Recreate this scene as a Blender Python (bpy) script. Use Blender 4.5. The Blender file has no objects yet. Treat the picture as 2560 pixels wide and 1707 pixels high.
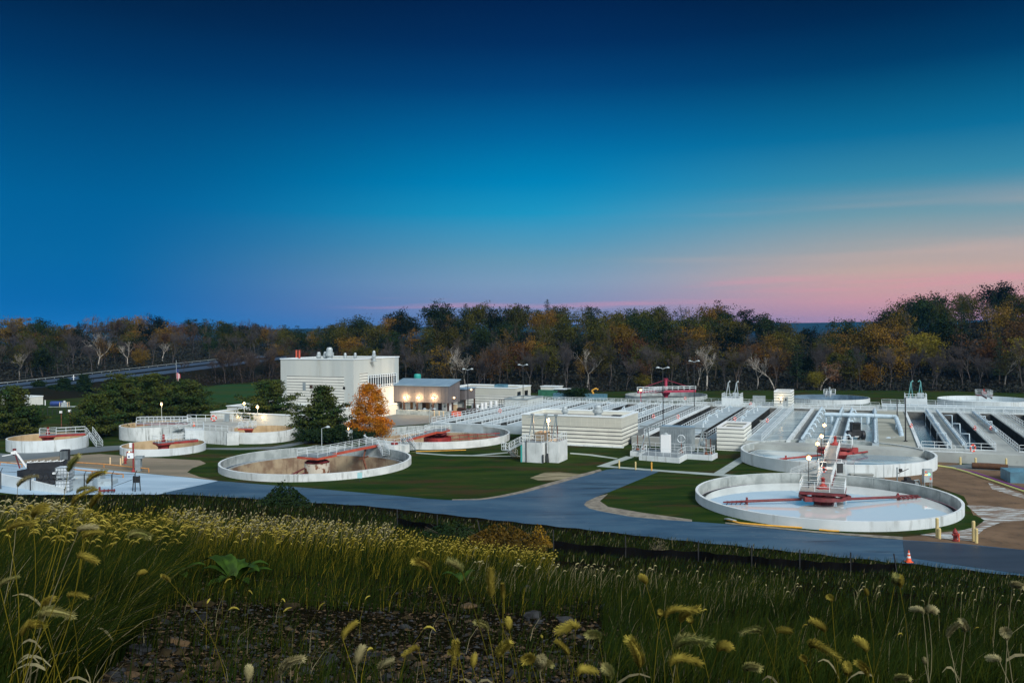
import bpy, math, random
import numpy as np
from mathutils import Vector, Matrix
from mathutils.geometry import delaunay_2d_cdt
R = math.radians
S = bpy.context.scene
COL = S.collection
random.seed(7); RNG = np.random.default_rng(7)

# ------------------------------------------------------------------ camera
F, CH, ROLL = 2110.0, 20.0, R(0.4)          # focal length in photo pixels, eye height, roll
CR, SR = math.cos(ROLL), math.sin(ROLL)
cam_d = bpy.data.cameras.new('camera'); cam = bpy.data.objects.new('camera', cam_d); COL.objects.link(cam)
cam_d.sensor_width = 36.0; cam_d.lens = 36.0 * F / 2560.0
cam_d.shift_y = -(853.5 - 830.0) / 2560.0
cam_d.clip_start = 0.1; cam_d.clip_end = 12000
right = Vector((CR, 0, -SR)); up = Vector((SR, 0, CR)); back = Vector((0, -1, 0))
m = Matrix((right, up, back)).transposed().to_4x4(); m.translation = Vector((0, 0, CH))
cam.matrix_world = m
S.camera = cam

# ------------------------------------------------------------------ exposure
S.view_settings.view_transform = 'Standard'; S.view_settings.look = 'None'
S.view_settings.exposure = 0.15; S.view_settings.gamma = 1.0
S.cycles.max_bounces = 6; S.cycles.diffuse_bounces = 3; S.cycles.glossy_bounces = 3
S.cycles.transparent_max_bounces = 8; S.cycles.caustics_reflective = False; S.cycles.caustics_refractive = False
S.cycles.sample_clamp_indirect = 4.0

def lin(c):
    return tuple(((x / 255.0) / 12.92 if x <= 10.3 else (((x / 255.0) + 0.055) / 1.055) ** 2.4) for x in c) + (1.0,)

# ------------------------------------------------------------------ dusk sky
W = bpy.data.worlds.new('World'); S.world = W; W.use_nodes = True
nt = W.node_tree; nt.nodes.clear(); N = nt.nodes; L = nt.links
def nd(t, **k):
    n = N.new(t)
    for a, b in k.items(): setattr(n, a, b)
    return n
def mth(op, a, b=None, c=None, clamp=False):
    n = nd('ShaderNodeMath', operation=op, use_clamp=clamp)
    for i, v in enumerate((a, b, c)):
        if v is None: continue
        if isinstance(v, (int, float)): n.inputs[i].default_value = v
        else: L.new(v, n.inputs[i])
    return n.outputs[0]
def smooth(v, a, b):
    n = nd('ShaderNodeMapRange', interpolation_type='SMOOTHSTEP')
    L.new(v, n.inputs[0]); n.inputs[1].default_value = a; n.inputs[2].default_value = b
    return n.outputs[0]
def mixc(f, a, b, typ='MIX'):
    n = nd('ShaderNodeMix', data_type='RGBA', blend_type=typ)
    if isinstance(f, (int, float)): n.inputs[0].default_value = f
    else: L.new(f, n.inputs[0])
    for i, v in ((6, a), (7, b)):
        if isinstance(v, tuple): n.inputs[i].default_value = v
        else: L.new(v, n.inputs[i])
    return n.outputs[2]
def ramp(f, stops):
    n = nd('ShaderNodeValToRGB'); L.new(f, n.inputs[0]); r = n.color_ramp
    r.interpolation = 'EASE' if False else 'LINEAR'
    while len(r.elements) < len(stops): r.elements.new(0.5)
    for e, (p, c) in zip(r.elements, stops): e.position = p; e.color = lin(c)
    return n.outputs[0]
tc = nd('ShaderNodeTexCoord'); sp = nd('ShaderNodeSeparateXYZ'); L.new(tc.outputs['Generated'], sp.inputs[0])
dx, dy, dz = sp.outputs
elev = mth('MULTIPLY', dz, 1 / 0.42, clamp=True)        # 0 at the horizon, 1 at about 25 degrees
def py2(y):   # photo row (of 1568) -> ramp position
    t = (830 - y * 1.0887) / F
    return max(0.0, min(1.0, t / math.sqrt(1 + t * t) / 0.42))
def col(rows): return [(py2(y), c) for y, c in sorted(rows, key=lambda r: -r[0])]
left = ramp(elev, col([(762, (8, 104, 172)), (690, (4, 98, 162)), (600, (4, 98, 154)), (480, (0, 92, 146)), (350, (0, 76, 126)), (200, (0, 52, 98)), (80, (1, 36, 74)), (0, (2, 27, 58))]))
mid = ramp(elev, col([(762, (96, 116, 168)), (705, (124, 136, 172)), (650, (122, 150, 178)), (600, (102, 148, 174)), (560, (78, 146, 178)), (490, (26, 142, 184)), (420, (0, 126, 176)), (310, (0, 96, 150)), (200, (1, 64, 116)), (100, (1, 43, 90)), (0, (1, 32, 74))]))
rgt = ramp(elev, col([(745, (180, 134, 152)), (700, (200, 148, 152)), (640, (188, 162, 152)), (590, (158, 158, 158)), (520, (108, 148, 162)), (440, (52, 130, 160)), (350, (10, 104, 146)), (200, (0, 58, 100)), (100, (0, 38, 76)), (0, (1, 22, 50))]))
fl = smooth(dx, -0.45, 0.06); fr = smooth(dx, 0.02, 0.44)
front = mixc(fr, mixc(fl, left, mid), rgt)
# thin pink streaks of cloud low over the hills
mp = nd('ShaderNodeMapping'); mp.inputs['Scale'].default_value = (2.2, 2.2, 46.0); mp.inputs['Rotation'].default_value = (0, R(1.2), 0)
L.new(tc.outputs['Generated'], mp.inputs[0])
nz = nd('ShaderNodeTexNoise'); L.new(mp.outputs[0], nz.inputs[0]); nz.inputs['Scale'].default_value = 1.15; nz.inputs['Detail'].default_value = 5; nz.inputs['Roughness'].default_value = 0.55
st = smooth(nz.outputs[0], 0.50, 0.68)
band = mth('MULTIPLY', smooth(dz, 0.012, 0.03), smooth(dz, 0.085, 0.04))
band = mth('MULTIPLY', band, smooth(dx, -0.26, -0.08))
band = mth('MULTIPLY', band, 0.42)
front = mixc(mth('MULTIPLY', st, band), front, lin((222, 142, 160)))
nz2 = nd('ShaderNodeTexNoise'); L.new(mp.outputs[0], nz2.inputs[0]); nz2.inputs['Scale'].default_value = 0.5; nz2.inputs['Detail'].default_value = 3
band2 = mth('MULTIPLY', mth('MULTIPLY', smooth(dz, 0.05, 0.09), smooth(dz, 0.16, 0.10)), smooth(dx, 0.0, 0.3))
front = mixc(mth('MULTIPLY', mth('MULTIPLY', smooth(nz2.outputs[0], 0.45, 0.65), band2), 0.5), front, lin((205, 170, 160)))
# unseen sky half behind the camera, brightened as added fill for camera-facing walls
sky = nd('ShaderNodeTexSky', sky_type='NISHITA'); sky.sun_disc = False
sky.sun_elevation = R(36); sky.sun_rotation = R(150); sky.altitude = 100
glow = mixc(1.0, sky.outputs[0], (0.12, 0.12, 0.12, 1), 'MULTIPLY')
glow = mixc(0.62, glow, (0.78, 0.92, 1.00, 1))
lowb = mixc(smooth(dz, -0.02, 0.10), (0.05, 0.05, 0.05, 1), glow)
bk = smooth(dy, 0.72, -0.15)
allc = mixc(bk, front, lowb)
bg = nd('ShaderNodeBackground'); L.new(allc, bg.inputs[0]); bg.inputs[1].default_value = 1.0
wo = nd('ShaderNodeOutputWorld'); L.new(bg.outputs[0], wo.inputs[0])
W.cycles.sampling_method = 'MANUAL'; W.cycles.sample_map_resolution = 512

# last soft sunlight direction: from behind and to the right of the camera
sd = bpy.data.lights.new('sun', 'SUN'); sd.energy = 2.9; sd.angle = R(16); sd.color = (1.0, 0.95, 0.88)
sun = bpy.data.objects.new('sun', sd); COL.objects.link(sun)
sun.rotation_euler = (R(54), 0, R(30))

# ------------------------------------------------------------------ photo pixel -> world
def P(px, py, h=0.0):
    ax = (px - 1280) / F; ay = (830 - py) / F
    x = CR * ax + SR * ay; z = -SR * ax + CR * ay; t = (h - CH) / z
    return (x * t, t, h)
def PD(px, py, Y):     # point on the ray at depth Y
    ax = (px - 1280) / F; ay = (830 - py) / F
    return ((CR * ax + SR * ay) * Y, Y, CH + (-SR * ax + CR * ay) * Y)
VX, VY = 0.9198, -0.3924                 # plant grid axis v (to the right), u = away
GR = math.atan2(VY, VX)
def G(a, b, h=0.0): return (a * VX - b * VY, a * VY + b * VX, h)
def AB(px, py, h=0.0):
    x, y, _ = P(px, py, h); return (x * VX + y * VY, -x * VY + y * VX)

# ------------------------------------------------------------------ materials
MATS = {}
def mat(name, c1, c2=None, scale=1.0, rough=0.8, metal=0.0, bump=0.0, bscale=None, stretch=(1, 1, 1), amt=1.0,
        streak=None, spec=0.5, lo=0.35, hi=0.65, objcol=False, emit=None, coord='pos', stripes=None, det=5, patch=None):
    m = bpy.data.materials.new(name); m.use_nodes = True; t = m.node_tree; t.nodes.clear(); n = t.nodes; l = t.links
    global N, L
    oN, oL = N, L; N, L = n, l
    out = nd('ShaderNodeOutputMaterial'); b = nd('ShaderNodeBsdfPrincipled'); l.new(b.outputs[0], out.inputs[0])
    if coord == 'pos': g = nd('ShaderNodeNewGeometry').outputs['Position']
    else: g = nd('ShaderNodeTexCoord').outputs['Object']
    c = tuple(c1) + (1.0,)
    def noise(sc, stre, d=5, ro=0.55):
        mp = nd('ShaderNodeMapping'); mp.inputs['Scale'].default_value = stre; l.new(g, mp.inputs[0])
        z = nd('ShaderNodeTexNoise'); l.new(mp.outputs[0], z.inputs[0]); z.inputs['Scale'].default_value = sc
        z.inputs['Detail'].default_value = d; z.inputs['Roughness'].default_value = ro
        return z.outputs[0]
    cur = c
    if c2 is not None:
        cur = mixc(mth('MULTIPLY', smooth(noise(scale, stretch, det), lo, hi), amt), c, tuple(c2) + (1.0,))
    if stripes:
        per, wid, off, z0, z1, sc = stripes
        zz = nd('ShaderNodeSeparateXYZ'); l.new(nd('ShaderNodeTexCoord').outputs['Object'], zz.inputs[0]); z = zz.outputs[2]
        fr_ = mth('FRACT', mth('DIVIDE', mth('ADD', z, off), per))
        s_ = mth('MULTIPLY', mth('LESS_THAN', fr_, wid / per), mth('MULTIPLY', mth('GREATER_THAN', z, z0), mth('LESS_THAN', z, z1)))
        cur = mixc(s_, cur, tuple(sc) + (1.0,))
    for pt in (patch or []):
        psc, plo, phi, pc = pt[:4]; pst = pt[4] if len(pt) > 4 else (1, 1, 1)
        cur = mixc(smooth(noise(psc, pst, 6, 0.65), plo, phi), cur, tuple(pc) + (1.0,))
    if streak:
        ssc, sc, sa = streak[:3]; slo, shi = (streak[3], streak[4]) if len(streak) > 3 else (0.52, 0.68)
        s1 = smooth(noise(ssc, (1, 1, 0.10), 6, 0.7), slo, shi)
        s1 = mth('MULTIPLY', s1, smooth(noise(0.16, (1, 1, .5), 3), .40, .58))
        cur = mixc(mth('MULTIPLY', s1, sa), cur, tuple(sc) + (1.0,))
    if objcol:
        oi = nd('ShaderNodeObjectInfo'); cur = mixc(1.0, cur, oi.outputs['Color'], 'MULTIPLY')
    if isinstance(cur, tuple): b.inputs['Base Color'].default_value = cur
    else: l.new(cur, b.inputs['Base Color'])
    b.inputs['Roughness'].default_value = rough; b.inputs['Metallic'].default_value = metal
    b.inputs['Specular IOR Level'].default_value = spec
    if bump:
        bp = nd('ShaderNodeBump'); bp.inputs['Strength'].default_value = bump; bp.inputs['Distance'].default_value = 0.05
        l.new(noise(bscale or scale * 4, (1, 1, 1), 4), bp.inputs['Height']); l.new(bp.outputs[0], b.inputs['Normal'])
    if emit:
        b.inputs['Emission Color'].default_value = tuple(emit[0]) + (1.0,); b.inputs['Emission Strength'].default_value = emit[1]
    N, L = oN, oL
    MATS[name] = m
    return m

# ------------------------------------------------------------------ mesh builder
class MB:
    def __init__(s): s.v = []; s.f = []; s.m = []; s.sm = []
    def add(s, vs, fs, mi=0, smooth=False):
        o = len(s.v); s.v.extend(tuple(p) for p in vs)
        for f in fs: s.f.append(tuple(i + o for i in f)); s.m.append(mi); s.sm.append(smooth)
        return s
    def box(s, x0, y0, z0, x1, y1, z1, mi=0):
        vs = [(x0, y0, z0), (x1, y0, z0), (x1, y1, z0), (x0, y1, z0), (x0, y0, z1), (x1, y0, z1), (x1, y1, z1), (x0, y1, z1)]
        return s.add(vs, [(0, 3, 2, 1), (4, 5, 6, 7), (0, 1, 5, 4), (1, 2, 6, 5), (2, 3, 7, 6), (3, 0, 4, 7)], mi)
    def cbox(s, c, d, mi=0): return s.box(c[0] - d[0] / 2, c[1] - d[1] / 2, c[2] - d[2] / 2, c[0] + d[0] / 2, c[1] + d[1] / 2, c[2] + d[2] / 2, mi)
    def beam(s, p, q, w, h, mi=0):      # rectangular bar from p to q
        p = Vector(p); q = Vector(q); d = (q - p)
        if d.length < 1e-6: return s
        d.normalize(); up = Vector((0, 0, 1)) if abs(d.z) < 0.95 else Vector((0, 1, 0))
        a = d.cross(up).normalized() * w / 2; b = a.cross(d).normalized() * h / 2
        vs = [e + sa * a + sb * b for e in (p, q) for sa, sb in ((-1, -1), (1, -1), (1, 1), (-1, 1))]
        return s.add(vs, [(0, 1, 2, 3), (7, 6, 5, 4), (0, 4, 5, 1), (1, 5, 6, 2), (2, 6, 7, 3), (3, 7, 4, 0)], mi)
    def tube(s, pts, r, n=8, mi=0, cap=True):
        pts = [Vector(p) for p in pts]; rs = r if isinstance(r, (list, tuple)) else [r] * len(pts); rings = []
        for i, p in enumerate(pts):
            d = (pts[min(i + 1, len(pts) - 1)] - pts[max(i - 1, 0)]).normalized()
            u = Vector((0, 0, 1)) if abs(d.z) < 0.95 else Vector((1, 0, 0))
            a = d.cross(u).normalized(); b = a.cross(d).normalized()
            rings.append([p + (a * math.cos(2 * math.pi * k / n) + b * math.sin(2 * math.pi * k / n)) * rs[i] for k in range(n)])
        vs = [v for r_ in rings for v in r_]; fs = []
        for i in range(len(rings) - 1):
            for k in range(n): fs.append((i * n + k, i * n + (k + 1) % n, (i + 1) * n + (k + 1) % n, (i + 1) * n + k))
        s.add(vs, fs, mi, True)
        if cap: s.add(rings[0], [tuple(range(n))], mi); s.add(rings[-1], [tuple(reversed(range(n)))], mi)
        return s
    def lathe(s, prof, n=24, c=(0, 0, 0), mi=0, smooth=False, a0=0, a1=2 * math.pi):   # prof: (r, z)
        full = abs(a1 - a0 - 2 * math.pi) < 1e-6; k = n if full else n + 1
        vs = [(c[0] + r * math.cos(a0 + (a1 - a0) * i / n), c[1] + r * math.sin(a0 + (a1 - a0) * i / n), c[2] + z) for r, z in prof for i in range(k)]
        fs = []
        for j in range(len(prof) - 1):
            for i in range(n):
                i2 = (i + 1) % k
                fs.append((j * k + i, j * k + i2, (j + 1) * k + i2, (j + 1) * k + i))
        return s.add(vs, fs, mi, smooth)
    def disc(s, c, r, n=24, mi=0, up=1):
        vs = [(c[0] + r * math.cos(2 * math.pi * i / n), c[1] + r * math.sin(2 * math.pi * i / n), c[2]) for i in range(n)]
        return s.add(vs, [tuple(range(n)) if up > 0 else tuple(reversed(range(n)))], mi)
    def prism(s, poly, z0, z1, mi=0):
        n = len(poly)
        ar = sum(poly[i][0] * poly[(i + 1) % n][1] - poly[(i + 1) % n][0] * poly[i][1] for i in range(n))
        if ar < 0: poly = poly[::-1]
        vs = [(x, y, z0) for x, y in poly] + [(x, y, z1) for x, y in poly]
        fs = [tuple(range(n, 2 * n)), tuple(reversed(range(n)))] + [(i, (i + 1) % n, n + (i + 1) % n, n + i) for i in range(n)]
        return s.add(vs, fs, mi)
    def mesh(s, name, mats):
        me = bpy.data.meshes.new(name); me.from_pydata([tuple(v) for v in s.v], [], s.f)
        for mm in mats: me.materials.append(mm)
        if len(mats) > 1: me.polygons.foreach_set('material_index', s.m)
        me.polygons.foreach_set('use_smooth', s.sm); me.update(); return me
    def obj(s, name, mats, parent=None, loc=None, rot=0.0):
        if not isinstance(mats, (list, tuple)): mats = [mats]
        o = bpy.data.objects.new(name, s.mesh(name, [MATS[x] if isinstance(x, str) else x for x in mats])); COL.objects.link(o)
        if parent is not None: o.parent = parent
        if loc is not None: o.location = loc
        o.rotation_euler = (0, 0, rot); return o

def tag(o, label, cat, group=None, kind=None):
    if label: o['label'] = label
    if cat: o['category'] = cat
    if group: o['group'] = group
    if kind: o['kind'] = kind
    return o
def thing(name, label, cat, loc=(0, 0, 0), rot=0.0, group=None):
    o = bpy.data.objects.new(name, None); COL.objects.link(o); o.location = loc; o.rotation_euler = (0, 0, rot)
    return tag(o, label, cat, group)
def plant(name, label, cat, a, b, h=0.0, group=None): return thing(name, label, cat, G(a, b, h), GR, group)
def dup(root, loc=None, rot=None, label=None, group=None, scale=None, color=None):
    def cp(o, par):
        c = o.copy(); COL.objects.link(c)
        if par is not None: c.parent = par
        if color and c.type == 'MESH': c.color = color
        for ch in kids.get(o.name, []): cp(ch, c)
        return c
    kids = {}
    for ch in CHILD.get(root.name, None) or root.children:
        kids.setdefault(root.name, []).append(ch)
        for g in ch.children: kids.setdefault(ch.name, []).append(g)
    r = cp(root, None)
    if loc is not None: r.location = loc
    if rot is not None: r.rotation_euler = (0, 0, rot) if isinstance(rot, (int, float)) else rot
    if scale is not None: r.scale = scale if isinstance(scale, tuple) else (scale,) * 3
    if label: r['label'] = label
    if group: r['group'] = group
    return r
CHILD = {}
def quads(name, V, mats, parent=None, nper=4, mi=None, smooth=False):     # V: (n, nper, 3) array of separate faces
    V = np.asarray(V, dtype=np.float32).reshape(-1, nper, 3); n = len(V)
    me = bpy.data.meshes.new(name); me.vertices.add(n * nper); me.vertices.foreach_set('co', V.ravel())
    me.loops.add(n * nper); me.loops.foreach_set('vertex_index', np.arange(n * nper, dtype=np.int32))
    me.polygons.add(n); me.polygons.foreach_set('loop_start', np.arange(0, n * nper, nper, dtype=np.int32))
    me.polygons.foreach_set('loop_total', np.full(n, nper, dtype=np.int32))
    for mm in mats: me.materials.append(MATS[mm])
    if mi is not None: me.polygons.foreach_set('material_index', np.asarray(mi, dtype=np.int32))
    me.update(); me.validate()
    o = bpy.data.objects.new(name, me); COL.objects.link(o)
    if parent is not None: o.parent = parent
    return o
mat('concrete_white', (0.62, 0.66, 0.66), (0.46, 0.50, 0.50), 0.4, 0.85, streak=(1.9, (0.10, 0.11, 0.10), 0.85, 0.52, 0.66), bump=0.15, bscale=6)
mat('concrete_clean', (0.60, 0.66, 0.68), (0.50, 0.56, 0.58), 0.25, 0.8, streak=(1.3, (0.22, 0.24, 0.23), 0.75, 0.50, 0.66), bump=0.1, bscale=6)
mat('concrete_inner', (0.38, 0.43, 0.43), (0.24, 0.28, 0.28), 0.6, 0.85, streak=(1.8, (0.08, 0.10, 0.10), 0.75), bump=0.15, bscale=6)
mat('concrete_tan', (0.46, 0.35, 0.21), (0.36, 0.26, 0.14), 0.7, 0.85, streak=(1.2, (0.20, 0.14, 0.08), 0.5))
mat('concrete_mud', (0.36, 0.29, 0.19), (0.17, 0.11, 0.07), 0.4, 0.85, streak=(1.6, (0.10, 0.06, 0.04), 0.7, 0.5, 0.65))
mat('mud_floor', (0.06, 0.028, 0.016), (0.035, 0.018, 0.012), 0.3, 0.5)
mat('deck', (0.36, 0.39, 0.37), (0.26, 0.28, 0.27), 0.18, 0.8, bump=0.1, bscale=3, patch=[(0.9, 0.60, 0.72, (0.26, 0.27, 0.26))])
mat('deck_pale', (0.36, 0.44, 0.48), (0.27, 0.33, 0.36), 0.3, 0.7, patch=[(1.4, 0.58, 0.72, (0.22, 0.25, 0.26))])
mat('deck_tan', (0.32, 0.33, 0.28), (0.22, 0.23, 0.19), 0.25, 0.85, stretch=(0.35, 1.4, 1), patch=[(1.0, 0.58, 0.7, (0.22, 0.22, 0.19), (0.4, 1.6, 1))])
mat('wall_dark', (0.13, 0.13, 0.12), (0.06, 0.06, 0.055), 0.8, 0.9, streak=(1.5, (0.03, 0.03, 0.03), 0.6))
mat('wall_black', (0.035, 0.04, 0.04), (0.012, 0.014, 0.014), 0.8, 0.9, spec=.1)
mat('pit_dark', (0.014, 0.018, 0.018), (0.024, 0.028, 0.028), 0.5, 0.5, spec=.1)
mat('water_bright', (0.88, 0.94, 0.95), None, rough=0.01, metal=0.38, spec=1.0)  # pale base and part metal stand in for the bright sky's reflection
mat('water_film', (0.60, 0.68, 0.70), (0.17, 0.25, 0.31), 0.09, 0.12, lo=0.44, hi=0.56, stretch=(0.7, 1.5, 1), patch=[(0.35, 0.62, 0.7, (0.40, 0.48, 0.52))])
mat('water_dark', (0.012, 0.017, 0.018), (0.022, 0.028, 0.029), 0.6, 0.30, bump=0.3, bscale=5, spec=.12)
mat('lane', (0.17, 0.19, 0.19), (0.12, 0.135, 0.14), 0.2, 0.8, stretch=(1, .5, 1))
mat('water_blue', (0.16, 0.24, 0.31), (0.09, 0.14, 0.19), 0.35, 0.12, stretch=(0.4, 2.5, 1), bump=0.2, bscale=3, patch=[(0.8, 0.58, 0.75, (0.32, 0.42, 0.48), (0.4, 2.5, 1))])
mat('wet_pale', (0.42, 0.46, 0.44), (0.24, 0.26, 0.25), 0.4, 0.2, stretch=(0.5, 2.2, 1), patch=[(1.6, 0.56, 0.7, (0.24, 0.25, 0.24), (0.5, 2.5, 1))])
mat('rail', (0.66, 0.73, 0.76), (0.55, 0.62, 0.65), 2.0, 0.45)
mat('galv', (0.42, 0.48, 0.50), (0.32, 0.37, 0.39), 2.0, 0.5, metal=0.3)
mat('pipe_blue', (0.50, 0.62, 0.70), (0.42, 0.53, 0.60), 1.0, 0.5)
mat('grating', (0.24, 0.28, 0.30), (0.18, 0.21, 0.23), 3.0, 0.6, metal=0.2)
mat('red', (0.30, 0.028, 0.025), (0.18, 0.018, 0.016), 1.2, 0.55)
mat('red_orange', (0.48, 0.085, 0.045), (0.38, 0.06, 0.035), 1.0, 0.6)
mat('maroon', (0.16, 0.02, 0.025), (0.09, 0.012, 0.014), 1.2, 0.55)
mat('magenta', (0.36, 0.03, 0.07), (0.24, 0.02, 0.05), 1.0, 0.55)
mat('rusty', (0.50, 0.46, 0.38), (0.16, 0.06, 0.025), 0.7, 0.8, lo=0.5, hi=0.58)
mat('rust', (0.20, 0.07, 0.035), (0.10, 0.035, 0.02), 3.0, 0.8)
mat('buoy', (0.62, 0.06, 0.03), None, rough=0.5)
mat('yellow', (0.62, 0.50, 0.22), (0.52, 0.42, 0.20), 2.0, 0.6)
mat('yellow_strong', (0.72, 0.38, 0.05), (0.60, 0.30, 0.04), 2.0, 0.6)
mat('cream', (0.66, 0.50, 0.30), (0.58, 0.44, 0.27), 2.0, 0.6)
mat('orange_pipe', (0.55, 0.26, 0.08), (0.45, 0.20, 0.06), 2.0, 0.6)
mat('black', (0.012, 0.013, 0.016), (0.02, 0.022, 0.026), 2.0, 0.55)
mat('black_tarp', (0.006, 0.008, 0.012), (0.012, 0.016, 0.022), 1.0, 0.6)
mat('pole_dark', (0.018, 0.02, 0.022), None, rough=0.5)
mat('white', (0.74, 0.77, 0.78), None, rough=0.5)
mat('tote', (0.55, 0.62, 0.68), (0.45, 0.52, 0.58), 2.0, 0.35)
mat('cone', (0.80, 0.12, 0.04), None, rough=0.5)
mat('lead_grey', (0.24, 0.29, 0.31), (0.18, 0.22, 0.24), 1.0, 0.6)
mat('green_box', (0.03, 0.16, 0.09), (0.02, 0.10, 0.06), 1.0, 0.6)
mat('teal', (0.02, 0.30, 0.27), None, rough=0.5)
mat('blue_tank', (0.02, 0.05, 0.20), (0.015, 0.035, 0.14), 1.0, 0.4)
mat('blue_paint', (0.09, 0.22, 0.30), (0.07, 0.16, 0.22), 1.0, 0.5)
mat('straw', (0.10, 0.045, 0.02), (0.06, 0.03, 0.015), 6.0, 0.95, bump=0.6, bscale=20)
mat('hose_yellow', (0.62, 0.62, 0.22), None, rough=0.5)
mat('hose_purple', (0.20, 0.05, 0.24), None, rough=0.5)
mat('asphalt', (0.026, 0.066, 0.116), (0.044, 0.096, 0.150), 0.10, 0.62, stretch=(1, 2.5, 1), bump=0.1, bscale=8, spec=0.25, patch=[(0.55, 0.53, 0.68, (0.066, 0.112, 0.160), (0.30, 2.6, 1)), (0.16, 0.56, 0.66, (0.018, 0.040, 0.068), (0.35, 2.6, 1)), (1.4, 0.62, 0.68, (0.12, 0.16, 0.19), (0.5, 2.2, 1))])  # reflected dusk-sky blue put into the base colours; patches are wear
mat('asphalt_new', (0.020, 0.032, 0.05), (0.028, 0.042, 0.064), 0.3, 0.5, stretch=(0.3, 2.5, 1))
mat('asphalt_grey', (0.115, 0.14, 0.15), (0.085, 0.11, 0.125), 0.1, 0.75)
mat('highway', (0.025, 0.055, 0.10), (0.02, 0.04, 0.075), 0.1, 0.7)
mat('stripe_white', (0.55, 0.58, 0.58), None, rough=0.7)
mat('pad', (0.34, 0.47, 0.58), (0.25, 0.36, 0.46), 0.10, 0.7, stretch=(0.6, 2.2, 1), patch=[(0.25, 0.60, 0.70, (0.46, 0.56, 0.64), (0.4, 2, 1))])
mat('path', (0.30, 0.36, 0.35), (0.24, 0.29, 0.28), 0.4, 0.8)
mat('salt', (0.44, 0.49, 0.50), (0.15, 0.10, 0.068), 0.7, 0.9, lo=0.42, hi=0.54, stretch=(.5, 2.6, 1), patch=[(2.5, .5, .62, (0.22, 0.22, 0.20), (.5, 2.4, 1))])
mat('dirt', (0.165, 0.110, 0.070), (0.105, 0.070, 0.045), 0.25, 0.95, spec=.1, bump=0.5, bscale=2, patch=[(1.6, .52, .64, (.13, .092, .06)), (0.5, 0.56, 0.66, (0.09, 0.065, 0.045))])
mat('dirt_pale', (0.20, 0.165, 0.115), (0.13, 0.115, 0.08), 0.12, 0.95, stretch=(0.5, 1.8, 1), patch=[(0.4, 0.58, 0.68, (0.30, 0.25, 0.18), (0.4, 2, 1)), (0.22, 0.62, 0.72, (0.05, 0.06, 0.03), (0.4, 1.6, 1))])
mat('lawn', (0.006, 0.024, 0.003), (0.025, 0.044, 0.006), 0.16, 0.95, spec=.05, stretch=(0.55, 2.2, 1), lo=0.3, hi=0.7, bump=0.8, bscale=9,
    patch=[(0.09, 0.50, 0.64, (0.036, 0.027, 0.010), (0.7, 2.2, 1)), (0.30, 0.55, 0.72, (0.046, 0.054, 0.013), (0.5, 2.6, 1)), (0.5, 0.60, 0.80, (0.007, 0.019, 0.003), (0.6, 3, 1)), (0.085, 0.66, 0.70, (0.15, 0.13, 0.07), (0.6, 2.6, 1))])
mat('far_lawn', (0.012, 0.050, 0.016), (0.026, 0.050, 0.014), 0.04, 0.95, spec=.05, stretch=(0.3, 1.6, 1))
mat('bare_patch', (0.26, 0.23, 0.14), (0.10, 0.09, 0.045), 0.5, 0.95, stretch=(0.4, 2, 1))
mat('gravel_edge', (0.22, 0.20, 0.16), (0.12, 0.11, 0.09), 1.2, 0.95)
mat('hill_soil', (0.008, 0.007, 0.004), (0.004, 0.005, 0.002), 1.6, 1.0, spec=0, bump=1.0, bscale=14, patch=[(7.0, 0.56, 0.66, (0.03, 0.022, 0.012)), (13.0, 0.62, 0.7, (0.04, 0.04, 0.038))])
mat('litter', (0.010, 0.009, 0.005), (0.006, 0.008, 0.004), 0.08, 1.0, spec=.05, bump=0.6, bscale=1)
# buildings
mat('block_white', (0.60, 0.62, 0.57), (0.54, 0.56, 0.52), 0.4, 0.85, streak=(1.2, (0.30, 0.31, 0.28), 0.35))
mat('siding', (0.50, 0.53, 0.50), (0.42, 0.46, 0.45), 0.25, 0.6, stretch=(1, 1, 0.05), streak=(0.6, (0.36, 0.36, 0.31), 0.6))
mat('stripe_building', (0.66, 0.67, 0.60), (0.58, 0.59, 0.53), 0.5, 0.85, stripes=(0.66, 0.17, 0.12, -1, 3.35, (0.055, 0.065, 0.07)), streak=(1.4, (0.30, 0.30, 0.27), 0.4, 0.6, 0.75), coord='obj')
mat('stripe_small', (0.70, 0.72, 0.66), (0.64, 0.66, 0.61), 0.5, 0.85, stripes=(0.66, 0.15, -0.18, -1, 9, (0.12, 0.14, 0.145)), coord='obj')
mat('stripe_tall', (0.64, 0.65, 0.60), (0.58, 0.60, 0.56), 0.5, 0.85, stripes=(0.66, 0.15, 0.0, -1, 99, (0.09, 0.10, 0.10)), streak=(1.0, (0.34, 0.34, 0.30), 0.3), coord='obj')
mat('panel_tile', (0.48, 0.49, 0.43), (0.44, 0.45, 0.40), 0.5, 0.75)
mat('roof_grey', (0.34, 0.34, 0.31), (0.25, 0.25, 0.23), 0.5, 0.9)
mat('roof_blue', (0.20, 0.30, 0.38), (0.16, 0.25, 0.33), 0.3, 0.45)
mat('shed_brown', (0.150, 0.135, 0.135), (0.125, 0.112, 0.112), 0.4, 0.6, stretch=(1, 1, 0.1))
mat('coping', (0.72, 0.80, 0.84), None, rough=0.4)
mat('glass_dark', (0.01, 0.011, 0.012), None, rough=0.15)
mat('brick_dark', (0.07, 0.035, 0.025), (0.035, 0.02, 0.015), 1.5, 0.9)
mat('door_amber', (0.20, 0.09, 0.02), None, rough=0.6)
# lights
mat('lamp_warm', (1, 0.75, 0.45), None, emit=((1.0, 0.50, 0.15), 3.0))
mat('lamp_soft', (1, 0.85, 0.6), None, emit=((1.0, 0.62, 0.26), 2.4))
mat('led_green', (0.1, 0.8, 0.2), None, emit=((0.1, 1.0, 0.35), 5.0))
mat('led_orange', (0.9, 0.3, 0.1), None, emit=((1.0, 0.35, 0.12), 3.0))
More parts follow.
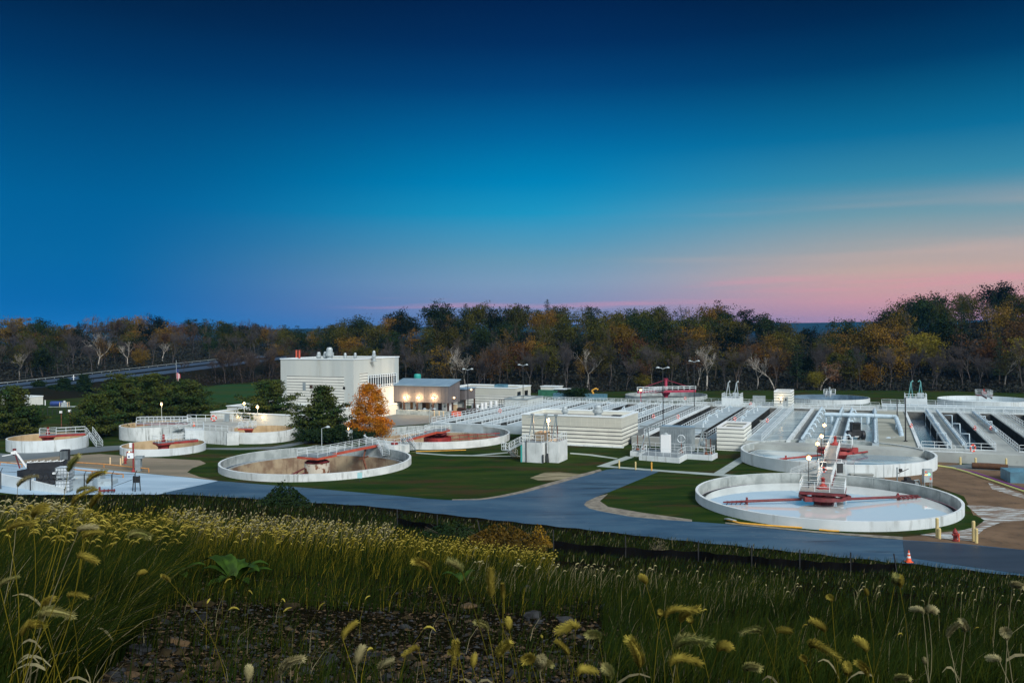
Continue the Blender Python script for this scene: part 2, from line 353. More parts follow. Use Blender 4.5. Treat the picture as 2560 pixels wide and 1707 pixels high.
# vegetation
def leafmat(n, c1, c2, sc=0.35, **k): return mat(n, c1, c2, sc, 0.85, coord='obj', lo=0.3, hi=0.7, spec=0.05, **k)
leafmat('leaf_wood', (0.62, 0.62, 0.62), (1.25, 1.15, 1.0), 0.28, objcol=True)
leafmat('needle', (0.016, 0.044, 0.014), (0.062, 0.070, 0.013), 0.30)
leafmat('leaf_orange', (0.48, 0.140, 0.009), (0.28, 0.125, 0.010), 0.35)
leafmat('leaf_dark', (0.008, 0.022, 0.008), (0.018, 0.032, 0.011), 0.9)
leafmat('bush_gold', (0.26, 0.15, 0.015), (0.12, 0.075, 0.012), 0.9)
leafmat('bush_orange', (0.10, 0.060, 0.010), (0.05, 0.036, 0.008), 0.9)
mat('brush_brown', (0.034, 0.026, 0.020), (0.018, 0.015, 0.011), 0.3, 0.95, spec=.1)
mat('bark', (0.07, 0.055, 0.04), (0.04, 0.032, 0.025), 3.0, 0.95)
mat('bark_grey', (0.085, 0.078, 0.074), (0.05, 0.047, 0.047), 1.0, 0.95, objcol=True, coord='obj')
mat('bark_white', (0.42, 0.39, 0.35), (0.20, 0.18, 0.15), 0.6, 0.9, coord='obj')
mat('twig', (0.060, 0.054, 0.052), (0.036, 0.033, 0.032), 0.5, 0.95, objcol=True, coord='obj')
mat('grass_dark', (0.004, 0.010, 0.002), (0.013, 0.025, 0.004), 0.6, 0.8, spec=0.03)
mat('grass_mid', (0.010, 0.018, 0.002), (0.036, 0.042, 0.004), 0.8, 0.8, spec=0.03)
mat('grass_gold', (0.16, 0.13, 0.012), (0.045, 0.042, 0.005), 0.8, 0.8, spec=0.03)
mat('grass_dry', (0.20, 0.18, 0.10), (0.09, 0.08, 0.045), 1.2, 0.9, spec=0.05)
mat('seed_gold', (0.30, 0.25, 0.045), (0.14, 0.11, 0.018), 12.0, 0.9, spec=0.05)
mat('seed_green', (0.17, 0.19, 0.05), (0.26, 0.24, 0.09), 12.0, 0.9, spec=0.05)
mat('seed_pale', (0.32, 0.29, 0.15), (0.20, 0.18, 0.09), 12.0, 0.9, spec=0.05)
mat('stone_a', (0.036, 0.027, 0.013), (0.012, 0.010, 0.006), 8.0, 0.95, spec=.1)
mat('stone_b', (0.010, 0.011, 0.012), (0.034, 0.037, 0.040), 8.0, 0.9, spec=.1)
mat('stone_c', (0.085, 0.050, 0.018), (0.035, 0.022, 0.010), 8.0, 0.9)
mat('leaf_broad', (0.030, 0.068, 0.006), (0.012, 0.032, 0.003), 6.0, 0.65, spec=0.15)
mat('fabric_black', (0.003, 0.003, 0.003), None, rough=1.0, spec=0.05)
mat('flag_red', (0.45, 0.03, 0.05), None, rough=0.8)
mat('flag_white', (0.6, 0.6, 0.62), None, rough=0.8)
mat('flag_blue', (0.02, 0.04, 0.16), None, rough=0.8)
# ------------------------------------------------------------------ tank list (x, y, radius, rim height)
TA = (36.0, 98.0, 14.5, 1.0); TB = (48.9, 128.0, 13.85, 1.7); TCc = (-29.7, 128.0, 14.2, 1.0); TD = (-14.1, 158.0, 13.6, 1.25)
TE = (-82.7, 150.2, 6.5, 2.0); TF = (-60.0, 145.0, 6.85, 1.2); TG = (-69.7, 165.0, 6.6, 2.5); TH = (-47.5, 159.6, 6.2, 2.05)
TI = (46.0, 253.0, 12.1, 1.0); TJ = (88.7, 236.0, 10.4, 1.2); TK = (124.0, 222.0, 11.0, 1.6)

# ------------------------------------------------------------------ ground with holes for tanks and basins
def circ(x, y, r, n=64): return [(x + r * math.cos(2 * math.pi * i / n), y + r * math.sin(2 * math.pi * i / n)) for i in range(n)]
BA0, BA1, BF, BB = -83.5, 45.0, 142.0, 213.0         # basin block in plant coordinates
loops = [[(-1500, 5), (1500, 5), (1500, 4500), (-1500, 4500)]]
for t in (TA, TB, TCc, TD, TE, TF, TG, TH, TI, TJ, TK): loops.append(circ(t[0], t[1], t[2] - 0.15))
loops.append([G(BA0 + 0.3, 153)[:2], G(-39.0, 153)[:2], G(-39.0, 145)[:2], G(-19.8, 145)[:2], G(-19.8, BF + 0.3)[:2], G(BA1 - 0.3, BF + 0.3)[:2], G(BA1 - 0.3, BB - 0.3)[:2], G(BA0 + 0.3, BB - 0.3)[:2]])
vs, fs_ = [], []
for lp in loops:
    o = len(vs); vs += [Vector(p) for p in lp]; fs_.append(list(range(o, o + len(lp))))
res = delaunay_2d_cdt(vs, [], fs_, 0, 1e-5)
V2, F2, OF = res[0], res[2], res[5]
keep = [f for f, of in zip(F2, OF) if of == [0] or list(of) == [0]]
g = MB(); g.add([(v.x, v.y, 0.0) for v in V2], [tuple(f) for f in keep])
tag(g.obj('lawn', 'lawn'), None, None, kind='structure')
# fix winding so that normals point up
me = bpy.data.objects['lawn'].data
if me.polygons[0].normal.z < 0: me.flip_normals()

# the far hill under the woods, given by where its tree tops stand
def xs_of(X, Y): return 1280 + F * X / Y
TOPX = [-400, 0, 130, 250, 330, 450, 560, 640, 700, 790, 870, 930, 985, 1080, 1180, 1400, 1500, 1600, 1700, 1850, 1930, 1990, 2040, 2100, 2150, 2200, 2260, 2330, 2420, 2560, 2900]
TOPY = [788, 796, 800, 788, 798, 793, 800, 812, 818, 812, 794, 802, 776, 778, 756, 758, 764, 768, 762, 772, 796, 812, 818, 822, 812, 792, 762, 746, 732, 716, 700]
FRX = [-400, 0, 300, 620, 700, 900, 1200, 1560, 2000, 2350, 2560, 2900]
D0 = [305, 317, 349, 437, 412, 300, 275, 282, 282, 275, 262, 255]       # distance of the first trees
Z0 = [0, 2, 5, 8, 3, 0, 0, 0, 0, 0, 0, 0]
DEPTH = 150.0
def wood(xs, t):        # t 0 (edge) .. 1 (crest) -> distance, ground height
    d0 = np.interp(xs, FRX, D0); z0 = np.interp(xs, FRX, Z0); D = d0 + DEPTH * t
    hor = 830 + (1280 - xs) * SR
    ztop = CH + (hor - np.interp(xs, TOPX, TOPY)) * (d0 + DEPTH) / F
    zb = z0 + (ztop - 15.0 - z0) * max(0.0, t) ** 0.95 if t <= 1 else max((ztop - 15.0) - (t - 1) * 45, 5.0)
    return D, zb
g = MB(); nx = 90; tt = [-0.25, 0.0, 0.15, 0.3, 0.45, 0.6, 0.75, 0.9, 1.0, 1.3, 1.8, 3.0, 8.0, 28.0]
for j, t in enumerate(tt):
    for i in range(nx + 1):
        xs = -500 + 3500 * i / nx; D, zb = wood(xs, max(t, 0.0)); 
        if t < 0: D -= 10; zb = -0.6
        if t == 0: zb = np.interp(xs, FRX, Z0) + 0.03
        g.v.append(((xs - 1280) / F * D, D, zb))
for j in range(len(tt) - 1):
    for i in range(nx):
        a = j * (nx + 1) + i; g.f.append((a, a + 1, a + nx + 2, a + nx + 1)); g.m.append(0); g.sm.append(True)
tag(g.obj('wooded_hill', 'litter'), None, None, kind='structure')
# a long blue mountain ridge several kilometres off
g = MB(); rs = random.Random(3)
for i in range(61):
    X = -3200 + 7400 * i / 60; h = 57 + 3 * math.sin(i * 0.23 + 1.2) + 1.5 * math.sin(i * 0.9) + (X * 0.0055)
    for y, z in ((4200, -5), (4500, h * 0.6), (5000, h), (5600, -5)): g.v.append((X, y, z))
for i in range(60):
    for k in range(3):
        a = i * 4 + k; g.f.append((a, a + 4, a + 5, a + 1)); g.m.append(0); g.sm.append(True)
mat('ridge_wood', (0.010, 0.020, 0.016), (0.018, 0.026, 0.018), 0.01, 1.0, spec=0.0)
tag(g.obj('distant_ridge', 'ridge_wood'), None, None, kind='structure')

# ------------------------------------------------------------------ the hillside the camera stands on
HX = [-600, 0, 450, 900, 1280, 1700, 2100, 2560, 3200]
HK = {  # photo column -> (distance, photo row) of the ground
    -600: [(1.5, 2500), (3, 1830), (6, 1560), (12, 1400), (20, 1330), (40, 1280), (70, 1262), (90, 1250), (104, 1241)],
    0:    [(1.5, 2500), (3, 1830), (6, 1560), (12, 1400), (20, 1335), (40, 1285), (70, 1262), (88, 1250), (103, 1238)],
    450:  [(1.5, 2520), (3, 1850), (6, 1600), (10, 1490), (16, 1400), (26, 1330), (45, 1290), (70, 1268), (88, 1250), (104, 1236)],
    900:  [(1.5, 2520), (3, 1850), (6, 1640), (10, 1530), (15, 1455), (24, 1390), (40, 1345), (62, 1315), (80, 1290), (95, 1266)],
    1280: [(1.5, 2520), (3, 1850), (6, 1650), (10, 1550), (15, 1485), (24, 1430), (40, 1395), (58, 1368), (70, 1345), (83, 1314)],
    1700: [(1.5, 2520), (3, 1850), (6, 1660), (10, 1570), (15, 1515), (24, 1470), (38, 1440), (55, 1410), (68, 1380), (80, 1352)],
    2100: [(1.5, 2520), (3, 1850), (6, 1670), (10, 1590), (15, 1545), (24, 1505), (38, 1475), (52, 1450), (64, 1420), (73, 1396)],
    2560: [(1.5, 2520), (3, 1850), (6, 1690), (10, 1620), (15, 1575), (24, 1535), (38, 1505), (50, 1482), (60, 1460), (68, 1442)],
    3200: [(1.5, 2520), (3, 1850), (6, 1700), (10, 1640), (15, 1600), (24, 1565), (38, 1535), (48, 1510), (56, 1490), (62, 1480)],
}
DZ = np.concatenate([np.linspace(1.2, 6, 14)[:-1], np.linspace(6, 24, 30)[:-1], np.linspace(24, 130, 60)])
YY = np.zeros((len(HX), len(DZ)))
for i, x in enumerate(HX):
    k = HK[x]; Zk = np.array([a for a, b in k]); Hk = CH - (np.array([b for a, b in k]) - (830 + (1280 - x) * SR)) * Zk / F
    Hk[0] = CH - 1.25
    zz = np.interp(np.log(DZ), np.log(Zk), Hk)
    zz = np.where(DZ > Zk[-1], Hk[-1] - (DZ - Zk[-1]) * 0.16, zz)
    YY[i] = zz
def hill(X, Y):
    xs = np.clip(1280 + F * X / max(Y, 1.2), -600, 3200)
    j = np.interp(Y, DZ, np.arange(len(DZ))); j0 = int(min(j, len(DZ) - 2)); fj = j - j0
    a = YY[:, j0] * (1 - fj) + YY[:, j0 + 1] * fj
    return float(np.interp(xs, HX, a)) + 0.05 * math.sin(X * 1.3 + Y * 0.7) * math.sin(Y * 0.9 - X * 0.4) * min(1, Y / 10)
def hill_at(px, py):    # world point of the hill seen at a photo pixel
    lo, hi = 1.3, 125.0
    ax = (px - 1280) / F
    def rowof(Y):
        X = ax * Y; z = hill(X, Y); return 830 + (CH - z) / Y * F + (1280 - px) * SR
    for _ in range(26):
        mid_ = (lo + hi) / 2
        if rowof(mid_) > py: lo = mid_
        else: hi = mid_
    return (ax * lo, lo, hill(ax * lo, lo))
g = MB(); rows = list(np.concatenate([np.linspace(0.4, 1.2, 3), DZ])); nx = 180
for Y in rows:
    for i in range(nx + 1):
        X = (-1.6 + 3.5 * i / nx) * max(Y, 6)
        g.v.append((X, Y, hill(X, Y)))
for j in range(len(rows) - 1):
    for i in range(nx):
        a = j * (nx + 1) + i; g.f.append((a, a + 1, a + nx + 2, a + nx + 1)); g.m.append(0); g.sm.append(True)
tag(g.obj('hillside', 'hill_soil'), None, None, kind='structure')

# ------------------------------------------------------------------ flat surfaces given by their outlines
def sheet(name, pts, m_, h=0.004, thick=0.0):
    pl = [P(x, y, h)[:2] for x, y in pts]; g = MB()
    if thick: g.prism(pl, h - thick, h)
    else:
        n = len(pl); ar = sum(pl[i][0] * pl[(i + 1) % n][1] - pl[(i + 1) % n][0] * pl[i][1] for i in range(n))
        if ar < 0: pl = pl[::-1]
        g.add([(x, y, h) for x, y in pl], [tuple(range(n))])
    return tag(g.obj(name, m_), None, None, kind='structure')
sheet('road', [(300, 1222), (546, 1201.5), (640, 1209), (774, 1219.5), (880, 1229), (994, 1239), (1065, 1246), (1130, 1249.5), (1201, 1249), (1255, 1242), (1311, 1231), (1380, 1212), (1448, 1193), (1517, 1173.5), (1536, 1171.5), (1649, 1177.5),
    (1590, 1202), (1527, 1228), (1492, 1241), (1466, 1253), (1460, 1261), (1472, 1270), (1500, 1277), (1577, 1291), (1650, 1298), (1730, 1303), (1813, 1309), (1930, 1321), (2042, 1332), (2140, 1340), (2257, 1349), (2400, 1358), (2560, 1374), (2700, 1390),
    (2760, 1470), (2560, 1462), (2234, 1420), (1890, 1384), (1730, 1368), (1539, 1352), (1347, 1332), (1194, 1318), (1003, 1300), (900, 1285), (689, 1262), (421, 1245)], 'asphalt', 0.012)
sheet('new_asphalt', [(2257, 1350), (2400, 1359.5), (2560, 1375.5), (2700, 1392), (2700, 1452), (2560, 1434), (2420, 1415), (2262, 1391)], 'asphalt_new', 0.03)
sheet('concrete_pad', [(-80, 1170), (-40, 1150), (0, 1156), (30, 1155), (180, 1166), (360, 1183), (470, 1193), (545, 1201.5), (500, 1212), (424, 1228), (380, 1240), (200, 1252), (-80, 1222)], 'pad', 0.02)
sheet('gravel_yard', [(170, 1140), (250, 1134), (380, 1144), (500, 1150), (515, 1158), (480, 1170), (468, 1180), (500, 1192), (545, 1200.5), (470, 1192.5), (360, 1182.5), (180, 1165.5), (0, 1155.5), (-60, 1150), (0, 1140)], 'dirt_pale', 0.004)
sheet('left_road', [(-60, 1142), (-60, 1128), (20, 1134), (110, 1127), (200, 1118), (300, 1113), (300, 1124), (200, 1133), (80, 1148), (0, 1154.5), (-60, 1150)], 'asphalt_grey', 0.008)
sheet('footpath', [(500, 1119), (600, 1119), (680, 1116), (740, 1106), (780, 1097), (820, 1095), (808, 1100), (770, 1106), (725, 1116), (680, 1122), (600, 1124), (510, 1123)], 'asphalt_grey', 0.008)
sheet('footpath', [(1040, 1130), (1120, 1136), (1180, 1137), (1290, 1128), (1290, 1130), (1200, 1138.5), (1300, 1139), (1300, 1141), (1120, 1139), (1040, 1133)], 'path', 0.008)
sheet('footpath', [(1425, 1131), (1480, 1135), (1545, 1145), (1540, 1147), (1470, 1138), (1425, 1134)], 'path', 0.008)
sheet('parking_lot', [(700, 1072), (860, 1062), (960, 1030), (1100, 1024), (1300, 1012), (1300, 1028), (1180, 1042), (1060, 1059), (1000, 1064), (930, 1074), (880, 1086), (760, 1094), (690, 1088)], 'asphalt_grey', 0.006)
sheet('sidewalk', [(1491, 1165.5), (1565, 1140), (1586, 1142), (1523, 1164), (1660, 1174.5), (1784, 1182.5), (1850, 1142), (1874, 1143), (1810, 1184.5), (1870, 1188), (1870, 1193), (1823, 1191), (1649, 1178)], 'path', 0.016)
sheet('gravel_shoulder', [(1452, 1262), (1468, 1252), (1492, 1241), (1520, 1234), (1500, 1252), (1520, 1266), (1600, 1280), (1730, 1298), (1730, 1304), (1577, 1292), (1500, 1278), (1470, 1271)], 'gravel_edge', 0.008)
sheet('bare_ground', [(2347, 1140), (2420, 1168), (2560, 1178), (2660, 1182), (2760, 1390), (2600, 1378), (2400, 1358), (2257, 1349), (2250, 1342), (2400, 1330), (2440, 1300), (2410, 1240), (2340, 1215), (2240, 1206), (2150, 1200), (2200, 1194), (2330, 1180)], 'dirt', 0.004)
sheet('side_road', [(2350, 1164), (2392, 1162), (2430, 1158), (2700, 1166), (2700, 1182), (2560, 1178.5), (2420, 1172)], 'asphalt_grey', 0.012)
sheet('salt_spill', [(2416, 1262), (2470, 1264), (2560, 1272), (2660, 1282), (2660, 1302), (2560, 1301), (2500, 1306), (2460, 1322), (2440, 1340), (2445, 1352), (2350, 1345), (2300, 1336), (2340, 1330), (2400, 1326), (2440, 1312), (2455, 1296)], 'salt', 0.010)
sheet('salt_spill', [(2470, 1206), (2560, 1236), (2560, 1246), (2480, 1222)], 'salt', 0.010)
sheet('grass_verge', [(2408, 1282), (2440, 1288), (2462, 1300), (2440, 1316), (2400, 1326), (2350, 1330), (2250, 1336), (2200, 1336), (2240, 1328), (2400, 1315)], 'lawn', 0.014)
sheet('bare_patch', [(1325, 1194), (1360, 1181), (1400, 1180), (1450, 1184), (1490, 1179), (1480, 1187), (1430, 1194), (1385, 1200), (1345, 1200)], 'bare_patch', 0.006)
sheet('far_field', [(430, 985), (560, 961), (760, 961), (760, 1000), (600, 1008), (470, 1000)], 'far_lawn', 0.006)

sheet('gravel_shoulder', [(850, 1283), (1003, 1301), (1194, 1319), (1347, 1333), (1539, 1353), (1730, 1369), (1890, 1385), (2234, 1421), (2234, 1413), (1890, 1377), (1730, 1362), (1539, 1346), (1347, 1326), (1194, 1312), (1003, 1293), (850, 1276)], 'gravel_edge', 0.018)
sheet('gravel_shoulder', [(1130, 1249.5), (1201, 1249), (1255, 1242), (1311, 1231), (1380, 1212), (1448, 1193), (1505, 1176), (1500, 1172), (1440, 1188), (1370, 1207), (1305, 1226), (1250, 1238), (1201, 1245.5), (1130, 1247.5)], 'gravel_edge', 0.010)
sheet('gravel_shoulder', [(1813, 1308), (1930, 1320), (2042, 1331), (2140, 1339), (2257, 1348.5), (2257, 1341), (2140, 1334), (2042, 1327), (1930, 1316), (1813, 1305)], 'gravel_edge', 0.016)
# the highway climbing behind the pines on the left, on its embankment
g = MB(); hp = []
HW = [(-150, 975, 1.5), (20, 960, 3), (160, 944, 4), (300, 928, 5), (440, 912, 6.3), (560, 899, 7.6), (640, 890, 8.6)]
g2 = MB(); HP = [Vector(P(*h_)) for h_ in HW]; HN = []
for i in range(len(HP)):
    d = (HP[min(i + 1, len(HP) - 1)] - HP[max(i - 1, 0)]); HN.append(Vector((d.y, -d.x, 0)).normalized())
for i in range(len(HP) - 1):
    def o_(k, w_, dz_): return tuple(HP[k] + HN[k] * w_ + Vector((0, 0, dz_)))
    for w0, w1 in ((0.5, 13), (19, 31)): g.add([o_(i, w0, .06), o_(i + 1, w0, .06), o_(i + 1, w1, .06), o_(i, w1, .06)], [(0, 1, 2, 3)])
    g2.add([o_(i, -8, .6), o_(i + 1, -8, .6), o_(i + 1, -2, -.05), o_(i, -2, -.05), o_(i + 1, 34, -.05), o_(i, 34, -.05), o_(i + 1, 50, -HP[i + 1].z - .5), o_(i, 50, -HP[i].z - .5)], [(0, 1, 2, 3), (3, 2, 4, 5), (5, 4, 6, 7)])
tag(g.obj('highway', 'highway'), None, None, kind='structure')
tag(g2.obj('embankment', 'litter'), None, None, kind='structure')
gr = thing('guardrail', 'long pale guardrail along the far edge of the highway on the left', 'guardrail')
g = MB(); g3 = MB()
for i in range(len(HW) - 1):
    a = HP[i] - HN[i] * .4; b = HP[i + 1] - HN[i + 1] * .4
    g.beam(a + Vector((0, 0, .65)), b + Vector((0, 0, .65)), 0.08, 0.16)
    for k in range(6):
        p = a.lerp(b, k / 6); g3 = MB(); g3.box(p.x - .1, p.y - .1 + .15, p.z, p.x + .0, p.y + .0 + .15, p.z + .5); g3.obj('post', 'galv', gr)
g.obj('rail_beam', 'galv', gr)
# ------------------------------------------------------------------ railings
def rail_parts(pts, par, sp=1.8, h=1.07, w=0.055, closed=False, mid=True, m_='rail', toe=False, name='railing'):
    g = MB(); pts = [Vector(p) for p in pts]
    if closed: pts = pts + [pts[0]]
    for i in range(len(pts) - 1):
        a, b = pts[i], pts[i + 1]; n = max(1, round((b - a).length / sp))
        for z in ((h, h * 0.52) if mid else (h,)): g.beam(a + Vector((0, 0, z)), b + Vector((0, 0, z)), w, w)
        if toe: g.beam(a + Vector((0, 0, .08)), b + Vector((0, 0, .08)), 0.02, 0.12)
        for k in range(n + (1 if i == len(pts) - 2 and not closed else 0)):
            p = a.lerp(b, k / n); g.box(p.x - w / 2, p.y - w / 2, p.z, p.x + w / 2, p.y + w / 2, p.z + h - w / 2)
    return g.obj(name, m_, par)
POSTME = {}
def deck_railing(label, a0, b0, a1, b1, h, sp=1.9, group='railings along the basin walkways', w=0.075, H=1.07):
    t = plant('railing', label, 'railing', a0, b0, h, group)
    d = Vector((a1 - a0, b1 - b0, 0)); n = max(1, round(d.length / sp)); g = MB()
    g.beam((0, 0, H), tuple(d[:2]) + (H,), w, w); g.obj('top_rail', 'rail', t)
    g = MB(); g.beam((0, 0, H * .52), tuple(d[:2]) + (H * .52,), w * .85, w * .85)
    g.beam((0, 0, .1), tuple(d[:2]) + (.1,), w * .4, .12); g.obj('lower_rail', 'rail', t)
    if (w, H) not in POSTME:
        q = MB(); q.box(-w / 2, -w / 2, 0, w / 2, w / 2, H - w / 2); POSTME[(w, H)] = q.mesh('post', [MATS['rail']])
    for k in range(n + 1):
        o = bpy.data.objects.new('post', POSTME[(w, H)]); COL.objects.link(o); o.parent = t; o.location = (d.x * k / n, d.y * k / n, 0)
    return t
def stairs(par, p, q, w, n=8, rail=True, m_='galv'):       # flight from p (top) down to q, local coords
    p = Vector(p); q = Vector(q); d = q - p; f = Vector((d.x, d.y, 0)).normalized(); s = Vector((-f.y, f.x, 0)) * w / 2
    g = MB()
    for e in (-1, 1): g.beam(p + s * e, q + s * e, 0.06, 0.25)
    for k in range(n):
        c = p.lerp(q, (k + .5) / n); a = c - s + f * .0; b = c + s; g.beam(a, b, abs(d.xy.length / n) * .9, 0.05)
    o = g.obj('stairs', m_, par)
    if rail:
        g = MB()
        for e in (-1, 1):
            for z in (1.0, 0.55): g.beam(p + s * e + Vector((0, 0, z)), q + s * e + Vector((0, 0, z)), .05, .05)
            for k in range(4):
                c = p.lerp(q, k / 3) + s * e; g.beam(c, c + Vector((0, 0, 1.0)), .05, .05)
        g.obj('handrail', 'rail', o)
    return o
# ------------------------------------------------------------------ round tanks
def tank(name, label, t, m_out='concrete_white', m_in='concrete_inner', depth=4.0, level=None, water=None, launder=True, m_low=None, wall=0.32, cat='water tank', group='round open-topped concrete clarifier tanks', m_rim='concrete_clean', zlaund=None):
    x, y, r, h = t; o = thing(name, label, cat, (x, y, 0), 0, group)
    n = 96 if r > 10 else 64
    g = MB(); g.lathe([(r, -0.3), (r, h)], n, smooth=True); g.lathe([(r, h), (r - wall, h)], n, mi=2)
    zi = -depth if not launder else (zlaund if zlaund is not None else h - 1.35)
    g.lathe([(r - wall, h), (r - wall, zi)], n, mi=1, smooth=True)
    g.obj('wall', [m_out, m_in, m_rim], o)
    if launder:
        wl = 0.85; r1 = r - wall - wl
        g = MB(); g.lathe([(r - wall, zi - .02), (r1 + .15, zi - .5), ], n, mi=1); g.lathe([(r1 + .15, zi - .5), (r1 + .15, zi + .12)], n); g.lathe([(r1 + .15, zi + .12), (r1, zi + .12)], n)
        g.lathe([(r1, zi + .12), (r1, zi - .1)], n); g.obj('launder', ['galv', 'pit_dark'], o)
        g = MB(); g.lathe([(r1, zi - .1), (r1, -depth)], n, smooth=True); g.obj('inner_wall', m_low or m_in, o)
        ri = r1
    else: ri = r - wall
    g = MB(); g.disc((0, 0, -depth if level is None else level), ri + .02, n)
    g.obj('water' if water and 'water' in water else 'floor', water or 'mud_floor', o)
    return o
def bridge(o, t, d, r0, r1, z, w=1.3, m_beam='red_orange', plat=2.0, rail=True, both=True, pw=None):
    """walkway from radius r0 (may be negative) to r1 along unit d, platform at the centre"""
    d = Vector((d[0], d[1], 0)).normalized(); s = Vector((-d.y, d.x, 0)); pw = pw or plat
    b = thing_part('bridge', o)
    g = MB(); g.beam(d * r0 + Vector((0, 0, z)), d * r1 + Vector((0, 0, z)), w, 0.06)
    if plat: g.beam(-d * plat + Vector((0, 0, z + .012)), d * plat + Vector((0, 0, z + .012)), pw * 2, 0.06)
    g.obj('walkway', 'grating', b)
    g = MB()
    for e in (-1, 1): g.beam(d * r0 + s * e * w / 2 + Vector((0, 0, z - .24)), d * r1 + s * e * w / 2 + Vector((0, 0, z - .24)), 0.12, 0.40)
    if plat:
        for e in (-1, 1):
            g.beam(-d * plat + s * e * pw + Vector((0, 0, z - .20)), d * plat + s * e * pw + Vector((0, 0, z - .20)), 0.12, 0.30)
            g.beam(d * plat * e - s * pw + Vector((0, 0, z - .205)), d * plat * e + s * pw + Vector((0, 0, z - .205)), 0.12, 0.30)
    g.obj('beam', m_beam, b)
    if rail:
        zz = Vector((0, 0, z + .03))
        a = plat if plat else r0
        rail_parts([d * r1 - s * w / 2 + zz, d * a - s * w / 2 + zz] + ([d * a - s * pw + zz, -d * a - s * pw + zz, -d * a + s * pw + zz, d * a + s * pw + zz] if plat else []) + [d * a + s * w / 2 + zz, d * r1 + s * w / 2 + zz], b, 1.7, w=0.048)
    return b
def thing_part(name, par, loc=(0, 0, 0)):       # part built round its own main mesh: an empty would not show, so use a tiny plate as the base
    o = bpy.data.objects.new(name, None); COL.objects.link(o); o.parent = par; o.location = loc; return o
def arm(g, p, q, r=0.16, boxes=True):
    p = Vector(p); q = Vector(q); d = (q - p).normalized(); s = Vector((-d.y, d.x, 0)); L_ = (q - p).length
    g.tube([p, p.lerp(q, .72)], r, 8)
    a = p.lerp(q, .70)
    for off in (-.55, .45):
        g.beam(a + s * off * .6 + Vector((0, 0, off * .25)), q + s * off * .4 + Vector((0, 0, off * .1)), .14, .14)
    g.beam(a + Vector((0, 0, -.35)), a + Vector((0, 0, .45)), .2, .2)
    for k in range(5):
        c = a.lerp(q, k / 5); g.beam(c - s * .5, c + s * .5, .1, .1); g.beam(c, c + Vector((0, 0, -.4)) + d * .3, .08, .08)

# A: near right clarifier, brim full
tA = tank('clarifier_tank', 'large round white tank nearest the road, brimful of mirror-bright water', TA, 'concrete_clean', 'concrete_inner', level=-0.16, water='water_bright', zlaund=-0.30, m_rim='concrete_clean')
ud = Vector((0.395, 0.919, 0))
b = bridge(tA, TA, ud, 2.2, 14.6, 1.55, 1.5, 'maroon', 2.2, pw=2.4)
g = MB(); g.lathe([(.35, 1.6), (.42, 2.0), (.22, 2.05), (.2, 2.7), (.3, 2.75), (.0, 2.95)], 12, smooth=True); g.cbox((0, 0, 1.68), (1.3, 1.0, .2)); g.obj('drive_motor', 'red', tA)
g = MB(); g.lathe([(2.7, 0.95), (2.75, .55), (2.3, .45), (2.3, .95), (2.7, .95)], 28); g.lathe([(1.2, 1.35), (1.3, .5), (1.0, -.2)], 20)
for k in range(10):
    a = k * math.pi / 5; g.beam((math.cos(a) * .4, math.sin(a) * .4, 1.15), (math.cos(a) * 2.5, math.sin(a) * 2.5, .85), .18, .16)
for sx in (-1, 1): g.cbox((sx * 2.3, -1.2 + .3 * sx, .7), (.9, .8, .5))
g.obj('drive_ring', 'maroon', tA)
g = MB(); arm(g, (-2.6, -.2, .42), (-11.6, -.1, .12)); g.obj('skimmer_arm', 'maroon', tA)
g = MB(); arm(g, (2.6, -.3, .42), (12.4, 2.6, .12)); g.obj('skimmer_arm', 'maroon', tA)
# B: second right clarifier, full with a grey film
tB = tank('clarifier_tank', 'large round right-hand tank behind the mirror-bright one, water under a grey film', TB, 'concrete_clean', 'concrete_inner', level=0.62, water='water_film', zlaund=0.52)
b = bridge(tB, TB, ud * -1, -2.2, 14.9, 2.5, 1.5, 'maroon', 2.2, pw=2.4)
g = MB(); g.lathe([(.35, 2.55), (.42, 2.95), (.22, 3.0), (.2, 3.7), (.3, 3.75), (.0, 3.95)], 12, smooth=True); g.cbox((0, 0, 2.65), (1.2, .9, .2)); g.obj('drive_motor', 'red', tB)
g = MB(); g.lathe([(2.6, 1.9), (2.7, 1.4), (2.2, 1.3), (2.2, 1.9), (2.6, 1.9)], 28); g.lathe([(1.6, 2.2), (1.9, 1.4), (1.5, .6)], 20); g.cbox((2.2, -1.6, 2.0), (1.0, .7, .7)); g.obj('drive_ring', 'red', tB)
g = MB(); arm(g, (-2.6, -.9, 1.15), (-11.0, -3.9, .95), .14); g.obj('skimmer_arm', 'red', tB)
g = MB(); arm(g, (2.6, .2, 1.15), (11.2, 7.0, .95), .14); g.obj('skimmer_arm', 'red', tB)
# landing between A and B
ln = plant('stair_landing', 'raised concrete landing with railings and stairs between the two right-hand tanks', 'landing', 0, 0, 0)
cA = Vector((TA[0], TA[1], 0)) + ud * 14.7; ln.location = cA; 
g = MB(); g.box(-1.5, -0.1, 0, 1.5, 2.9, 1.5); g.obj('platform', 'concrete_clean', ln)
rail_parts([(-.9, -.1, 1.5), (-1.45, -.1, 1.5), (-1.45, 2.8, 1.5), (-.8, 2.8, 1.5)], ln, 1.4); rail_parts([(.9, -.1, 1.5), (1.45, -.1, 1.5), (1.45, 2.8, 1.5), (.8, 2.8, 1.5)], ln, 1.4)
stairs(ln, (-1.6, 1.4, 1.5), (-5.0, 1.4, 0.1), 1.4, 8)
g = MB()
for z in (.5, 1.0, 1.5, 2.0, 2.4): g.tube([(2.0, .2, z), (2.0, 1.0, z)], .05, 6)
for y in (.2, 1.0): g.tube([(2.0, y, .1), (2.0, y, 2.6)], .05, 6)
g.obj('ladder', 'rail', ln)
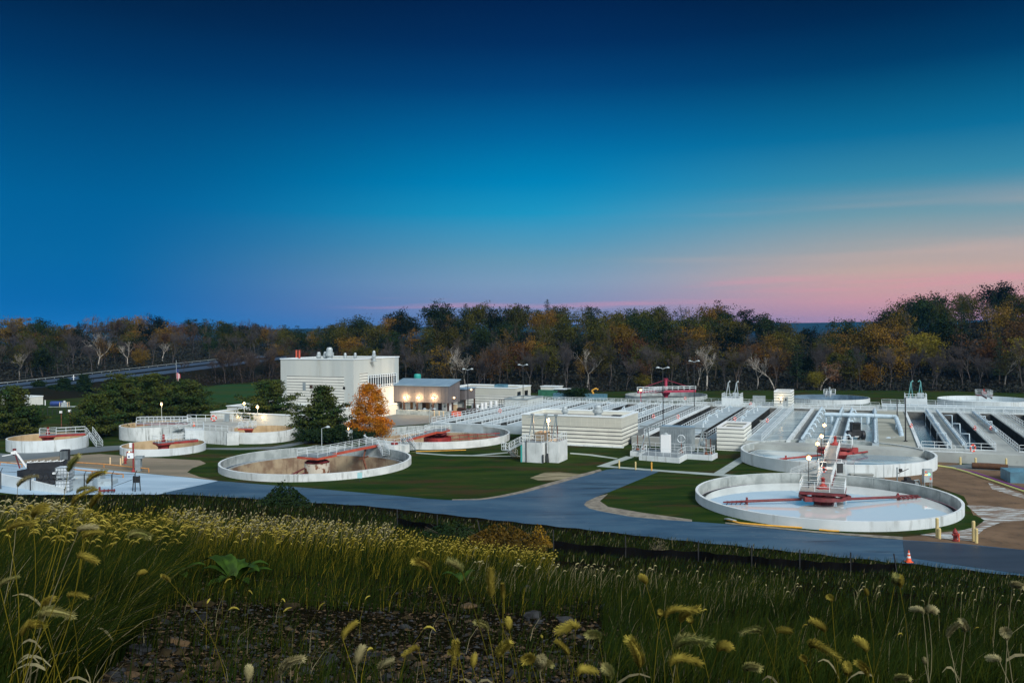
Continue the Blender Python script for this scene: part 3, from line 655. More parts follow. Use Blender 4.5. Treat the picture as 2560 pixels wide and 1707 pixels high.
g = MB(); g.tube([(3.0, 3.0, 2.4), (3.0, 2.2, .7), (6.6, 1.5, .5)], .06, 6); g.tube([(6.6, 1.5, .5), (6.6, 1.9, 2.6), (3.0, 3.0, 2.6)], .05, 6); g.obj('pipe', 'lead_grey', ln)

# C: empty muddy tank at left
tC = tank('clarifier_tank', 'large round tank on the left lawn, drained, brown and rusty inside', TCc, 'concrete_white', 'concrete_inner', depth=4.2, water='mud_floor', m_low='concrete_mud', zlaund=-0.35)
dC = Vector((0.47, 0.88, 0)); b = bridge(tC, TCc, dC, 1.9, 14.6, 1.55, 1.3, 'red_orange', 2.1, pw=2.0)
g = MB(); g.lathe([(1.85, 0.45), (1.9, -.2), (1.9, -1.5), (2.0, -1.55), (2.0, -1.7), (0, -1.7)], 28, smooth=False); g.lathe([(0.8, -1.7), (.8, -4.2)], 16); g.obj('feed_well', 'rusty', tC)
g = MB(); g.lathe([(1.6, .75), (1.9, .55), (1.6, .3), (.5, .25)], 20); g.lathe([(.45, 1.5), (.45, .3)], 12); g.lathe([(1.2, 1.2), (1.3, .8)], 12); g.obj('drive_ring', 'maroon', tC)
g = MB()
for s_ in (-1, 1):
    for z in (0, -.7):
        g.beam((-1.5, -.5 + .5 * s_, -.2 + z), (-7.5, -5 + .5 * s_, -2.9 + z * .6), .14, .14)
    for k in range(6):
        c = Vector((-2.5 - k, -1.2 - k * .75, -.7 - .42 * k)); g.beam(c + Vector((0, .5 * s_, 0)), c + Vector((-.8, -.5, -1.0)), .08, .08)
g.obj('rake_arm', 'maroon', tC)
g = MB()
for k in range(6): g.beam((2.5 + k, 1 + k * .5, -3.6), (3.0 + k, 1 + k * .5, -2.6 - .2 * (k % 2)), .1, .1)
g.beam((2, .8, -3.3), (9.0, 3.6, -3.2), .16, .16); g.obj('rake_arm', 'rust', tC)
g = MB(); g.beam((5.6, 10.4, 1.2), (5.4, 9.2, -.4), .2, .2); g.beam((4.6, 9.6, -.5), (6.2, 9.0, .0), .25, .25); g.beam((5.4, 9.2, -.4), (6.0, 8.6, -2.2), .25, .25); g.lathe([(.0, -2.1), (.35, -2.3), (.3, -2.9), (0, -3.0)], 10, (6.0, 8.6, 0)); g.obj('scum_pipe', 'rust', tC)
# D: behind C
tD = tank('clarifier_tank', 'large round tank behind the drained one, empty with a red drum at its centre', TD, 'concrete_white', 'concrete_inner', depth=3.2, water='concrete_tan', m_low='concrete_mud', zlaund=-0.1)
dD = Vector((-0.34, -0.94, 0)); b = bridge(tD, TD, dD, -3.5, 13.8, 1.75, 1.2, 'red_orange', 1.9, pw=1.7)
g = MB(); g.lathe([(2.6, .55), (2.6, -1.1), (0, -1.1)], 30); g.lathe([(2.6, .55), (2.45, .55), (2.45, -.5)], 30); g.obj('feed_well', 'red', tD)
g = MB(); g.lathe([(1.6, 1.35), (1.9, 1.0), (1.5, .7), (.4, .6)], 20); g.lathe([(.5, 1.7), (.5, -3)], 12); g.obj('drive_ring', 'maroon', tD)
g = MB()
for z in (.1, .8): g.beam((2.0, .3, z - .2), (11.6, 4.2 - z, z - .1), .13, .13)
for k in range(5): g.beam((4 + k * 1.7, 1.1 + k * .7, .75), (4.2 + k * 1.7, 1.1 + k * .7, -.7), .1, .1)
g.obj('skimmer_arm', 'red', tD)
stp = Vector((dD.x, dD.y, 0)) * 13.9; stairs(tD, stp + Vector((.3, 0, 1.7)), stp + Vector((1.9, -2.2, .1)), 1.3, 7)
# landing and stairs between C and D
pC = Vector((TCc[0], TCc[1], 0)) + dC * 14.3
lc = thing('stair_landing', 'concrete block landing with red valve between the two left lawn tanks', 'landing', (pC.x, pC.y, 0), math.atan2(dC.y, dC.x) - math.pi / 2)
g = MB(); g.box(-.8, 0, 0, 4.0, 2.0, 1.45); g.box(1.6, 2.003, 0, 4.6, 3.4, 1.3); g.obj('platform', 'concrete_white', lc)
g = MB(); g.lathe([(.6, 1.5), (.6, 1.75), (.15, 1.8), (.15, 2.2), (0, 2.2)], 14, (3.0, 1.4, 0)); g.obj('valve_wheel', 'red', lc)
rail_parts([(.8, .1, 1.45), (3.9, .1, 1.45), (3.9, 1.9, 1.45)], lc, 1.3)
stairs(lc, (1.2, -0.1, 1.45), (3.6, -1.8, .1), 1.2, 7)

# E F: small round tanks
def small_tank(t, label, pxe, pye, m_low='concrete_tan', floor='concrete_tan', lev=None):
    o = tank('settling_tank', label, t, 'concrete_clean', m_low, depth=1.6, launder=False, level=lev, water=floor, wall=.25, cat='settling tank', group='small round concrete settling tanks')
    e = Vector(P(pxe, pye, t[3] + .35)); d = Vector((e.x - t[0], e.y - t[1], 0)); L_ = d.length; d.normalize()
    b = bridge(o, t, d, -1.2, min(L_, t[2]), t[3] + .35, 1.2, 'red', 1.3, pw=1.3)
    g = MB(); g.lathe([(1.3, t[3] - .05), (.9, t[3] - .45), (.9, t[3] - .8), (.5, -1.5)], 16); g.lathe([(.3, t[3] + .4), (.35, t[3] + .7), (.2, t[3] + .8), (.2, t[3] + 1.6), (0, t[3] + 1.7)], 12)
    g.obj('drive_motor', 'red', o); return o, d, b
tE, dE, _ = small_tank(TE, 'small round white tank at the left edge of the yard with stairs beside it', 213, 1081)
e0 = dE * (TE[2] + .1); stairs(tE, e0 + Vector((0, 0, TE[3] + .3)), e0 + Vector((3.1, -2.6, .1)), 1.1, 10)
tF, dF, _ = small_tank(TF, 'small round white tank in front with a thin layer of green in it', 492, 1097, floor='dirt_pale')
# G, H and the raised deck between them
tG = tank('settling_tank', 'tall round stained tank at the back left, joined to the raised deck', TG, 'concrete_white', 'concrete_tan', depth=1.0, launder=False, water='concrete_tan', wall=.25, cat='settling tank', group='small round concrete settling tanks')
bridge(tG, TG, (1, -.05), -4.8, 6.5, 2.85, 1.2, 'red', 0, plat and 0 if False else 0) if False else None
g = MB(); g.beam((-3.6, .3, 2.75), (6.4, .3, 2.75), 1.6, .12); g.obj('walkway', 'grating', tG)
rail_parts([(6.4, -.5, 2.8), (-3.6, -.5, 2.8), (-3.6, 1.1, 2.8), (6.4, 1.1, 2.8)], tG, 1.6, w=.07); 
g = MB(); g.beam((-3.6, -.52, 2.55), (6.4, -.52, 2.55), .1, .35); g.lathe([(.9, 2.4), (.6, 1.8), (.6, -1)], 14); g.obj('drive_motor', 'maroon', tG)
tH = tank('settling_tank', 'round tank at the right end of the raised deck, tan inside, beside the pines', TH, 'concrete_white', 'concrete_tan', depth=1.3, launder=False, water='concrete_tan', wall=.25, cat='settling tank', group='small round concrete settling tanks')
g = MB(); g.cbox((-2.2, -1.4, 2.4), (2.6, 2.4, .1)); g.obj('walkway', 'grating', tH)
rail_parts([(-3.5, -2.6, 2.45), (-.9, -2.6, 2.45), (-.9, -.2, 2.45), (-3.5, -.2, 2.45)], tH, .9, closed=True, w=.06)
g = MB(); g.cbox((-2.2, -2.62, 2.28), (2.8, .1, .25)); g.lathe([(.9, 2.2), (.7, 1.7), (.5, 1.2), (.5, -1)], 14, (-2.0, -1.3, 0)); g.obj('drive_motor', 'red_orange', tH)
dk = thing('raised_deck', 'raised concrete deck with railings, stairs and a life ring between the back left tanks', 'deck', (0, 0, 0))
def q(px, py, h): return P(px, py, h)[:2]
poly = [q(338, 1068, 2.4), q(440, 1070, 2.4), q(462, 1068, 2.4), q(462, 1066, 2.4), q(508, 1067, 2.4), q(509, 1075, 2.4), q(570, 1079, 2.4), q(572, 1070, 2.4), q(622, 1052, 2.4), q(560, 1046, 2.4), q(470, 1044, 2.4), q(455, 1052, 2.4)]
g = MB(); g.prism(poly, 0, 2.4); g.obj('slab', ['concrete_white'], dk)
g = MB(); g.prism([(x, y) for x, y in poly], 2.403, 2.43); g.obj('deck_surface', 'deck', dk)
a0, b0, c0, d0, e0_, f0 = [Vector(P(x, y, 2.43)) for x, y in ((462, 1066), (508, 1067.5), (510, 1075), (570, 1078.5), (340, 1066), (622, 1052))]
back_l = [Vector(P(x, y, 2.43)) for x, y in ((468, 1052.5), (560, 1053.5), (625, 1056))]
rail_parts(back_l, dk, 1.9, h=1.3, w=.07); rail_parts([a0, b0, c0, d0], dk, 1.5, w=.06); rail_parts([e0_, Vector(P(440, 1068.5, 2.43)), a0], dk, 1.9, w=.06)
s0 = Vector(P(455, 1070, 2.43)); s1 = Vector(P(405, 1096, .1)); stairs(dk, s0, s1, 1.3, 14)
g = MB(); g.box(*[0] * 6) if False else None
g.prism([q(461, 1068, 2.6), q(509, 1068, 2.6), q(511, 1073, 2.6), q(463, 1074, 2.6)], 0, 2.45); g.obj('landing_block', 'concrete_clean', dk)
g = MB(); g.prism([q(567, 1081, 2.3), q(597, 1080, 2.3), q(597, 1077, 2.3), q(567, 1077, 2.3)], 0, 2.2); g.obj('buttress', 'concrete_white', dk)
g = MB(); g.cbox((Vector(P(568, 1054, 2.43)) + Vector((0, 0, .8))), (.9, .5, 1.5)); g.obj('cabinet', 'lead_grey', dk)
def life_ring(label, loc, nrm=(0, -1, 0), R_=0.38, r=.09, m_='buoy'):
    nrm = Vector(nrm).normalized(); a = nrm.cross(Vector((0, 0, 1))).normalized(); b = a.cross(nrm)
    g = MB(); pts = [a * math.cos(t) * R_ + b * math.sin(t) * R_ for t in [2 * math.pi * k / 20 for k in range(21)]]
    g.tube(pts, r, 8, cap=False); o = thing('life_ring', label, 'life ring', loc, 0, 'orange life rings on the railings'); g.obj('ring', m_, o)
    g = MB(); g.tube([p * 1.12 for p in pts], .025, 5, cap=False)
    for k in range(4):
        p = pts[k * 5 + 2]; d = (pts[k * 5 + 3] - pts[k * 5 + 1]).normalized() * .07; g.tube([p - d, p + d], r * 1.12, 8)
    g.obj('rope', 'white', o); return o
life_ring('orange life ring on the raised deck railing above the back left tanks', Vector(P(535, 1054.5, 2.43)) + Vector((0, -.15, .75)), R_=.5, r=.12)
life_ring('orange life ring on the white block between the two left lawn tanks', Vector(P(987, 1122, .6)) + Vector((0, -.2, .2)), R_=.52, r=.13)
# I J K: tanks beyond the basins
tI = tank('clarifier_tank', 'round tank at the far edge with a magenta truss bridge across it', TI, 'concrete_inner', 'concrete_inner', m_rim='galv', depth=2.5, level=-.3, water='water_dark', launder=False)
g = MB(); g.beam((-9.0, -3.0, 2.3), (9.0, 0.5, 2.3), .9, .1); g.beam((0, 0, 2.3), (-9.5, -14, 2.3), 1.1, .1); g.obj('walkway', 'grating', tI)
g = MB()
for e in (-1, 1): g.beam((-9.0, -3.0 + e * .5, 2.0), (9.0, .5 + e * .5, 2.0), .12, .7)
g.lathe([(.45, 2.3), (.45, 5.6), (.7, 5.65), (.7, 5.8), (0, 5.8)], 10)
for e in (-1, 1): g.beam((0, 0, 5.4), (e * 6.5, e * 1.3, 3.4), .1, .1)
g.lathe([(1.5, 2.2), (1.2, 1.2), (.6, .5), (.6, -2)], 14); g.obj('truss', 'magenta', tI)
rail_parts([(-9.0, -3.5, 2.35), (9.0, 0, 2.35)], tI, 1.8, w=.08); rail_parts([(-9.0, -2.5, 2.35), (9.0, 1.0, 2.35)], tI, 1.8, w=.08); rail_parts([(-.6, 0, 2.35), (-10, -14, 2.35)], tI, 1.8, w=.08); rail_parts([(.6, 0, 2.35), (-9, -14, 2.35)], tI, 1.8, w=.08)
tJ = tank('clarifier_tank', 'round tank beyond the tall pipes, pale wall and blue-shaded inside', TJ, 'concrete_clean', 'water_blue', m_rim='galv', depth=2.5, level=-.2, water='water_blue', launder=False)
b = bridge(tJ, TJ, (-.39, -.92), -1, 10.5, 2.3, 1.1, 'galv', 1.5, pw=1.5)
g = MB(); g.lathe([(.5, 2.3), (.5, 3.0), (.2, 3.1), (.2, 4.0), (0, 4.0)], 10); g.obj('drive_motor', 'galv', tJ)
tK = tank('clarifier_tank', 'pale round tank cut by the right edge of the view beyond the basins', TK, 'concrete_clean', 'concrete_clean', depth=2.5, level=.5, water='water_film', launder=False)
b = bridge(tK, TK, (-.39, -.92), -1, 11, 2.8, 1.2, 'maroon', 2.0, pw=1.8)
g = MB(); g.lathe([(.6, 2.8), (.6, 3.4), (.2, 3.5), (.2, 4.2), (0, 4.2)], 10); g.obj('drive_motor', 'red', tK)
# ------------------------------------------------------------------ long basins: strips running away along the plant grid
DH = 1.5
def slab(label, a0, a1, b0, b1, m_='deck', z1=DH, z0=-2.5, name='walkway', cat='walkway', group='concrete walkways between the basins'):
    g = MB(); g.box(0, 0, z0, a1 - a0, b1 - b0, z1)
    o = g.obj(name, m_, None, G(a0, b0), GR); return tag(o, label, cat, group)
def basin(label, a0, a1, b0, b1, lvl, wm, wallm='wall_dark', beams=0, weir=False, cat='basin', group='long open basins'):
    o = plant('basin', label, cat, a0, b0, 0, group); w = a1 - a0; l = b1 - b0
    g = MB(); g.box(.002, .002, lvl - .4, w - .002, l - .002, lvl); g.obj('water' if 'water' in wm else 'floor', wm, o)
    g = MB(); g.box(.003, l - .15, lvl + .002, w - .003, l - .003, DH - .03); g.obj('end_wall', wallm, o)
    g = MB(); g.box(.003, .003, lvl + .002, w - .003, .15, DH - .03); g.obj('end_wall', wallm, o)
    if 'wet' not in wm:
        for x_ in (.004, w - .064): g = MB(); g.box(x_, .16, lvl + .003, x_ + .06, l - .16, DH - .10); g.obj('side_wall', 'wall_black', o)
    if beams:
        for k in range(beams):
            y = l * (k + .7) / (beams + .5); g = MB(); g.box(.004, y, lvl + .35, w - .004, y + .35, lvl + .75); g.obj('cross_beam', 'deck', o)
    if weir:
        g = MB(); g.beam((w * .55, .2, lvl + .5), (w * .55, l - .2, lvl + .5), .12, .9); g.obj('baffle', 'galv', o)
    return o
slab('broad pale walkway closing the basins along the front right', -19.6, BA1, BF, 146.2)
slab('short pale walkway between the generator box and the striped hut', -39.0, -24.4, 144.6, 146.2)
slab('pale walkway closing the basins along the far end', BA0, BA1, 209.5, BB, 'deck')
F0, B0 = 146.2, 209.5
S_ = [ # kind, a0, a1, material/label
 ('w', -83.5, -81.2, 'deck_pale', 'outermost pale walkway at the left end of the basins'),
 ('p', -81.2, -78.6, 'water_dark', 'narrow dark basin nearest the left end of the block'),
 ('w', -78.6, -75.4, 'deck_pale', 'pale cover walkway second from the left end'),
 ('p', -75.4, -72.8, 'water_dark', 'narrow dark basin second from the left end'),
 ('w', -72.8, -69.8, 'deck_pale', 'pale cover walkway third from the left end'),
 ('p', -69.8, -67.2, 'water_dark', 'narrow dark basin third from the left end'),
 ('w', -67.2, -63.6, 'deck_pale', 'pale cover walkway behind the left half of the tiled building'),
 ('p', -63.6, -61.0, 'water_dark', 'narrow dark basin behind the left half of the tiled building'),
 ('w', -61.0, -57.4, 'deck_pale', 'pale cover walkway behind the middle of the tiled building'),
 ('p', -57.4, -54.8, 'water_dark', 'narrow dark basin behind the middle of the tiled building'),
 ('w', -54.8, -51.4, 'deck_pale', 'pale cover walkway behind the right half of the tiled building'),
 ('p', -51.4, -48.8, 'water_dark', 'narrow dark basin behind the right half of the tiled building'),
 ('w', -48.8, -45.6, 'deck_pale', 'pale cover walkway at the right corner of the tiled building'),
 ('p', -45.6, -42.8, 'water_dark', 'narrow dark basin at the right corner of the tiled building')]
names = {}
for k, a0, a1, m_, lb in S_:
    f = 154.5 if a0 < -55 else 153.5
    if k == 'w': slab(lb, a0, a1, f, B0, m_)
    else: basin(lb, a0, a1, f, B0, 0.1, m_, weir=True)
tag(slab('x', -83.5, -42.8, 152.6, 153.5, 'deck_pale'), 'pale front curb behind the tiled building and the round tanks', 'walkway')
slab('pale strip beside the grey service alley', -42.8, -40.9, 146.2, B0, 'deck_pale')
slab('dark grey service alley between the basins', -40.9, -37.6, 146.2, B0, 'lane', z1=DH - .12, group='grey service alleys')
slab('cream parapet strip on the right side of the service alley', -37.6, -36.6, 146.2, B0, 'concrete_clean', z1=DH + .15)
basin('dark channel just right of the service alley', -36.6, -32.6, F0, B0, -.2, 'water_dark', weir=True)
slab('pale pipe walkway behind the grey generator box', -32.6, -28.8, F0, B0, 'deck_pale')
basin('dark channel behind the hoist platform', -28.8, -26.2, F0, B0, -.2, 'water_dark', weir=True)
slab('pale pipe walkway behind the white striped hut', -26.2, -22.6, F0, B0, 'deck_pale')
basin('dark channel behind the white striped hut', -22.6, -19.6, F0, B0, -.2, 'water_dark', beams=2)
slab('light grey walkway right of the striped hut, edged by low railing', -19.6, -17.1, F0, B0, 'deck_pale')
basin('shallow wet concrete bay left of the first white wall', -17.1, -13.2, F0, B0, 1.1, 'wet_pale', cat='concrete bay', group='shallow wet concrete bays')
slab('thin white wall between two concrete bays', -13.2, -12.6, F0, B0, 'concrete_clean', z1=DH + .25)
slab('grey lane left of the white pipe walkway', -12.6, -11.2, F0, B0, 'lane', z1=DH - .3, group='grey service alleys')
slab('white channel edge with pipe stubs behind the second right tank', -11.2, -10.4, F0, B0, 'deck_pale', z1=DH + .2)
basin('shallow wet bay left of the standing white pipes', -10.4, -6.9, F0, B0, 1.0, 'wet_pale', cat='concrete bay', group='shallow wet concrete bays')
slab('pale pipe wall carrying a white pipe behind the bridge', -6.9, -6.0, F0, B0, 'deck_pale', z1=DH + .2)
slab('grey lane between the two pipe walls behind the bridge', -6.0, -4.7, F0, B0, 'lane', z1=DH - .3, group='grey service alleys')
slab('pale pipe wall left of the black tractor', -4.7, -4.0, F0, B0, 'deck_pale', z1=DH + .2)
basin('shallow wet bay with the black tractor on it', -4.0, -.1, F0, B0, 1.15, 'wet_pale', cat='concrete bay', group='shallow wet concrete bays')
slab('pale pipe wall right of the black tractor', -.1, .9, F0, B0, 'deck_pale', z1=DH + .2)
slab('broad tan concrete deck under the big white pipe', .9, 6.5, F0, B0, 'deck_tan')
slab('thin pale wall left of the blue-watered basin', 6.5, 7.0, F0, B0, 'concrete_clean', z1=DH + .2)
basin('open basin of choppy blue water right of the black poles', 7.0, 10.6, F0, B0, -.2, 'water_blue', beams=0)
slab('walkway with a round pipe right of the first blue basin', 10.6, 11.3, F0, B0, 'deck_pale')
slab('grey deck between two long white pipes', 11.3, 13.2, F0, B0, 'deck')
basin('open basin of blue water behind the life ring', 13.2, 17.1, F0, B0, -.3, 'water_blue')
slab('grey deck with railings right of the life ring basin', 17.1, 20.2, F0, B0, 'deck')
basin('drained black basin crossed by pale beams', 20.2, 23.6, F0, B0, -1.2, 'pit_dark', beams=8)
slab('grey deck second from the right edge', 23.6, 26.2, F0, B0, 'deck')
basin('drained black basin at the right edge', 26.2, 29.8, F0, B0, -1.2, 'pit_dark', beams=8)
slab('grey deck at the right edge of the view', 29.8, 45.0, F0, B0, 'deck')
# railings along them
for a, f, lb in ((-83.4, 153, 'outermost railing at the left end of the basins'), (-81.3, 153, 'second railing from the left end of the basins'),
        (-78.4, 154, 'third railing from the left end of the basins'), (-75.6, 154, 'fourth railing from the left end of the basins'), (-72.6, 154, 'fifth railing from the left end of the basins'), (-70.0, 154, 'sixth railing from the left end of the basins'), (-67.0, 154, 'railing that meets the tiled building at its left corner'),
        (-61.2, 154, 'railing behind the left part of the tiled building roof'), (-57.6, 154, 'railing behind the middle of the tiled building roof'), (-51.6, 154, 'railing behind the roof hatch of the tiled building'), (-48.6, 154, 'railing behind the right corner of the tiled building'), (-45.8, 154, 'railing second right of the tiled building corner'),
        (-42.9, 153, 'railing on the left edge of the pale strip by the service alley'), (-37.4, 147, 'railing on the right edge of the service alley'), (-32.5, 146.5, 'railing left of the pipe walkway behind the generator box'),
        (-26.1, 146.5, 'railing running into the left side of the striped hut'), (-19.5, 146.5, 'railing right of the striped hut'), (-17.2, 146.5, 'thin low railing beside the wet concrete bay'),
        (11.2, 146.5, 'railing beside the pipe right of the first blue basin'), (13.1, 146.5, 'railing left of the life ring basin'), (17.2, 146.5, 'railing right of the life ring basin'), (20.1, 146.5, 'railing on the left edge of the beam-crossed basin'),
        (23.7, 146.5, 'railing on the right edge of the beam-crossed basin'), (26.1, 146.5, 'railing second from the right edge of the view')):
    deck_railing(lb, a, f + .3, a, B0 if a > -40 else B0 - .3, DH, group='railings along the basin walkways', w=.07 if a != -17.2 else .05)
for a0, b0, a1, b1, lb in ((-83.4, 153.1, -68.0, 153.1, 'front railing of the basins behind the round left tank'), (7.0, 146.0, 10.6, 146.0, 'front railing of the first blue basin'), (13.2, 146.0, 17.1, 146.0, 'front railing of the basin with the life ring'),
        (20.2, 146.0, 23.6, 146.0, 'front railing of the beam-crossed basin'), (-28.8, 146.0, -26.2, 146.0, 'short railing in front of the dark channel by the hoist'), (7.0, 142.1, 13.5, 142.1, 'thin railing on the deck wall beside the second right tank'), (21.0, 142.1, 30, 142.1, 'thin railing on the deck wall above the straw roll'),
        (-83, 209.8, -39, 209.8, 'left half of the near railing along the far cross walkway'), (-36, 209.8, 3, 209.8, 'middle stretch of the near railing along the far cross walkway'), (5, 209.8, 40, 209.8, 'right stretch of the near railing along the far cross walkway'),
        (-83, 212.8, -39, 212.8, 'left half of the far railing along the far cross walkway'), (-36, 212.8, 3, 212.8, 'middle stretch of the far railing along the far cross walkway'), (5, 212.8, 40, 212.8, 'right stretch of the far railing along the far cross walkway')):
    deck_railing(lb, a0, b0, a1, b1, DH, group='railings along the basin walkways', w=.05 if 'thin' in lb else .065)
tag(slab('x', 2.0, 45.0, 213.05, 220.0, 'deck_pale', z1=2.3), 'higher pale walkway beyond the right-hand basins', 'walkway')
deck_railing('railing on the higher walkway beyond the right basins', 2.0, 213.3, 44.0, 213.3, 2.3, w=.065)
deck_railing('outer railing on the higher walkway beyond the right basins', 2.0, 219.6, 44.0, 219.6, 2.3, w=.065)
tag(slab('x', -45.0, 1.9, 213.05, 221.0, 'deck', z1=1.45), 'flat grey apron beyond the middle basins', 'walkway')
deck_railing('railing at the outer edge of the grey apron beyond the middle basins', -44.0, 220.6, 1.5, 220.6, 1.45, w=.06)

# pipes, channel plates, small gear
def pipe_run(label, pts, r, m_='pipe_blue', n=12, flanges=True, group=None, name='pipe', cat='pipe'):
    o = thing(name, label, cat, (0, 0, 0), 0, group); g = MB(); g.tube(pts, r, n); g.obj('tube', m_, o)
    if flanges:
        g = MB()
        for i in range(len(pts) - 1):
            a, b = Vector(pts[i]), Vector(pts[i + 1]); L_ = (b - a).length; k = max(1, int(L_ / 4))
            for j in range(1, k + 1):
                c = a.lerp(b, j / (k + 1)); d = (b - a).normalized() * .05; g.tube([c - d, c + d], r * 1.12, n)
        g.obj('flange', 'galv', o)
    return o
def gp(a, b, z): return G(a, b, z)
# the big insulated pipe: native px (2068,1035)->(2237,1041)->(2245,1045)->(2250,1096)->(2220,1105)
p0 = P(2062, 1036, 4.0); 
ax0, bx0 = -4.2 - 5.2, 177.0
big = [PD(2062, 1036, 172), PD(2150, 1038, 169), PD(2225, 1041, 166.5), PD(2239, 1042, 166), PD(2242, 1049, 165), PD(2251, 1075, 152), PD(2254, 1092, 147), PD(2250, 1097, 146), PD(2232, 1099, 144.6), PD(2222, 1104, 144), (PD(2222, 1104, 144)[0] - .2, 143.8, 1.5)]
bigp = pipe_run('thick pale insulated pipe bent round over the tan deck', big, .42, n=16)
g = MB()
for px, py, yb, Y, r in ((2079, 1040, 1069, 171.2, .32), (2153, 1042, 1074, 168.6, .16), (2170, 1042, 1074, 168, .32)):
    t_ = PD(px, py, Y); g.tube([t_, (t_[0], t_[1], 1.0)], r, 10)
for px, py, Y in ((2192, 1044, 167.4), (2240, 1050, 163.5), (2240, 1063, 156)):
    t_ = PD(px, py, Y); g.tube([t_, (t_[0], t_[1], 1.5)], .12, 8)
for px, py, Y in ((2065, 1040, 172),): 
    t_ = PD(px, py, Y); g.tube([t_, (t_[0], t_[1], 1.0)], .2, 8)
g.obj('support_leg', 'pipe_blue', bigp)
for a, lb in ((-10.8, 'long pipe on the white channel edge behind the second right tank'), (-6.45, 'long white pipe on the wall behind the bridge'), (-4.35, 'long pipe on the wall left of the black tractor'), (.4, 'long pipe on the wall right of the black tractor'),
              (10.95, 'long pipe right of the first blue basin'), (13.0, 'long shiny pipe left of the life ring basin'), (20.0, 'shorter shiny pipe on the deck right of the life ring basin')):
    b1 = 208 if a < 18 else 207; b0_ = 148.0 if a < 18 else 170.0
    o = pipe_run(lb, [gp(a, b0_, DH + .55), gp(a, b1, DH + .55)], .24, 'pipe_blue' if a > -12 else 'galv', 10, group='long pipes laid on the basin walls')
    for k in range(7 if a < 5 else 5):
        g = MB(); b_ = b0_ + 6 + k * (b1 - b0_) / 7.5; sd_ = 1 if a < -10 or a in (-4.35, 13.0) else -1
        if a in (-10.8, -4.35): g.tube([gp(a, b_, DH + .6), gp(a + .7, b_, DH + .7), gp(a + 1.0, b_, DH + .1)], .13, 8)
        elif a > 10 and k in (0, 2, 4): g.tube([gp(a, b_, DH + .6), gp(a, b_, DH + 1.6), gp(a + sd_ * 1.3, b_, DH + 1.6), gp(a + sd_ * 1.35, b_, DH - .8)], .10, 8)
        else: g.tube([gp(a, b_, DH + .4), gp(a + .1, b_, DH - .1)], .1, 6)
        g.obj('branch_pipe', 'pipe_blue', o)
# valve gear on the pale pipe walkways
rr = random.Random(11)
def valve(a, b, lb, k):
    o = plant('valve_stand', lb, 'valve', a, b, DH, 'valve stands on the pipe walkways')
    g = MB(); g.tube([(0, 0, 0), (0, 0, .9)], .09, 8); g.lathe([(.22, .0), (.22, .1), (.1, .12)], 10); g.obj('stem', 'rail', o)
    g = MB()
    if k == 0: g.tube([(.3 * math.cos(t), .3 * math.sin(t), .95) for t in [i * math.pi / 6 for i in range(13)]], .035, 5, cap=False); g.beam((-.3, 0, .95), (.3, 0, .95), .04, .04); g.obj('hand_wheel', 'galv', o)
    else: g.tube([(0, 0, .85), (.35, 0, 1.2), (.8, 0, .9)], .11, 8); g.obj('elbow', 'pipe_blue', o)
    return o
strips = ((-30.8, 'on the pipe walkway behind the generator box'), (-24.4, 'on the pipe walkway behind the striped hut'), (-47.2, 'on the pale walkway right of the tiled building'), (-53.1, 'on the pale walkway behind the roof hatch'), (-59.2, 'on the pale walkway behind the tiled building'))
for a, lb in strips:
    for k in range(8):
        valve(a + rr.uniform(-.9, .9), 158 + k * 6 + rr.uniform(-2, 2), ('nearest', 'second nearest', 'third nearest', 'fourth nearest', 'fifth nearest', 'third farthest', 'second farthest', 'farthest')[k] + ' small valve stand ' + lb, k % 2)
for a, b, lb in ((-12.4 + 15.2, 206, 'x'),): pass
for a, b, z, lb, nrm in ((17.15, 149.5, 0, '', 0),): pass
life_ring('big red life ring on the front railing of the right blue basin', P(2432, 1120, 2.05), (.39, -.92, 0), .5, .12)
for px, py, lb in ((1633.5, 1040.5, 'life ring on the railing right of the tiled building'), (1695, 1041.5, 'life ring on the service alley railing'), (1837, 1047, 'life ring on the railing behind the striped hut'), (1918, 1051, 'life ring on the railing right of the striped hut'),
                   (2278, 1064, 'life ring on the thin wall left of the first blue basin'), (2437, 1070, 'life ring halfway along the railing right of the life ring basin'), (2477, 1070.5, 'life ring beside the shorter shiny pipe'), (1876.5, 1009.5, 'life ring on the far cross walkway left of the small striped tower'), (1713, 995.5, 'round life ring in front of the far tank with the magenta bridge'),
                   (1250, 1027, 'life ring on the outermost left basin railing')):
    life_ring(lb, P(px, py, 2.1), (.6, -.8, 0), .34, .11)
def cn(px, py, h, label, s=1.0):
    o = thing('traffic_cone', label, 'traffic cone', P(px, py, h), 0, 'orange and white traffic cones'); o.scale = (s,) * 3
    g = MB(); g.box(-.22, -.22, 0, .22, .22, .04); g.lathe([(.17, .04), (.125, .28)], 16); g.lathe([(.10, .40), (.078, .52)], 16); g.lathe([(.062, .60), (.03, .76), (.0, .77)], 16); g.obj('body', 'cone', o)
    g = MB(); g.lathe([(.127, .28), (.102, .40)], 16); g.lathe([(.08, .52), (.064, .60)], 16); g.obj('reflective_collar', 'white', o)
cn(2272, 1404, .03, 'orange and white cone standing on the new asphalt patch by the road edge', 1.3)
cn(1664 - 1179, 1065, 2.43, 'small orange cone on the raised deck at the back left', 1.1)
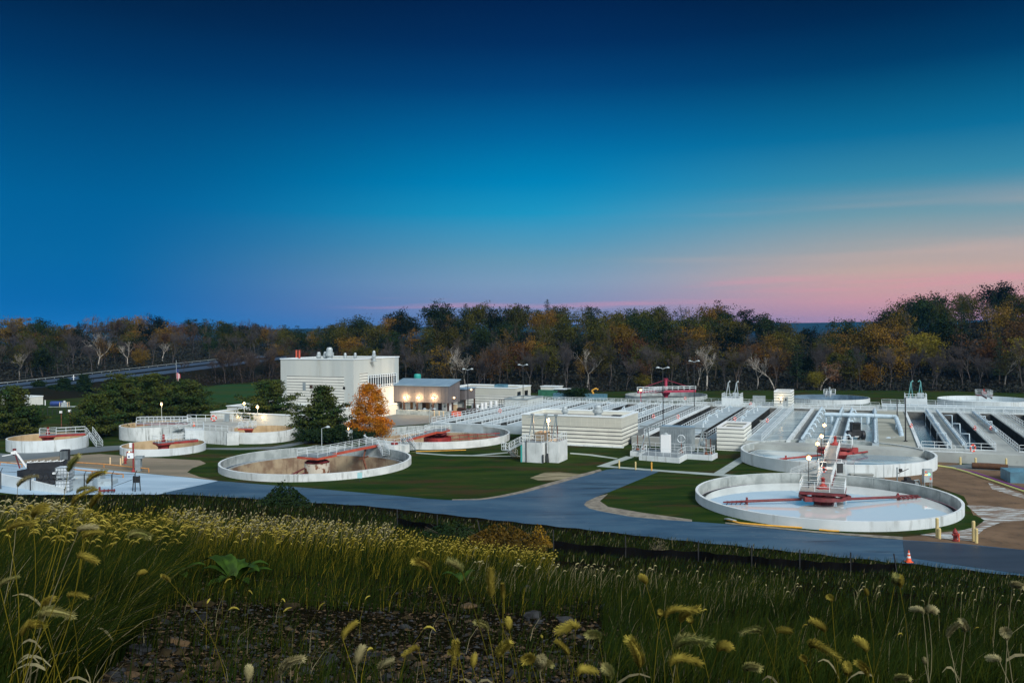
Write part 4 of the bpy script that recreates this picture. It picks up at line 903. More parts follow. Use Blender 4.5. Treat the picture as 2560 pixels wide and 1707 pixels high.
# black tractor on the wet bay
t = thing('tractor', 'black compact tractor seen from behind on the wet concrete bay', 'tractor', P(2143, 1099, 1.15), GR * .2)
g = MB(); g.box(-.95, .3, .5, .95, 2.6, 1.35); g.box(-.75, .2, 1.35, .75, 1.7, 1.6); g.obj('body', 'black', t)
g = MB(); g.box(-.72, .3, 1.6, .72, 1.7, 2.75); g.obj('cab', 'black_tarp', t)
g = MB(); g.box(-.6, .27, 1.75, .6, .295, 2.6); g.obj('rear_window', 'glass_dark', t); g = MB(); g.box(-.8, .2, 2.753, .8, 1.8, 2.83); g.obj('roof', 'black', t)
for sx in (-1, 1):
    g = MB(); g.tube([(sx * .95, .7, .75), (sx * 1.45, .7, .75)], .75, 20); g.obj('wheel', 'black_tarp', t)
    g = MB(); g.tube([(sx * .9, 2.4, .45), (sx * 1.25, 2.4, .45)], .45, 16); g.obj('wheel', 'black_tarp', t)
g = MB(); g.box(-.35, .12, .45, .35, .2, .6); g.obj('plate', 'stripe_white', t)
# ------------------------------------------------------------------ buildings, on the plant grid
def kk(px, py): return (CR * (px - 1280) + SR * (830 - py)) / (-SR * 0 * (px - 1280) + F)
def b_of(a, px, py=980):
    k = kk(px, py); return a * (VX - k * VY) / (k * VX + VY)
def a_of(b, px, py=980):
    k = kk(px, py); return b * (k * VX + VY) / (VX - k * VY)
def z_of(px, py, a, b): return PD(px, py, G(a, b)[1])[2]
def walls(name, label, a0, a1, b0, b1, h, wm, roofm='roof_grey', par=0.35, coping='coping', base=0.0, group=None, cat='building'):
    o = plant(name, label, cat, a0, b0, 0, group); w, l = a1 - a0, b1 - b0; t = .3
    g = MB(); zr = h - .7
    g.box(0, 0, base, w, t, h - .12); g.box(0, l - t, base, w, l, h - .12); g.box(0, t, base, t, l - t, h - .12); g.box(w - t, t, base, w, l - t, h - .12)
    g.obj('wall', wm, o)
    g = MB(); g.box(t, t, zr - .2, w - t, l - t, zr); r = g.obj('roof', roofm, o)
    g = MB(); e = par - .3
    for x0, y0, x1, y1 in ((-e, -e, w + e, t + .05), (-e, l - t - .05, w + e, l + e), (-e, t + .05, t + .05, l - t - .05), (w - t - .05, t + .05, w + e, l - t - .05)): g.box(x0, y0, h - .118, x1, y1, h + .1)
    g.obj('coping', coping, r); o['w'] = w; return o, r, w, l
def vent(r, x, y, z, s=1.0, h=1.2):
    g = MB(); g.lathe([(.42 * s, 0), (.42 * s, .35 * h), (.6 * s, .38 * h), (.6 * s, .62 * h), (.45 * s, .66 * h), (.45 * s, .85 * h), (.3 * s, h), (0, h)], 14, (x, y, z)); g.box(x - .7 * s, y - .7 * s, z, x + .7 * s, y + .7 * s, z + .15)
    return g.obj('roof_vent', 'galv', r)
# --- tiled pump building in the middle
a1 = AB(1554, 1118.7)[0]; bf = 141.0; a0 = a_of(bf, 1305, 1112); hb = z_of(1554, 1043, a1, bf); bb = 152.0
o, r, w, l = walls('tiled_building', 'long flat-roofed building in the middle with grey tiles above striped block walls', a0, a1, bf, bb, hb, 'stripe_building', par=.42)
g = MB()
n = 18
for i in range(n):
    for j in range(3):
        g.box(w * i / n + .02, -.012, 3.30 + j * .55, w * (i + 1) / n - .02, -.004, 3.30 + (j + 1) * .55 - .03)
for i in range(10):
    for j in range(3): g.box(w + .004, l * i / 10 + .02, 3.30 + j * .55, w + .012, l * (i + 1) / 10 - .02, 3.30 + (j + 1) * .55 - .03)
g.obj('tile_band', 'panel_tile', o)
vent(r, w * .33, l * .55, hb - .7, 1.1, 1.7); vent(r, w * .68, l * .5, hb - .7, 1.6, 2.2)
g = MB(); g.box(w * .84, l * .35, hb - .7, w * .84 + 1.6, l * .35 + 1.4, hb - .1); g.obj('roof_hatch', 'black', r)
g = MB(); g.box(-.3, -.6, -.05, w + .4, 0, .18); g.obj('footing', 'concrete_clean', o)
# --- striped hut right of the hoist platform
aL, bL = AB(1792.5, 1067.6, 3.8); aR = AB(1860.5, 1070, 3.8)[0]; bB = AB(1880, 1056.4, 3.8)[1]
o, r, w, l = walls('striped_hut', 'small white striped block hut with an open dark roof beside the second right tank', aL, aR, bL - .3, bB, 3.85, 'stripe_small', 'pit_dark', par=.3, coping='white', group='small striped huts')
o, r, w, l = walls('striped_hut', 'small striped tower with grey door and lit lamp on the far cross walkway', *(lambda b: (a_of(b, 1935, 1015), a_of(b, 1979, 1015), b, b + 7))(213.2), 5.2, 'stripe_small', 'pit_dark', par=.3, coping='white', base=1.5, group='small striped huts')
g = MB(); g.box(w * .52, -.06, 1.55, w * .52 + 1.15, -.01, 3.9); d = g.obj('door', 'lead_grey', o); g = MB(); g.box(w * .52 + .5, -.075, 3.0, w * .52 + .8, -.062, 3.5); g.obj('door_window', 'glass_dark', d)
g = MB(); g.box(w * .34, -.04, 2.4, w * .34 + .25, -.01, 2.9); g.obj('window', 'glass_dark', o)
def bulkhead(par, loc, label=None, e=18.0, r=.16, power=None, m_='lamp_soft', nm='wall_lamp'):
    g = MB(); g.lathe([(0, -r), (r * .8, -r * .5), (r, 0), (r * .8, r * .5), (0, r)], 10, loc, smooth=True); g.cbox((loc[0], loc[1] + r * .9, loc[2] + r * 1.1), (r * 2.4, r * 1.2, r * .5)) if False else None
    b = g.obj(nm, m_, par)
    if power:
        ld = bpy.data.lights.new('lamp_light', 'POINT'); ld.energy = power; ld.color = (1.0, .66, .34); ld.shadow_soft_size = .2
        lo = bpy.data.objects.new('lamp_light', ld); COL.objects.link(lo); lo.parent = par; lo.location = (loc[0], loc[1] - .35, loc[2])
    return b
bulkhead(o, (w * .40, -.22, 3.75), r=.28, power=60)
# --- big white building
aC = AB(972.5, 1037)[0]; bC = b_of(aC, 884, 898); zT = z_of(884, 898, aC, bC); aW = a_of(bC, 701.4, 896); bR = b_of(aC, 996.6, 892)
o, r, w, l = walls('process_building', 'tall white metal-clad building behind the pines, the largest building in view', aW, aC, bC, bR, zT, 'siding', par=.45)
zs = z_of(884, 942, aC, bC)
def facey(px): return b_of(aC, px, 950) - bC
g = MB(); g.box(1.8, -.05, 0, w - 2.6, -.012, zs); g.obj('striped_panel', 'stripe_tall', o)
y0, y1 = facey(899), facey(919); zz = zT - 3.2
g = MB(); g.box(w + .012, y0, 0, w + .05, y1, zz); g.obj('striped_panel', 'stripe_tall', o)
g = MB(); g.box(w + .012, y1 + .05, 0, w + .05, l - .4, z_of(960, 966, aC, bC + facey(960)) - .2); g.obj('lower_wall', 'block_white', o)
# ribbon window
ya, yb = facey(920), facey(989); zw0, zw1 = z_of(955, 964.5, aC, bC + facey(955)) - .1, z_of(955, 937, aC, bC + facey(955))
g = MB(); g.box(w + .015, ya, zw0, w + .10, yb, zw1); wn = g.obj('window', 'glass_dark', o)
g = MB()
for k in range(13):
    y = ya + (yb - ya) * k / 12; g.box(w + .104, y - .09, zw0 - .1, w + .2, y + .09, zw1 + .1)
for z in (zw0 - .1, zw0 + (zw1 - zw0) * .12, zw1 - (zw1 - zw0) * .14, zw1 + .05): g.box(w + .102, ya, z, w + .18, yb, z + .13)
g.obj('window_frame', 'coping', wn)
def fx(px): return a_of(bC, px, 950) - aW
for p0, p1, q0, q1, mm in ((757, 764.5, 956, 976, 'lead_grey'), (774.5, 782, 963, 971, 'brick_dark'), (857.5, 863, 966.5, 973, 'glass_dark')):
    g = MB(); g.box(fx(p0), -.1, z_of(p0, q1, aW + fx(p0), bC), fx(p1), -.055, z_of(p0, q0, aW + fx(p0), bC)); g.obj('window' if mm != 'lead_grey' else 'door', mm, o)
for px, pw in ((741, 1), (748.5, 1)):
    g = MB(); x = a_of(bC + 6, px, 885) - aW; g.tube([(x, 6, zT - .8), (x, 6, z_of(px, 875, aW + x, bC + 6))], .23, 12); g.obj('chimney', 'red_orange', r)
for px, s, hh in ((797, 1.0, 1.5), (814, 1.1, 1.6), (824, 1.7, 2.6), (863, .7, 1.3), (888, .7, 1.3), (935, .8, 1.8)):
    yy = 5 if px < 870 else facey(px) if False else 7.0; x = a_of(bC + yy, px, 890) - aW
    vent(r, x, yy, zT - .7, s, hh + .7)
g = MB(); g.tube([(w + .2, facey(896.5), .5), (w + .2, facey(896.5), zT * .55)], .1, 6); g.obj('drain_pipe', 'rust', o)
# low annex in front of it
hA = 3.4
o, r, w, l = walls('low_annex', 'low white annex with flat roof in front of the tall white building, behind the pines', aW - 1, aC + 1.5, bC - 22, bC - .3, hA, 'block_white', par=.4)
g = MB(); g.box(3, 9, hA - .7, 6, 11, hA + .9); g.obj('rooftop_unit', 'galv', r); vent(r, 8, 12, hA - .7, 1.2, 1.8); vent(r, 12, 14, hA - .7, .9, 1.5)
for k, x in enumerate((7.5, 14.0)): bulkhead(o, (x, -.2, 2.6), r=.2, power=30)
g = MB(); g.box(w + .02, 6, 0, w + .1, 12, 2.8); g.obj('gate_door', 'brick_dark', o)
# long low building with parked cars (far left behind pines): a flat white roof
aP, bP = AB(540, 1048); bq = bP + 6
o, r, w, l = walls('flat_roof_building', 'long low building with a broad grey flat roof seen over the pines on the left', aP - 2, aP + 34, bq, bq + 30, 2.6, 'block_white', par=.5)
for k in range(5): vent(r, 6 + k * 4.5, 12 + (k % 2) * 4, 1.9, .9, .8)
# --- grey-brown loading shed
bS = AB(1040, 1037)[1]; bS = AB(1096, 1039)[1]; aS0 = a_of(bS, 978.7, 1000); aS1 = a_of(bS, 1121.6, 1000)
z0s = z_of(1121.6, 1008, aS1, bS); z1s = z_of(1121.6, 966.6, aS1, bS); bS1 = b_of(aS1, 1143.7, 980)
bS1 = max(bS1, bS + 6)
def shed(name, label, a0, a1, b0, b1, z0, z1, rise, group=None):
    o = plant(name, label, 'building', a0, b0, 0, group); w, l = a1 - a0, b1 - b0
    g = MB(); n = max(4, int(w / .9))
    for i in range(n):      # corrugated cladding
        x = w * i / n; x1 = w * (i + 1) / n; g.box(x + .08, -.03, z0 + .01, x1 - .08, .02, z1 - .01)
    vs = [(0, 0, z0), (w, 0, z0), (w, l, z0), (0, l, z0), (0, 0, z1), (w, 0, z1), (w, l, z1 + rise), (0, l, z1 + rise)]
    g.add(vs, [(0, 3, 2, 1), (0, 1, 5, 4), (1, 2, 6, 5), (2, 3, 7, 6), (3, 0, 4, 7)])
    n2 = max(3, int(l / .9))
    for i in range(n2):
        y = l * i / n2; zt = z1 + rise * (i / n2) - .05; g.box(w - .02, y + .08, z0 + .01, w + .03, l * (i + 1) / n2 - .08, zt)
    g.obj('wall', 'shed_brown', o)
    g = MB(); e = .25; g.add([(-e, -e, z1 + .02), (w + e, -e, z1 + .02), (w + e, l + e, z1 + rise + .02), (-e, l + e, z1 + rise + .02), (-e, -e, z1 + .2), (w + e, -e, z1 + .2), (w + e, l + e, z1 + rise + .2), (-e, l + e, z1 + rise + .2)],
          [(0, 3, 2, 1), (4, 5, 6, 7), (0, 1, 5, 4), (1, 2, 6, 5), (2, 3, 7, 6), (3, 0, 4, 7)]); g.obj('roof', 'roof_blue', o)
    return o, w, l
o, w, l = shed('loading_shed', 'grey-brown metal loading shed with a row of lit wall lamps, beside the tall building', aS0, aS1, bS, bS1, z0s, z1s, 1.3)
g = MB(); g.box(0, 2.2, 0, w, 2.5, z0s - .01); g.obj('back_wall', 'brick_dark', o)
g = MB(); g.box(0, -.1, 0, w, 2.19, 1.15); g.obj('loading_dock', 'concrete_inner', o)
for k, f in enumerate((.15, .36, .64, .87)):
    g = MB(); g.box(w * f - .9, 2.1, 1.16, w * f + .9, 2.18, 3.0); g.box(w * f + .95, 2.08, 1.16, w * f + 1.7, 2.16, 3.0); d = g.obj('dock_door', 'white', o)
    g = MB(); g.lathe([(.22, 0), (0, .0)], 8, (0, 0, 0)) if False else None
    g.box(w * f - .25, 2.06, 1.9, w * f + .15, 2.095, 2.15); g.box(w * f - .15, 2.06, 2.15, w * f + .05, 2.095, 2.4); g.obj('door_mark', 'black', d)
for f in (.07, .27, .57): 
    g = MB(); g.box(w * f - .6, 2.1, 1.4, w * f + .6, 2.18, 2.8); g.obj('door', 'door_amber', o)
for f in (0.01, .22, .45, .73, .985):
    g = MB(); g.box(w * f - .2, -.05, 1.16, w * f + .2, .35, z0s - .01); g.obj('pillar', 'brick_dark', o)
for px in (1014.5, 1048, 1084.5): bulkhead(o, (a_of(bS, px, 993) - aS0, -.3, z_of(px, 993.5, a_of(bS, px, 993), bS)), r=.27, power=700)
y = b_of(aS1, 1132.5, 994) - bS; 
x = w; g = MB(); g.lathe([(0, -.27), (.22, -.13), (.27, 0), (.22, .13), (0, .27)], 10, (x + .3, y, z_of(1132.5, 994, aS1, bS + y)), smooth=True); g.obj('wall_lamp', 'lamp_soft', o)
g = MB(); bx = w * .24; g.lathe([(.9, 0), (.9, .9), (.75, 1.3), (0, 1.35)], 14, (w * .18, l + 2, z1s + 1.2)); g.lathe([(.3, -3), (.3, 0)], 8, (w * .18, l + 2, z1s + 1.2)); tv = g.obj('roof_ventilator', 'teal', o)
# second small shed
bT = bS + 8.5; aT0 = a_of(bT, 1141, 980); aT1 = a_of(bT, 1162.4, 980); bT1 = b_of(aT1, 1188, 985)
o, w, l = shed('loading_shed', 'smaller grey-brown shed with one lamp tucked behind the loading shed', aT0, aT1, bT, max(bT1, bT + 5), 3.2, z_of(1162.4, 974, aT1, bT), .1)
g = MB(); g.box(-.2, 1, 0, w - .3, 1.3, 3.19); g.obj('back_wall', 'block_white', o)
g = MB(); g.lathe([(0, -.27), (.22, -.13), (.27, 0), (.22, .13), (0, .27)], 10, (w + .3, l * .5, 5.6), smooth=True); g.obj('wall_lamp', 'lamp_soft', o)
for y in (.2, l - .3):
    g = MB(); g.box(w - .35, y, 0, w, y + .3, 3.19); g.obj('pillar', 'brick_dark', o)
# long striped building behind
bU = AB(1232, 1016.5)[1]; aU1 = a_of(bU, 1286.5, 975); aU0 = a_of(bU, 1130, 975); hU = z_of(1286.5, 970, aU1, bU); bU1 = b_of(aU1, 1326.5, 966)
o, r, w, l = walls('long_striped_building', 'long low white striped building behind the sheds, at the edge of the woods', aU0, aU1, bU, bU1, hU, 'stripe_tall', par=.45)
g = MB(); g.box(-.02, -.05, hU * .62, w + .05, -.012, hU - .15); g.box(w + .012, 0, hU * .62, w + .05, l, hU - .15); g.obj('upper_panel', 'panel_tile', o)
g = MB(); g.box(w * .60, l * .3, hU - .7, w * .60 + 3, l * .3 + 2.5, hU + .6); g.obj('rooftop_unit', 'blue_paint', r)
for f in (.25, .7):
    g = MB(); g.box(w + .055, l * f - 1.2, 2.6, w + .09, l * f + 1.2, 4.0); g.obj('window', 'glass_dark', o)
# small grey shed by the left railings
bV = AB(1290, 1029)[1]; aV0 = a_of(bV, 1261, 1010); aV1 = a_of(bV, 1318.8, 1010); hV = z_of(1318.8, 998, aV1, bV); bV1 = b_of(aV1, 1358, 1000)
o, r, w, l = walls('grey_shed', 'small pale grey shed with a flat white roof beside the outermost left railing', aV0, aV1, bV, bV1, hV, 'siding', 'deck_pale', par=.4, coping='lead_grey')
g = MB(); g.box(w + .01, l * .35, 0, w + .06, l * .35 + 1.1, 2.4); g.obj('door', 'deck', o)
# white box buildings behind the far-left pine
o, r, w, l = walls('white_building', 'white building glimpsed behind the dark pine at the left edge', *(lambda p: (p[0] - 12, p[0], p[1], p[1] + 4))(AB(76, 1014)), 2.5, 'block_white', par=.4)
# tiny far buildings beyond the basins (left of the far tank)
a, b = AB(1352, 985); o = plant('hut', 'tiny cream hut between the striped building and the green container', 'building', a, b)
g = MB(); g.box(0, 0, 0, 6, 4, 2.4); g.obj('wall', 'block_white', o); g = MB(); g.box(-.2, -.2, 2.4, 6.2, 4.2, 2.6); g.obj('roof', 'coping', o)

# ------------------------------------------------------------------ crane-topped concrete chambers in the middle of the lawn
o = plant('valve_chamber', 'tall white concrete chambers with crane frames and an outside stair on the middle lawn', 'concrete chamber', -49.7, 120.2)
g = MB(); g.box(0, 0, -.1, 3.35, 4.6, 3.05); g.box(3.7, .9, -.1, 5.6, 5.0, 3.2); g.obj('wall', 'concrete_white', o)
g = MB(); g.box(0.1, .1, 3.054, 3.2, 4.5, 3.1); g.box(3.8, 1.0, 3.204, 5.5, 4.9, 3.25); g.obj('deck_surface', 'grating', o)
g = MB(); g.box(3.36, 1.2, 0, 3.69, 4.2, 2.6); g.obj('recess', 'wall_dark', o)
rail_parts([(.1, 4.4, 3.1), (.1, .1, 3.1), (3.2, .1, 3.1), (3.2, 1.0, 3.1)], o, .9, w=.06); rail_parts([(3.75, 1.0, 3.25), (5.5, 1.0, 3.25), (5.5, 4.9, 3.25), (3.8, 4.9, 3.25)], o, .9, w=.06)
g = MB(); g.box(1.4, 1.8, 3.1, 3.0, 4.2, 4.4); g.obj('housing', 'concrete_mud', o)
g = MB()
for x in (.7, 2.9, 4.6):
    g.beam((x - .5, 2.2, 3.1), (x, 2.6, 7.0), .14, .14); g.beam((x + .1, 3.2, 3.1), (x, 2.6, 7.0), .18, .18)
    g.cbox((x, 2.6, 7.05), (.5, .4, .3))
g.beam((-.2, 2.2, 6.6), (2.9, 3.0, 7.05), .09, .09); g.beam((1.6, 2.2, 6.5), (4.8, 3.0, 7.05), .09, .09); g.obj('crane_frame', 'lead_grey', o)
g = MB(); g.beam((2.0, 1.0, 3.2), (3.3, 1.0, 6.0), .08, .08) if False else None
for x in (4.3, 5.2): g.tube([(x, 1.6, 3.2), (x, 1.6, 5.6)], .07, 6)
g.obj('valve_stem', 'rust', o)
stairs(o, (-.4, 2.2, 2.9), (-2.6, 1.0, 1.7), 1.0, 6); 
g = MB(); g.box(-3.6, .3, 1.55, -2.2, 1.6, 1.62); g.obj('stair_landing', 'galv', o)
rail_parts([(-2.3, .3, 1.62), (-3.6, .3, 1.62), (-3.6, 1.6, 1.62)], o, .7, w=.06)
stairs(o, (-3.0, 1.7, 1.6), (-3.0, 4.2, .1), .9, 7)
g = MB(); g.box(-.45, .3, 0, -.1, .75, 2.3); g.obj('column', 'concrete_white', o)
g = MB(); g.tube([(-.12, -.1, 0), (-.12, -.1, 2.6)], .14, 8); g.obj('teal_pipe', 'teal', o)
g = MB(); g.tube([(.7, -.12, 0), (.7, -.12, 3.4)], .07, 6); g.tube([(3.45, -.1, 0), (3.45, -.1, 1.3)], .12, 6); g.tube([(4.0, .7, 0), (3.9, .7, 1.4)], .12, 6); g.obj('conduit', 'black', o)
gl = P(1371, 1055.5, 5.4)
def lamp_post(label, px, py, base_h, py_top, head='glow', color='galv', w=.06, power=150, lamp_r=.2, group='lamp posts around the tanks', arm_=None, m_='lamp_warm'):
    bx, by, bz = P(px, py, base_h); top = PD(px, py_top, by)[2]; H_ = top - bz
    o = thing('lamp_post', label, 'lamp post', (bx, by, bz), 0, group)
    g = MB(); g.tube([(0, 0, 0), (0, 0, H_)], [w, w * .75], 8); g.lathe([(w * 2.4, 0), (w * 2.4, .12), (w * 1.1, .16)], 10); g.obj('post', color, o)
    if head == 'glow':
        g = MB(); g.lathe([(0, -lamp_r), (lamp_r * .8, -lamp_r * .6), (lamp_r, 0), (lamp_r * .8, lamp_r * .6), (0, lamp_r)], 12, (0, 0, H_ + lamp_r), smooth=True); g.obj('lamp', m_, o)
        g = MB(); g.lathe([(0, .14), (lamp_r * .7, .1), (lamp_r * .75, 0)], 12, (0, 0, H_ + lamp_r * 2)); g.obj('lamp_cap', color, o)
        ld = bpy.data.lights.new('lamp_light', 'POINT'); ld.energy = power; ld.color = (1.0, .62, .30); ld.shadow_soft_size = .25
        lo = bpy.data.objects.new('lamp_light', ld); COL.objects.link(lo); lo.parent = o; lo.location = (0, -.5, H_ + .3)
    elif head != 'none':
        g = MB()
        for s_ in ((-1, 1) if head == 'double' else (1,)):
            g.tube([(0, 0, H_), (s_ * .9, 0, H_ + .35)], w * .6, 6); g.lathe([(0, .2), (.25, .1), (.42, -.12), (0, -.16)], 12, (s_ * 1.0, 0, H_ + .3))
        g.obj('lamp_head', 'galv', o)
    return o
lamp_post('short lamp in front of the tiled building, glowing over the concrete chambers', 1371, 1092, 3.1, 1056, power=900, lamp_r=.3)
# ------------------------------------------------------------------ hoist platform
o = plant('hoist_platform', 'low white concrete platform with hoist frame, white cabinet and railings', 'platform', -33.4, 127.3)
g = MB(); g.prism([(0, .9), (6.5, 0), (6.7, 4.6), (10.6, 4.3), (10.9, 7.6), (-2.4, 8.0), (-2.4, 4.5), (0, 4.3)], -.1, .78); g.obj('wall', 'concrete_clean', o)
g = MB(); g.prism([(.25, 1.1), (6.25, .25), (6.45, 4.85), (10.4, 4.55), (10.6, 7.4), (-2.2, 7.8), (-2.2, 4.7), (.25, 4.5)], .784, .82); g.obj('deck_surface', 'grating', o)
rail_parts([(.3, 4.4, .82), (.3, 1.2, .82), (6.2, .35, .82), (6.4, 4.9, .82), (10.3, 4.6, .82), (10.5, 7.3, .82)], o, 1.1, h=1.15, w=.05)
rail_parts([(-2.1, 7.7, .82), (-2.1, 4.8, .82), (.3, 4.6, .82)], o, 1.1, h=1.1, w=.05); rail_parts([(-2.1, 7.7, .82), (10.4, 7.35, .82)], o, 1.5, h=1.1, w=.05)
g = MB(); g.box(2.6, 4.4, .83, 4.0, 5.5, 3.6); g.obj('cabinet', 'white', o)
g = MB(); g.lathe([(.35, 3.6), (.35, 3.8), (.12, 3.95), (0, 4.0)], 12, (3.3, 4.9, 0)); g.obj('beacon', 'galv', o)
g = MB()
for x in (-.6, 8.2):
    g.beam((x, 3.9 if x < 0 else 4.8, .8), (x + .7, 6.0, 4.6), .16, .16); g.beam((x + .9, 7.0, .8), (x + .7, 6.0, 4.6), .16, .16)
g.beam((-1.2, 6.0, 4.7), (9.6, 6.0, 4.7), .18, .22); g.obj('hoist_frame', 'lead_grey', o)
g = MB(); g.lathe([(0, -.5), (.55, -.3), (.6, 0), (.5, .3), (0, .4)], 12, (9.0, 5.8, 2.4)); g.tube([(9.0, 5.8, 2.7), (9.0, 5.9, 4.6)], .03, 5); g.obj('hoist_bucket', 'lead_grey', o)
for x, y in ((-1.6, 6.2), (-.9, 7.2), (9.6, 4.9), (10.1, 5.9)):
    g = MB(); g.lathe([(.32, .82), (.3, .95), (.1, 1.2)], 8, (x, y, 0)); g.tube([(x, y, .9), (x, y, 3.2)], .07, 6); g.obj('valve_stem', 'rust', o)
g = MB(); g.lathe([(.4, .82), (.1, 1.3)], 4, (5.6, 5.6, 0)); g.tube([(5.6, 5.6, 1.2), (5.6, 5.6, 2.9)], .06, 6); g.obj('valve_stem', 'rust', o)
g = MB(); g.tube([(5.6 + .6 * math.cos(t), 5.55, 3.0 + .6 * math.sin(t)) for t in [k * math.pi / 8 for k in range(17)]], .06, 6, cap=False); g.beam((5.6, 5.55, 2.4), (5.6, 5.55, 3.6), .05, .05); g.obj('hand_wheel', 'rail', o)
o = plant('generator_box', 'dark grey corrugated generator box behind the white cabinet', 'generator', -32.2, 137.0)
g = MB(); g.box(0, 0, 0.3, 5.2, 3.0, 4.2)
for k in range(13): g.box(.15 + k * .39, -.05, .5, .35 + k * .39, -.003, 4.0)
g.obj('body', 'lead_grey', o); g = MB(); g.box(-.1, -.1, 4.203, 5.3, 3.1, 4.3); g.obj('lid', 'roof_blue', o)
# red winch with ring on the walkway behind
o = thing('winch', 'red winch with a round wheel on the walkway behind the hoist platform', 'winch', P(1716, 1096, 1.5))
g = MB(); g.tube([(.55 * math.cos(t), 0, .75 + .55 * math.sin(t)) for t in [k * math.pi / 8 for k in range(17)]], .12, 6, cap=False); g.obj('wheel', 'buoy', o)
g = MB(); g.beam((.3, .1, .1), (.4, .1, 2.0), .14, .14); g.beam((.4, .1, 1.9), (1.0, .3, .1), .12, .12); g.box(-.9, -.2, 0, 1.3, .4, .1); g.obj('frame', 'red_orange', o)
# far hoist stands on the cross walkway
def hoist_stand(px0, px1, pyb, h0, label, mt='galv', arms=2):
    b = 216.0 if h0 < 2 else 221.0; a = a_of(b, px0, pyb); a2 = a_of(b, px1, pyb)
    o = plant('hoist_stand', label, 'hoist stand', a, b, 0, 'hoist stands on the far walkway'); w = a2 - a
    g = MB(); g.box(0, 0, 0, w, 5, h0 + 1.6); g.obj('block', 'concrete_clean', o)
    rail_parts([(.1, 4.8, h0 + 1.6), (.1, .1, h0 + 1.6), (w - .1, .1, h0 + 1.6), (w - .1, 4.8, h0 + 1.6)], o, 1.2, w=.09)
    for k in range(arms):
        x = w * (.28 + .44 * k); s_ = 1 if k == 0 or mt == 'galv' else -1
        g = MB(); g.beam((x - .5, 1.6, h0 + 1.6), (x + .1, 2, h0 + 5.4), .2, .2); g.beam((x + .5, 2.4, h0 + 1.6), (x + .1, 2, h0 + 5.4), .2, .2); g.tube([(x + .1, 2, h0 + 5.3), (x + .35 * s_ + .2, 2, h0 + 5.8), (x + .5 * s_, 2, h0 + 5.5)], .14, 6); g.obj('davit_arm', mt if mt == 'galv' else 'teal_pale', o)
    g = MB(); g.cbox((w * .72, 1, h0 + 2.3), (1.4, .8, 1.3)); g.obj('cabinet', 'galv', o)
    return o
mat('teal_pale', (0.10, 0.30, 0.30), (0.08, 0.24, 0.25), 1.0, 0.5)
hoist_stand(1804, 1851, 1003, 1.5, 'white block with two crane arms left of the small striped tower')
hoist_stand(2262, 2318, 1012, 2.0, 'white block with two pale teal crane arms behind the black poles', mt='teal')
# ------------------------------------------------------------------ lamps on the right-hand tanks, poles
for px, pt, py, lb in ((2022, 1150, 1230, 'nearest brightly lit lamp beside the bridge between the right tanks'), (2044, 1114, 1180, 'second lit lamp from the front beside the right bridge'), (2054, 1095, 1140, 'third lit lamp from the front beside the right bridge'), (2061, 1067, 1128, 'fourth and farthest lit lamp beside the right bridge')):
    hb_ = {1230: .9, 1180: .6, 1140: 1.5, 1128: 1.5}[py]
    lamp_post(lb, px, py + (4 if py > 1150 else 0), hb_, pt, color='pole_dark', power=260, lamp_r=.27)
lamp_post('lit lamp post on the raised deck, left one', 404, 1048, 2.4, 1013, power=220, lamp_r=.24)
lamp_post('lit lamp post on the raised deck, middle one', 611, 1046, 2.4, 1012, power=220, lamp_r=.27)
lamp_post('lit lamp post above the right round tank of the raised deck', 644, 1040, 3.0, 1021, power=300, lamp_r=.3)
lamp_post('short lit lamp above the cabinet between the two left lawn tanks', 871, 1090, 1.8, 1074, power=40, lamp_r=.16)
lamp_post('tall plain post with hooded lamp in front of the orange tree', 804.5, 1122, 1.3, 1071, head='single', power=0, w=.07)
lamp_post('slim post with green hooded lamps on the left basin railing', 1074, 1057, 1.5, 1025, head='double', w=.06)
lamp_post('lit red lamp stand in front of the far magenta bridge tank', 1602, 1003, 1.5, 978, color='magenta', power=60, lamp_r=.30, w=.12)
for px, pt, py, lb, hh in ((1170, 925, 1036, 'tall black lamp pole beside the brick loading dock', 0), (1308, 914, 1020, 'tall black lamp pole in front of the small grey shed', 0), (1658, 922, 1063, 'tallest black lamp pole on the service alley', 1.4), (1736, 905, 1024, 'black lamp pole farther along the service alley', 1.4),
        (2243, 998, 1039, 'black pole at the corner of the thick bent pipe', 1.5), (2264, 993, 1103, 'tall black pole standing on the tan deck', 1.5)):
    lamp_post(lb, px, py, hh, pt, head='double' if px < 2000 else 'none', color='pole_dark', w=.10 if px < 2200 else .13, group='tall black poles')
# small box lamps
lb_ = thing('control_cabinet', 'grey control cabinet with green and orange lights on the bare ground right of the tanks', 'control cabinet', P(2321, 1219, 0), .1)
g = MB(); g.box(-.55, 0, .7, .55, .5, 2.35); g.obj('cabinet', 'galv', lb_)
g = MB()
for x in (-.5, .45):
    for y in (.02, .42): g.box(x, y, 0, x + .06, y + .06, .7)
g.obj('stand', 'galv', lb_)
g = MB(); g.box(-.02, -.03, 1.6, .2, -.001, 1.8); g.obj('green_light', 'led_green', lb_); g = MB(); g.box(-.45, -.03, 1.58, -.12, -.001, 1.7); g.obj('orange_light', 'led_orange', lb_)
g = MB(); g.box(-.45, -.02, 1.95, -.2, -.001, 2.1); g.box(.2, -.02, 1.0, .4, -.001, 1.25); g.obj('label_plate', 'cone', lb_)
o = thing('jib_crane', 'small grey post with a tilted black arm on the bare ground', 'jib crane', P(2243, 1208, 0), 0)
g = MB(); g.tube([(0, 0, 0), (0, 0, 2.1)], .09, 8); g.obj('post', 'lead_grey', o); g = MB(); g.beam((.1, 0, 1.3), (1.5, 0, 1.9), .07, .07); g.cbox((.45, 0, 1.7), (.35, .3, .4)); g.obj('arm', 'black', o)
o = thing('portable_pump', 'dark portable pump on the bare ground left of the control cabinet', 'pump', P(2272, 1218, 0), .2)
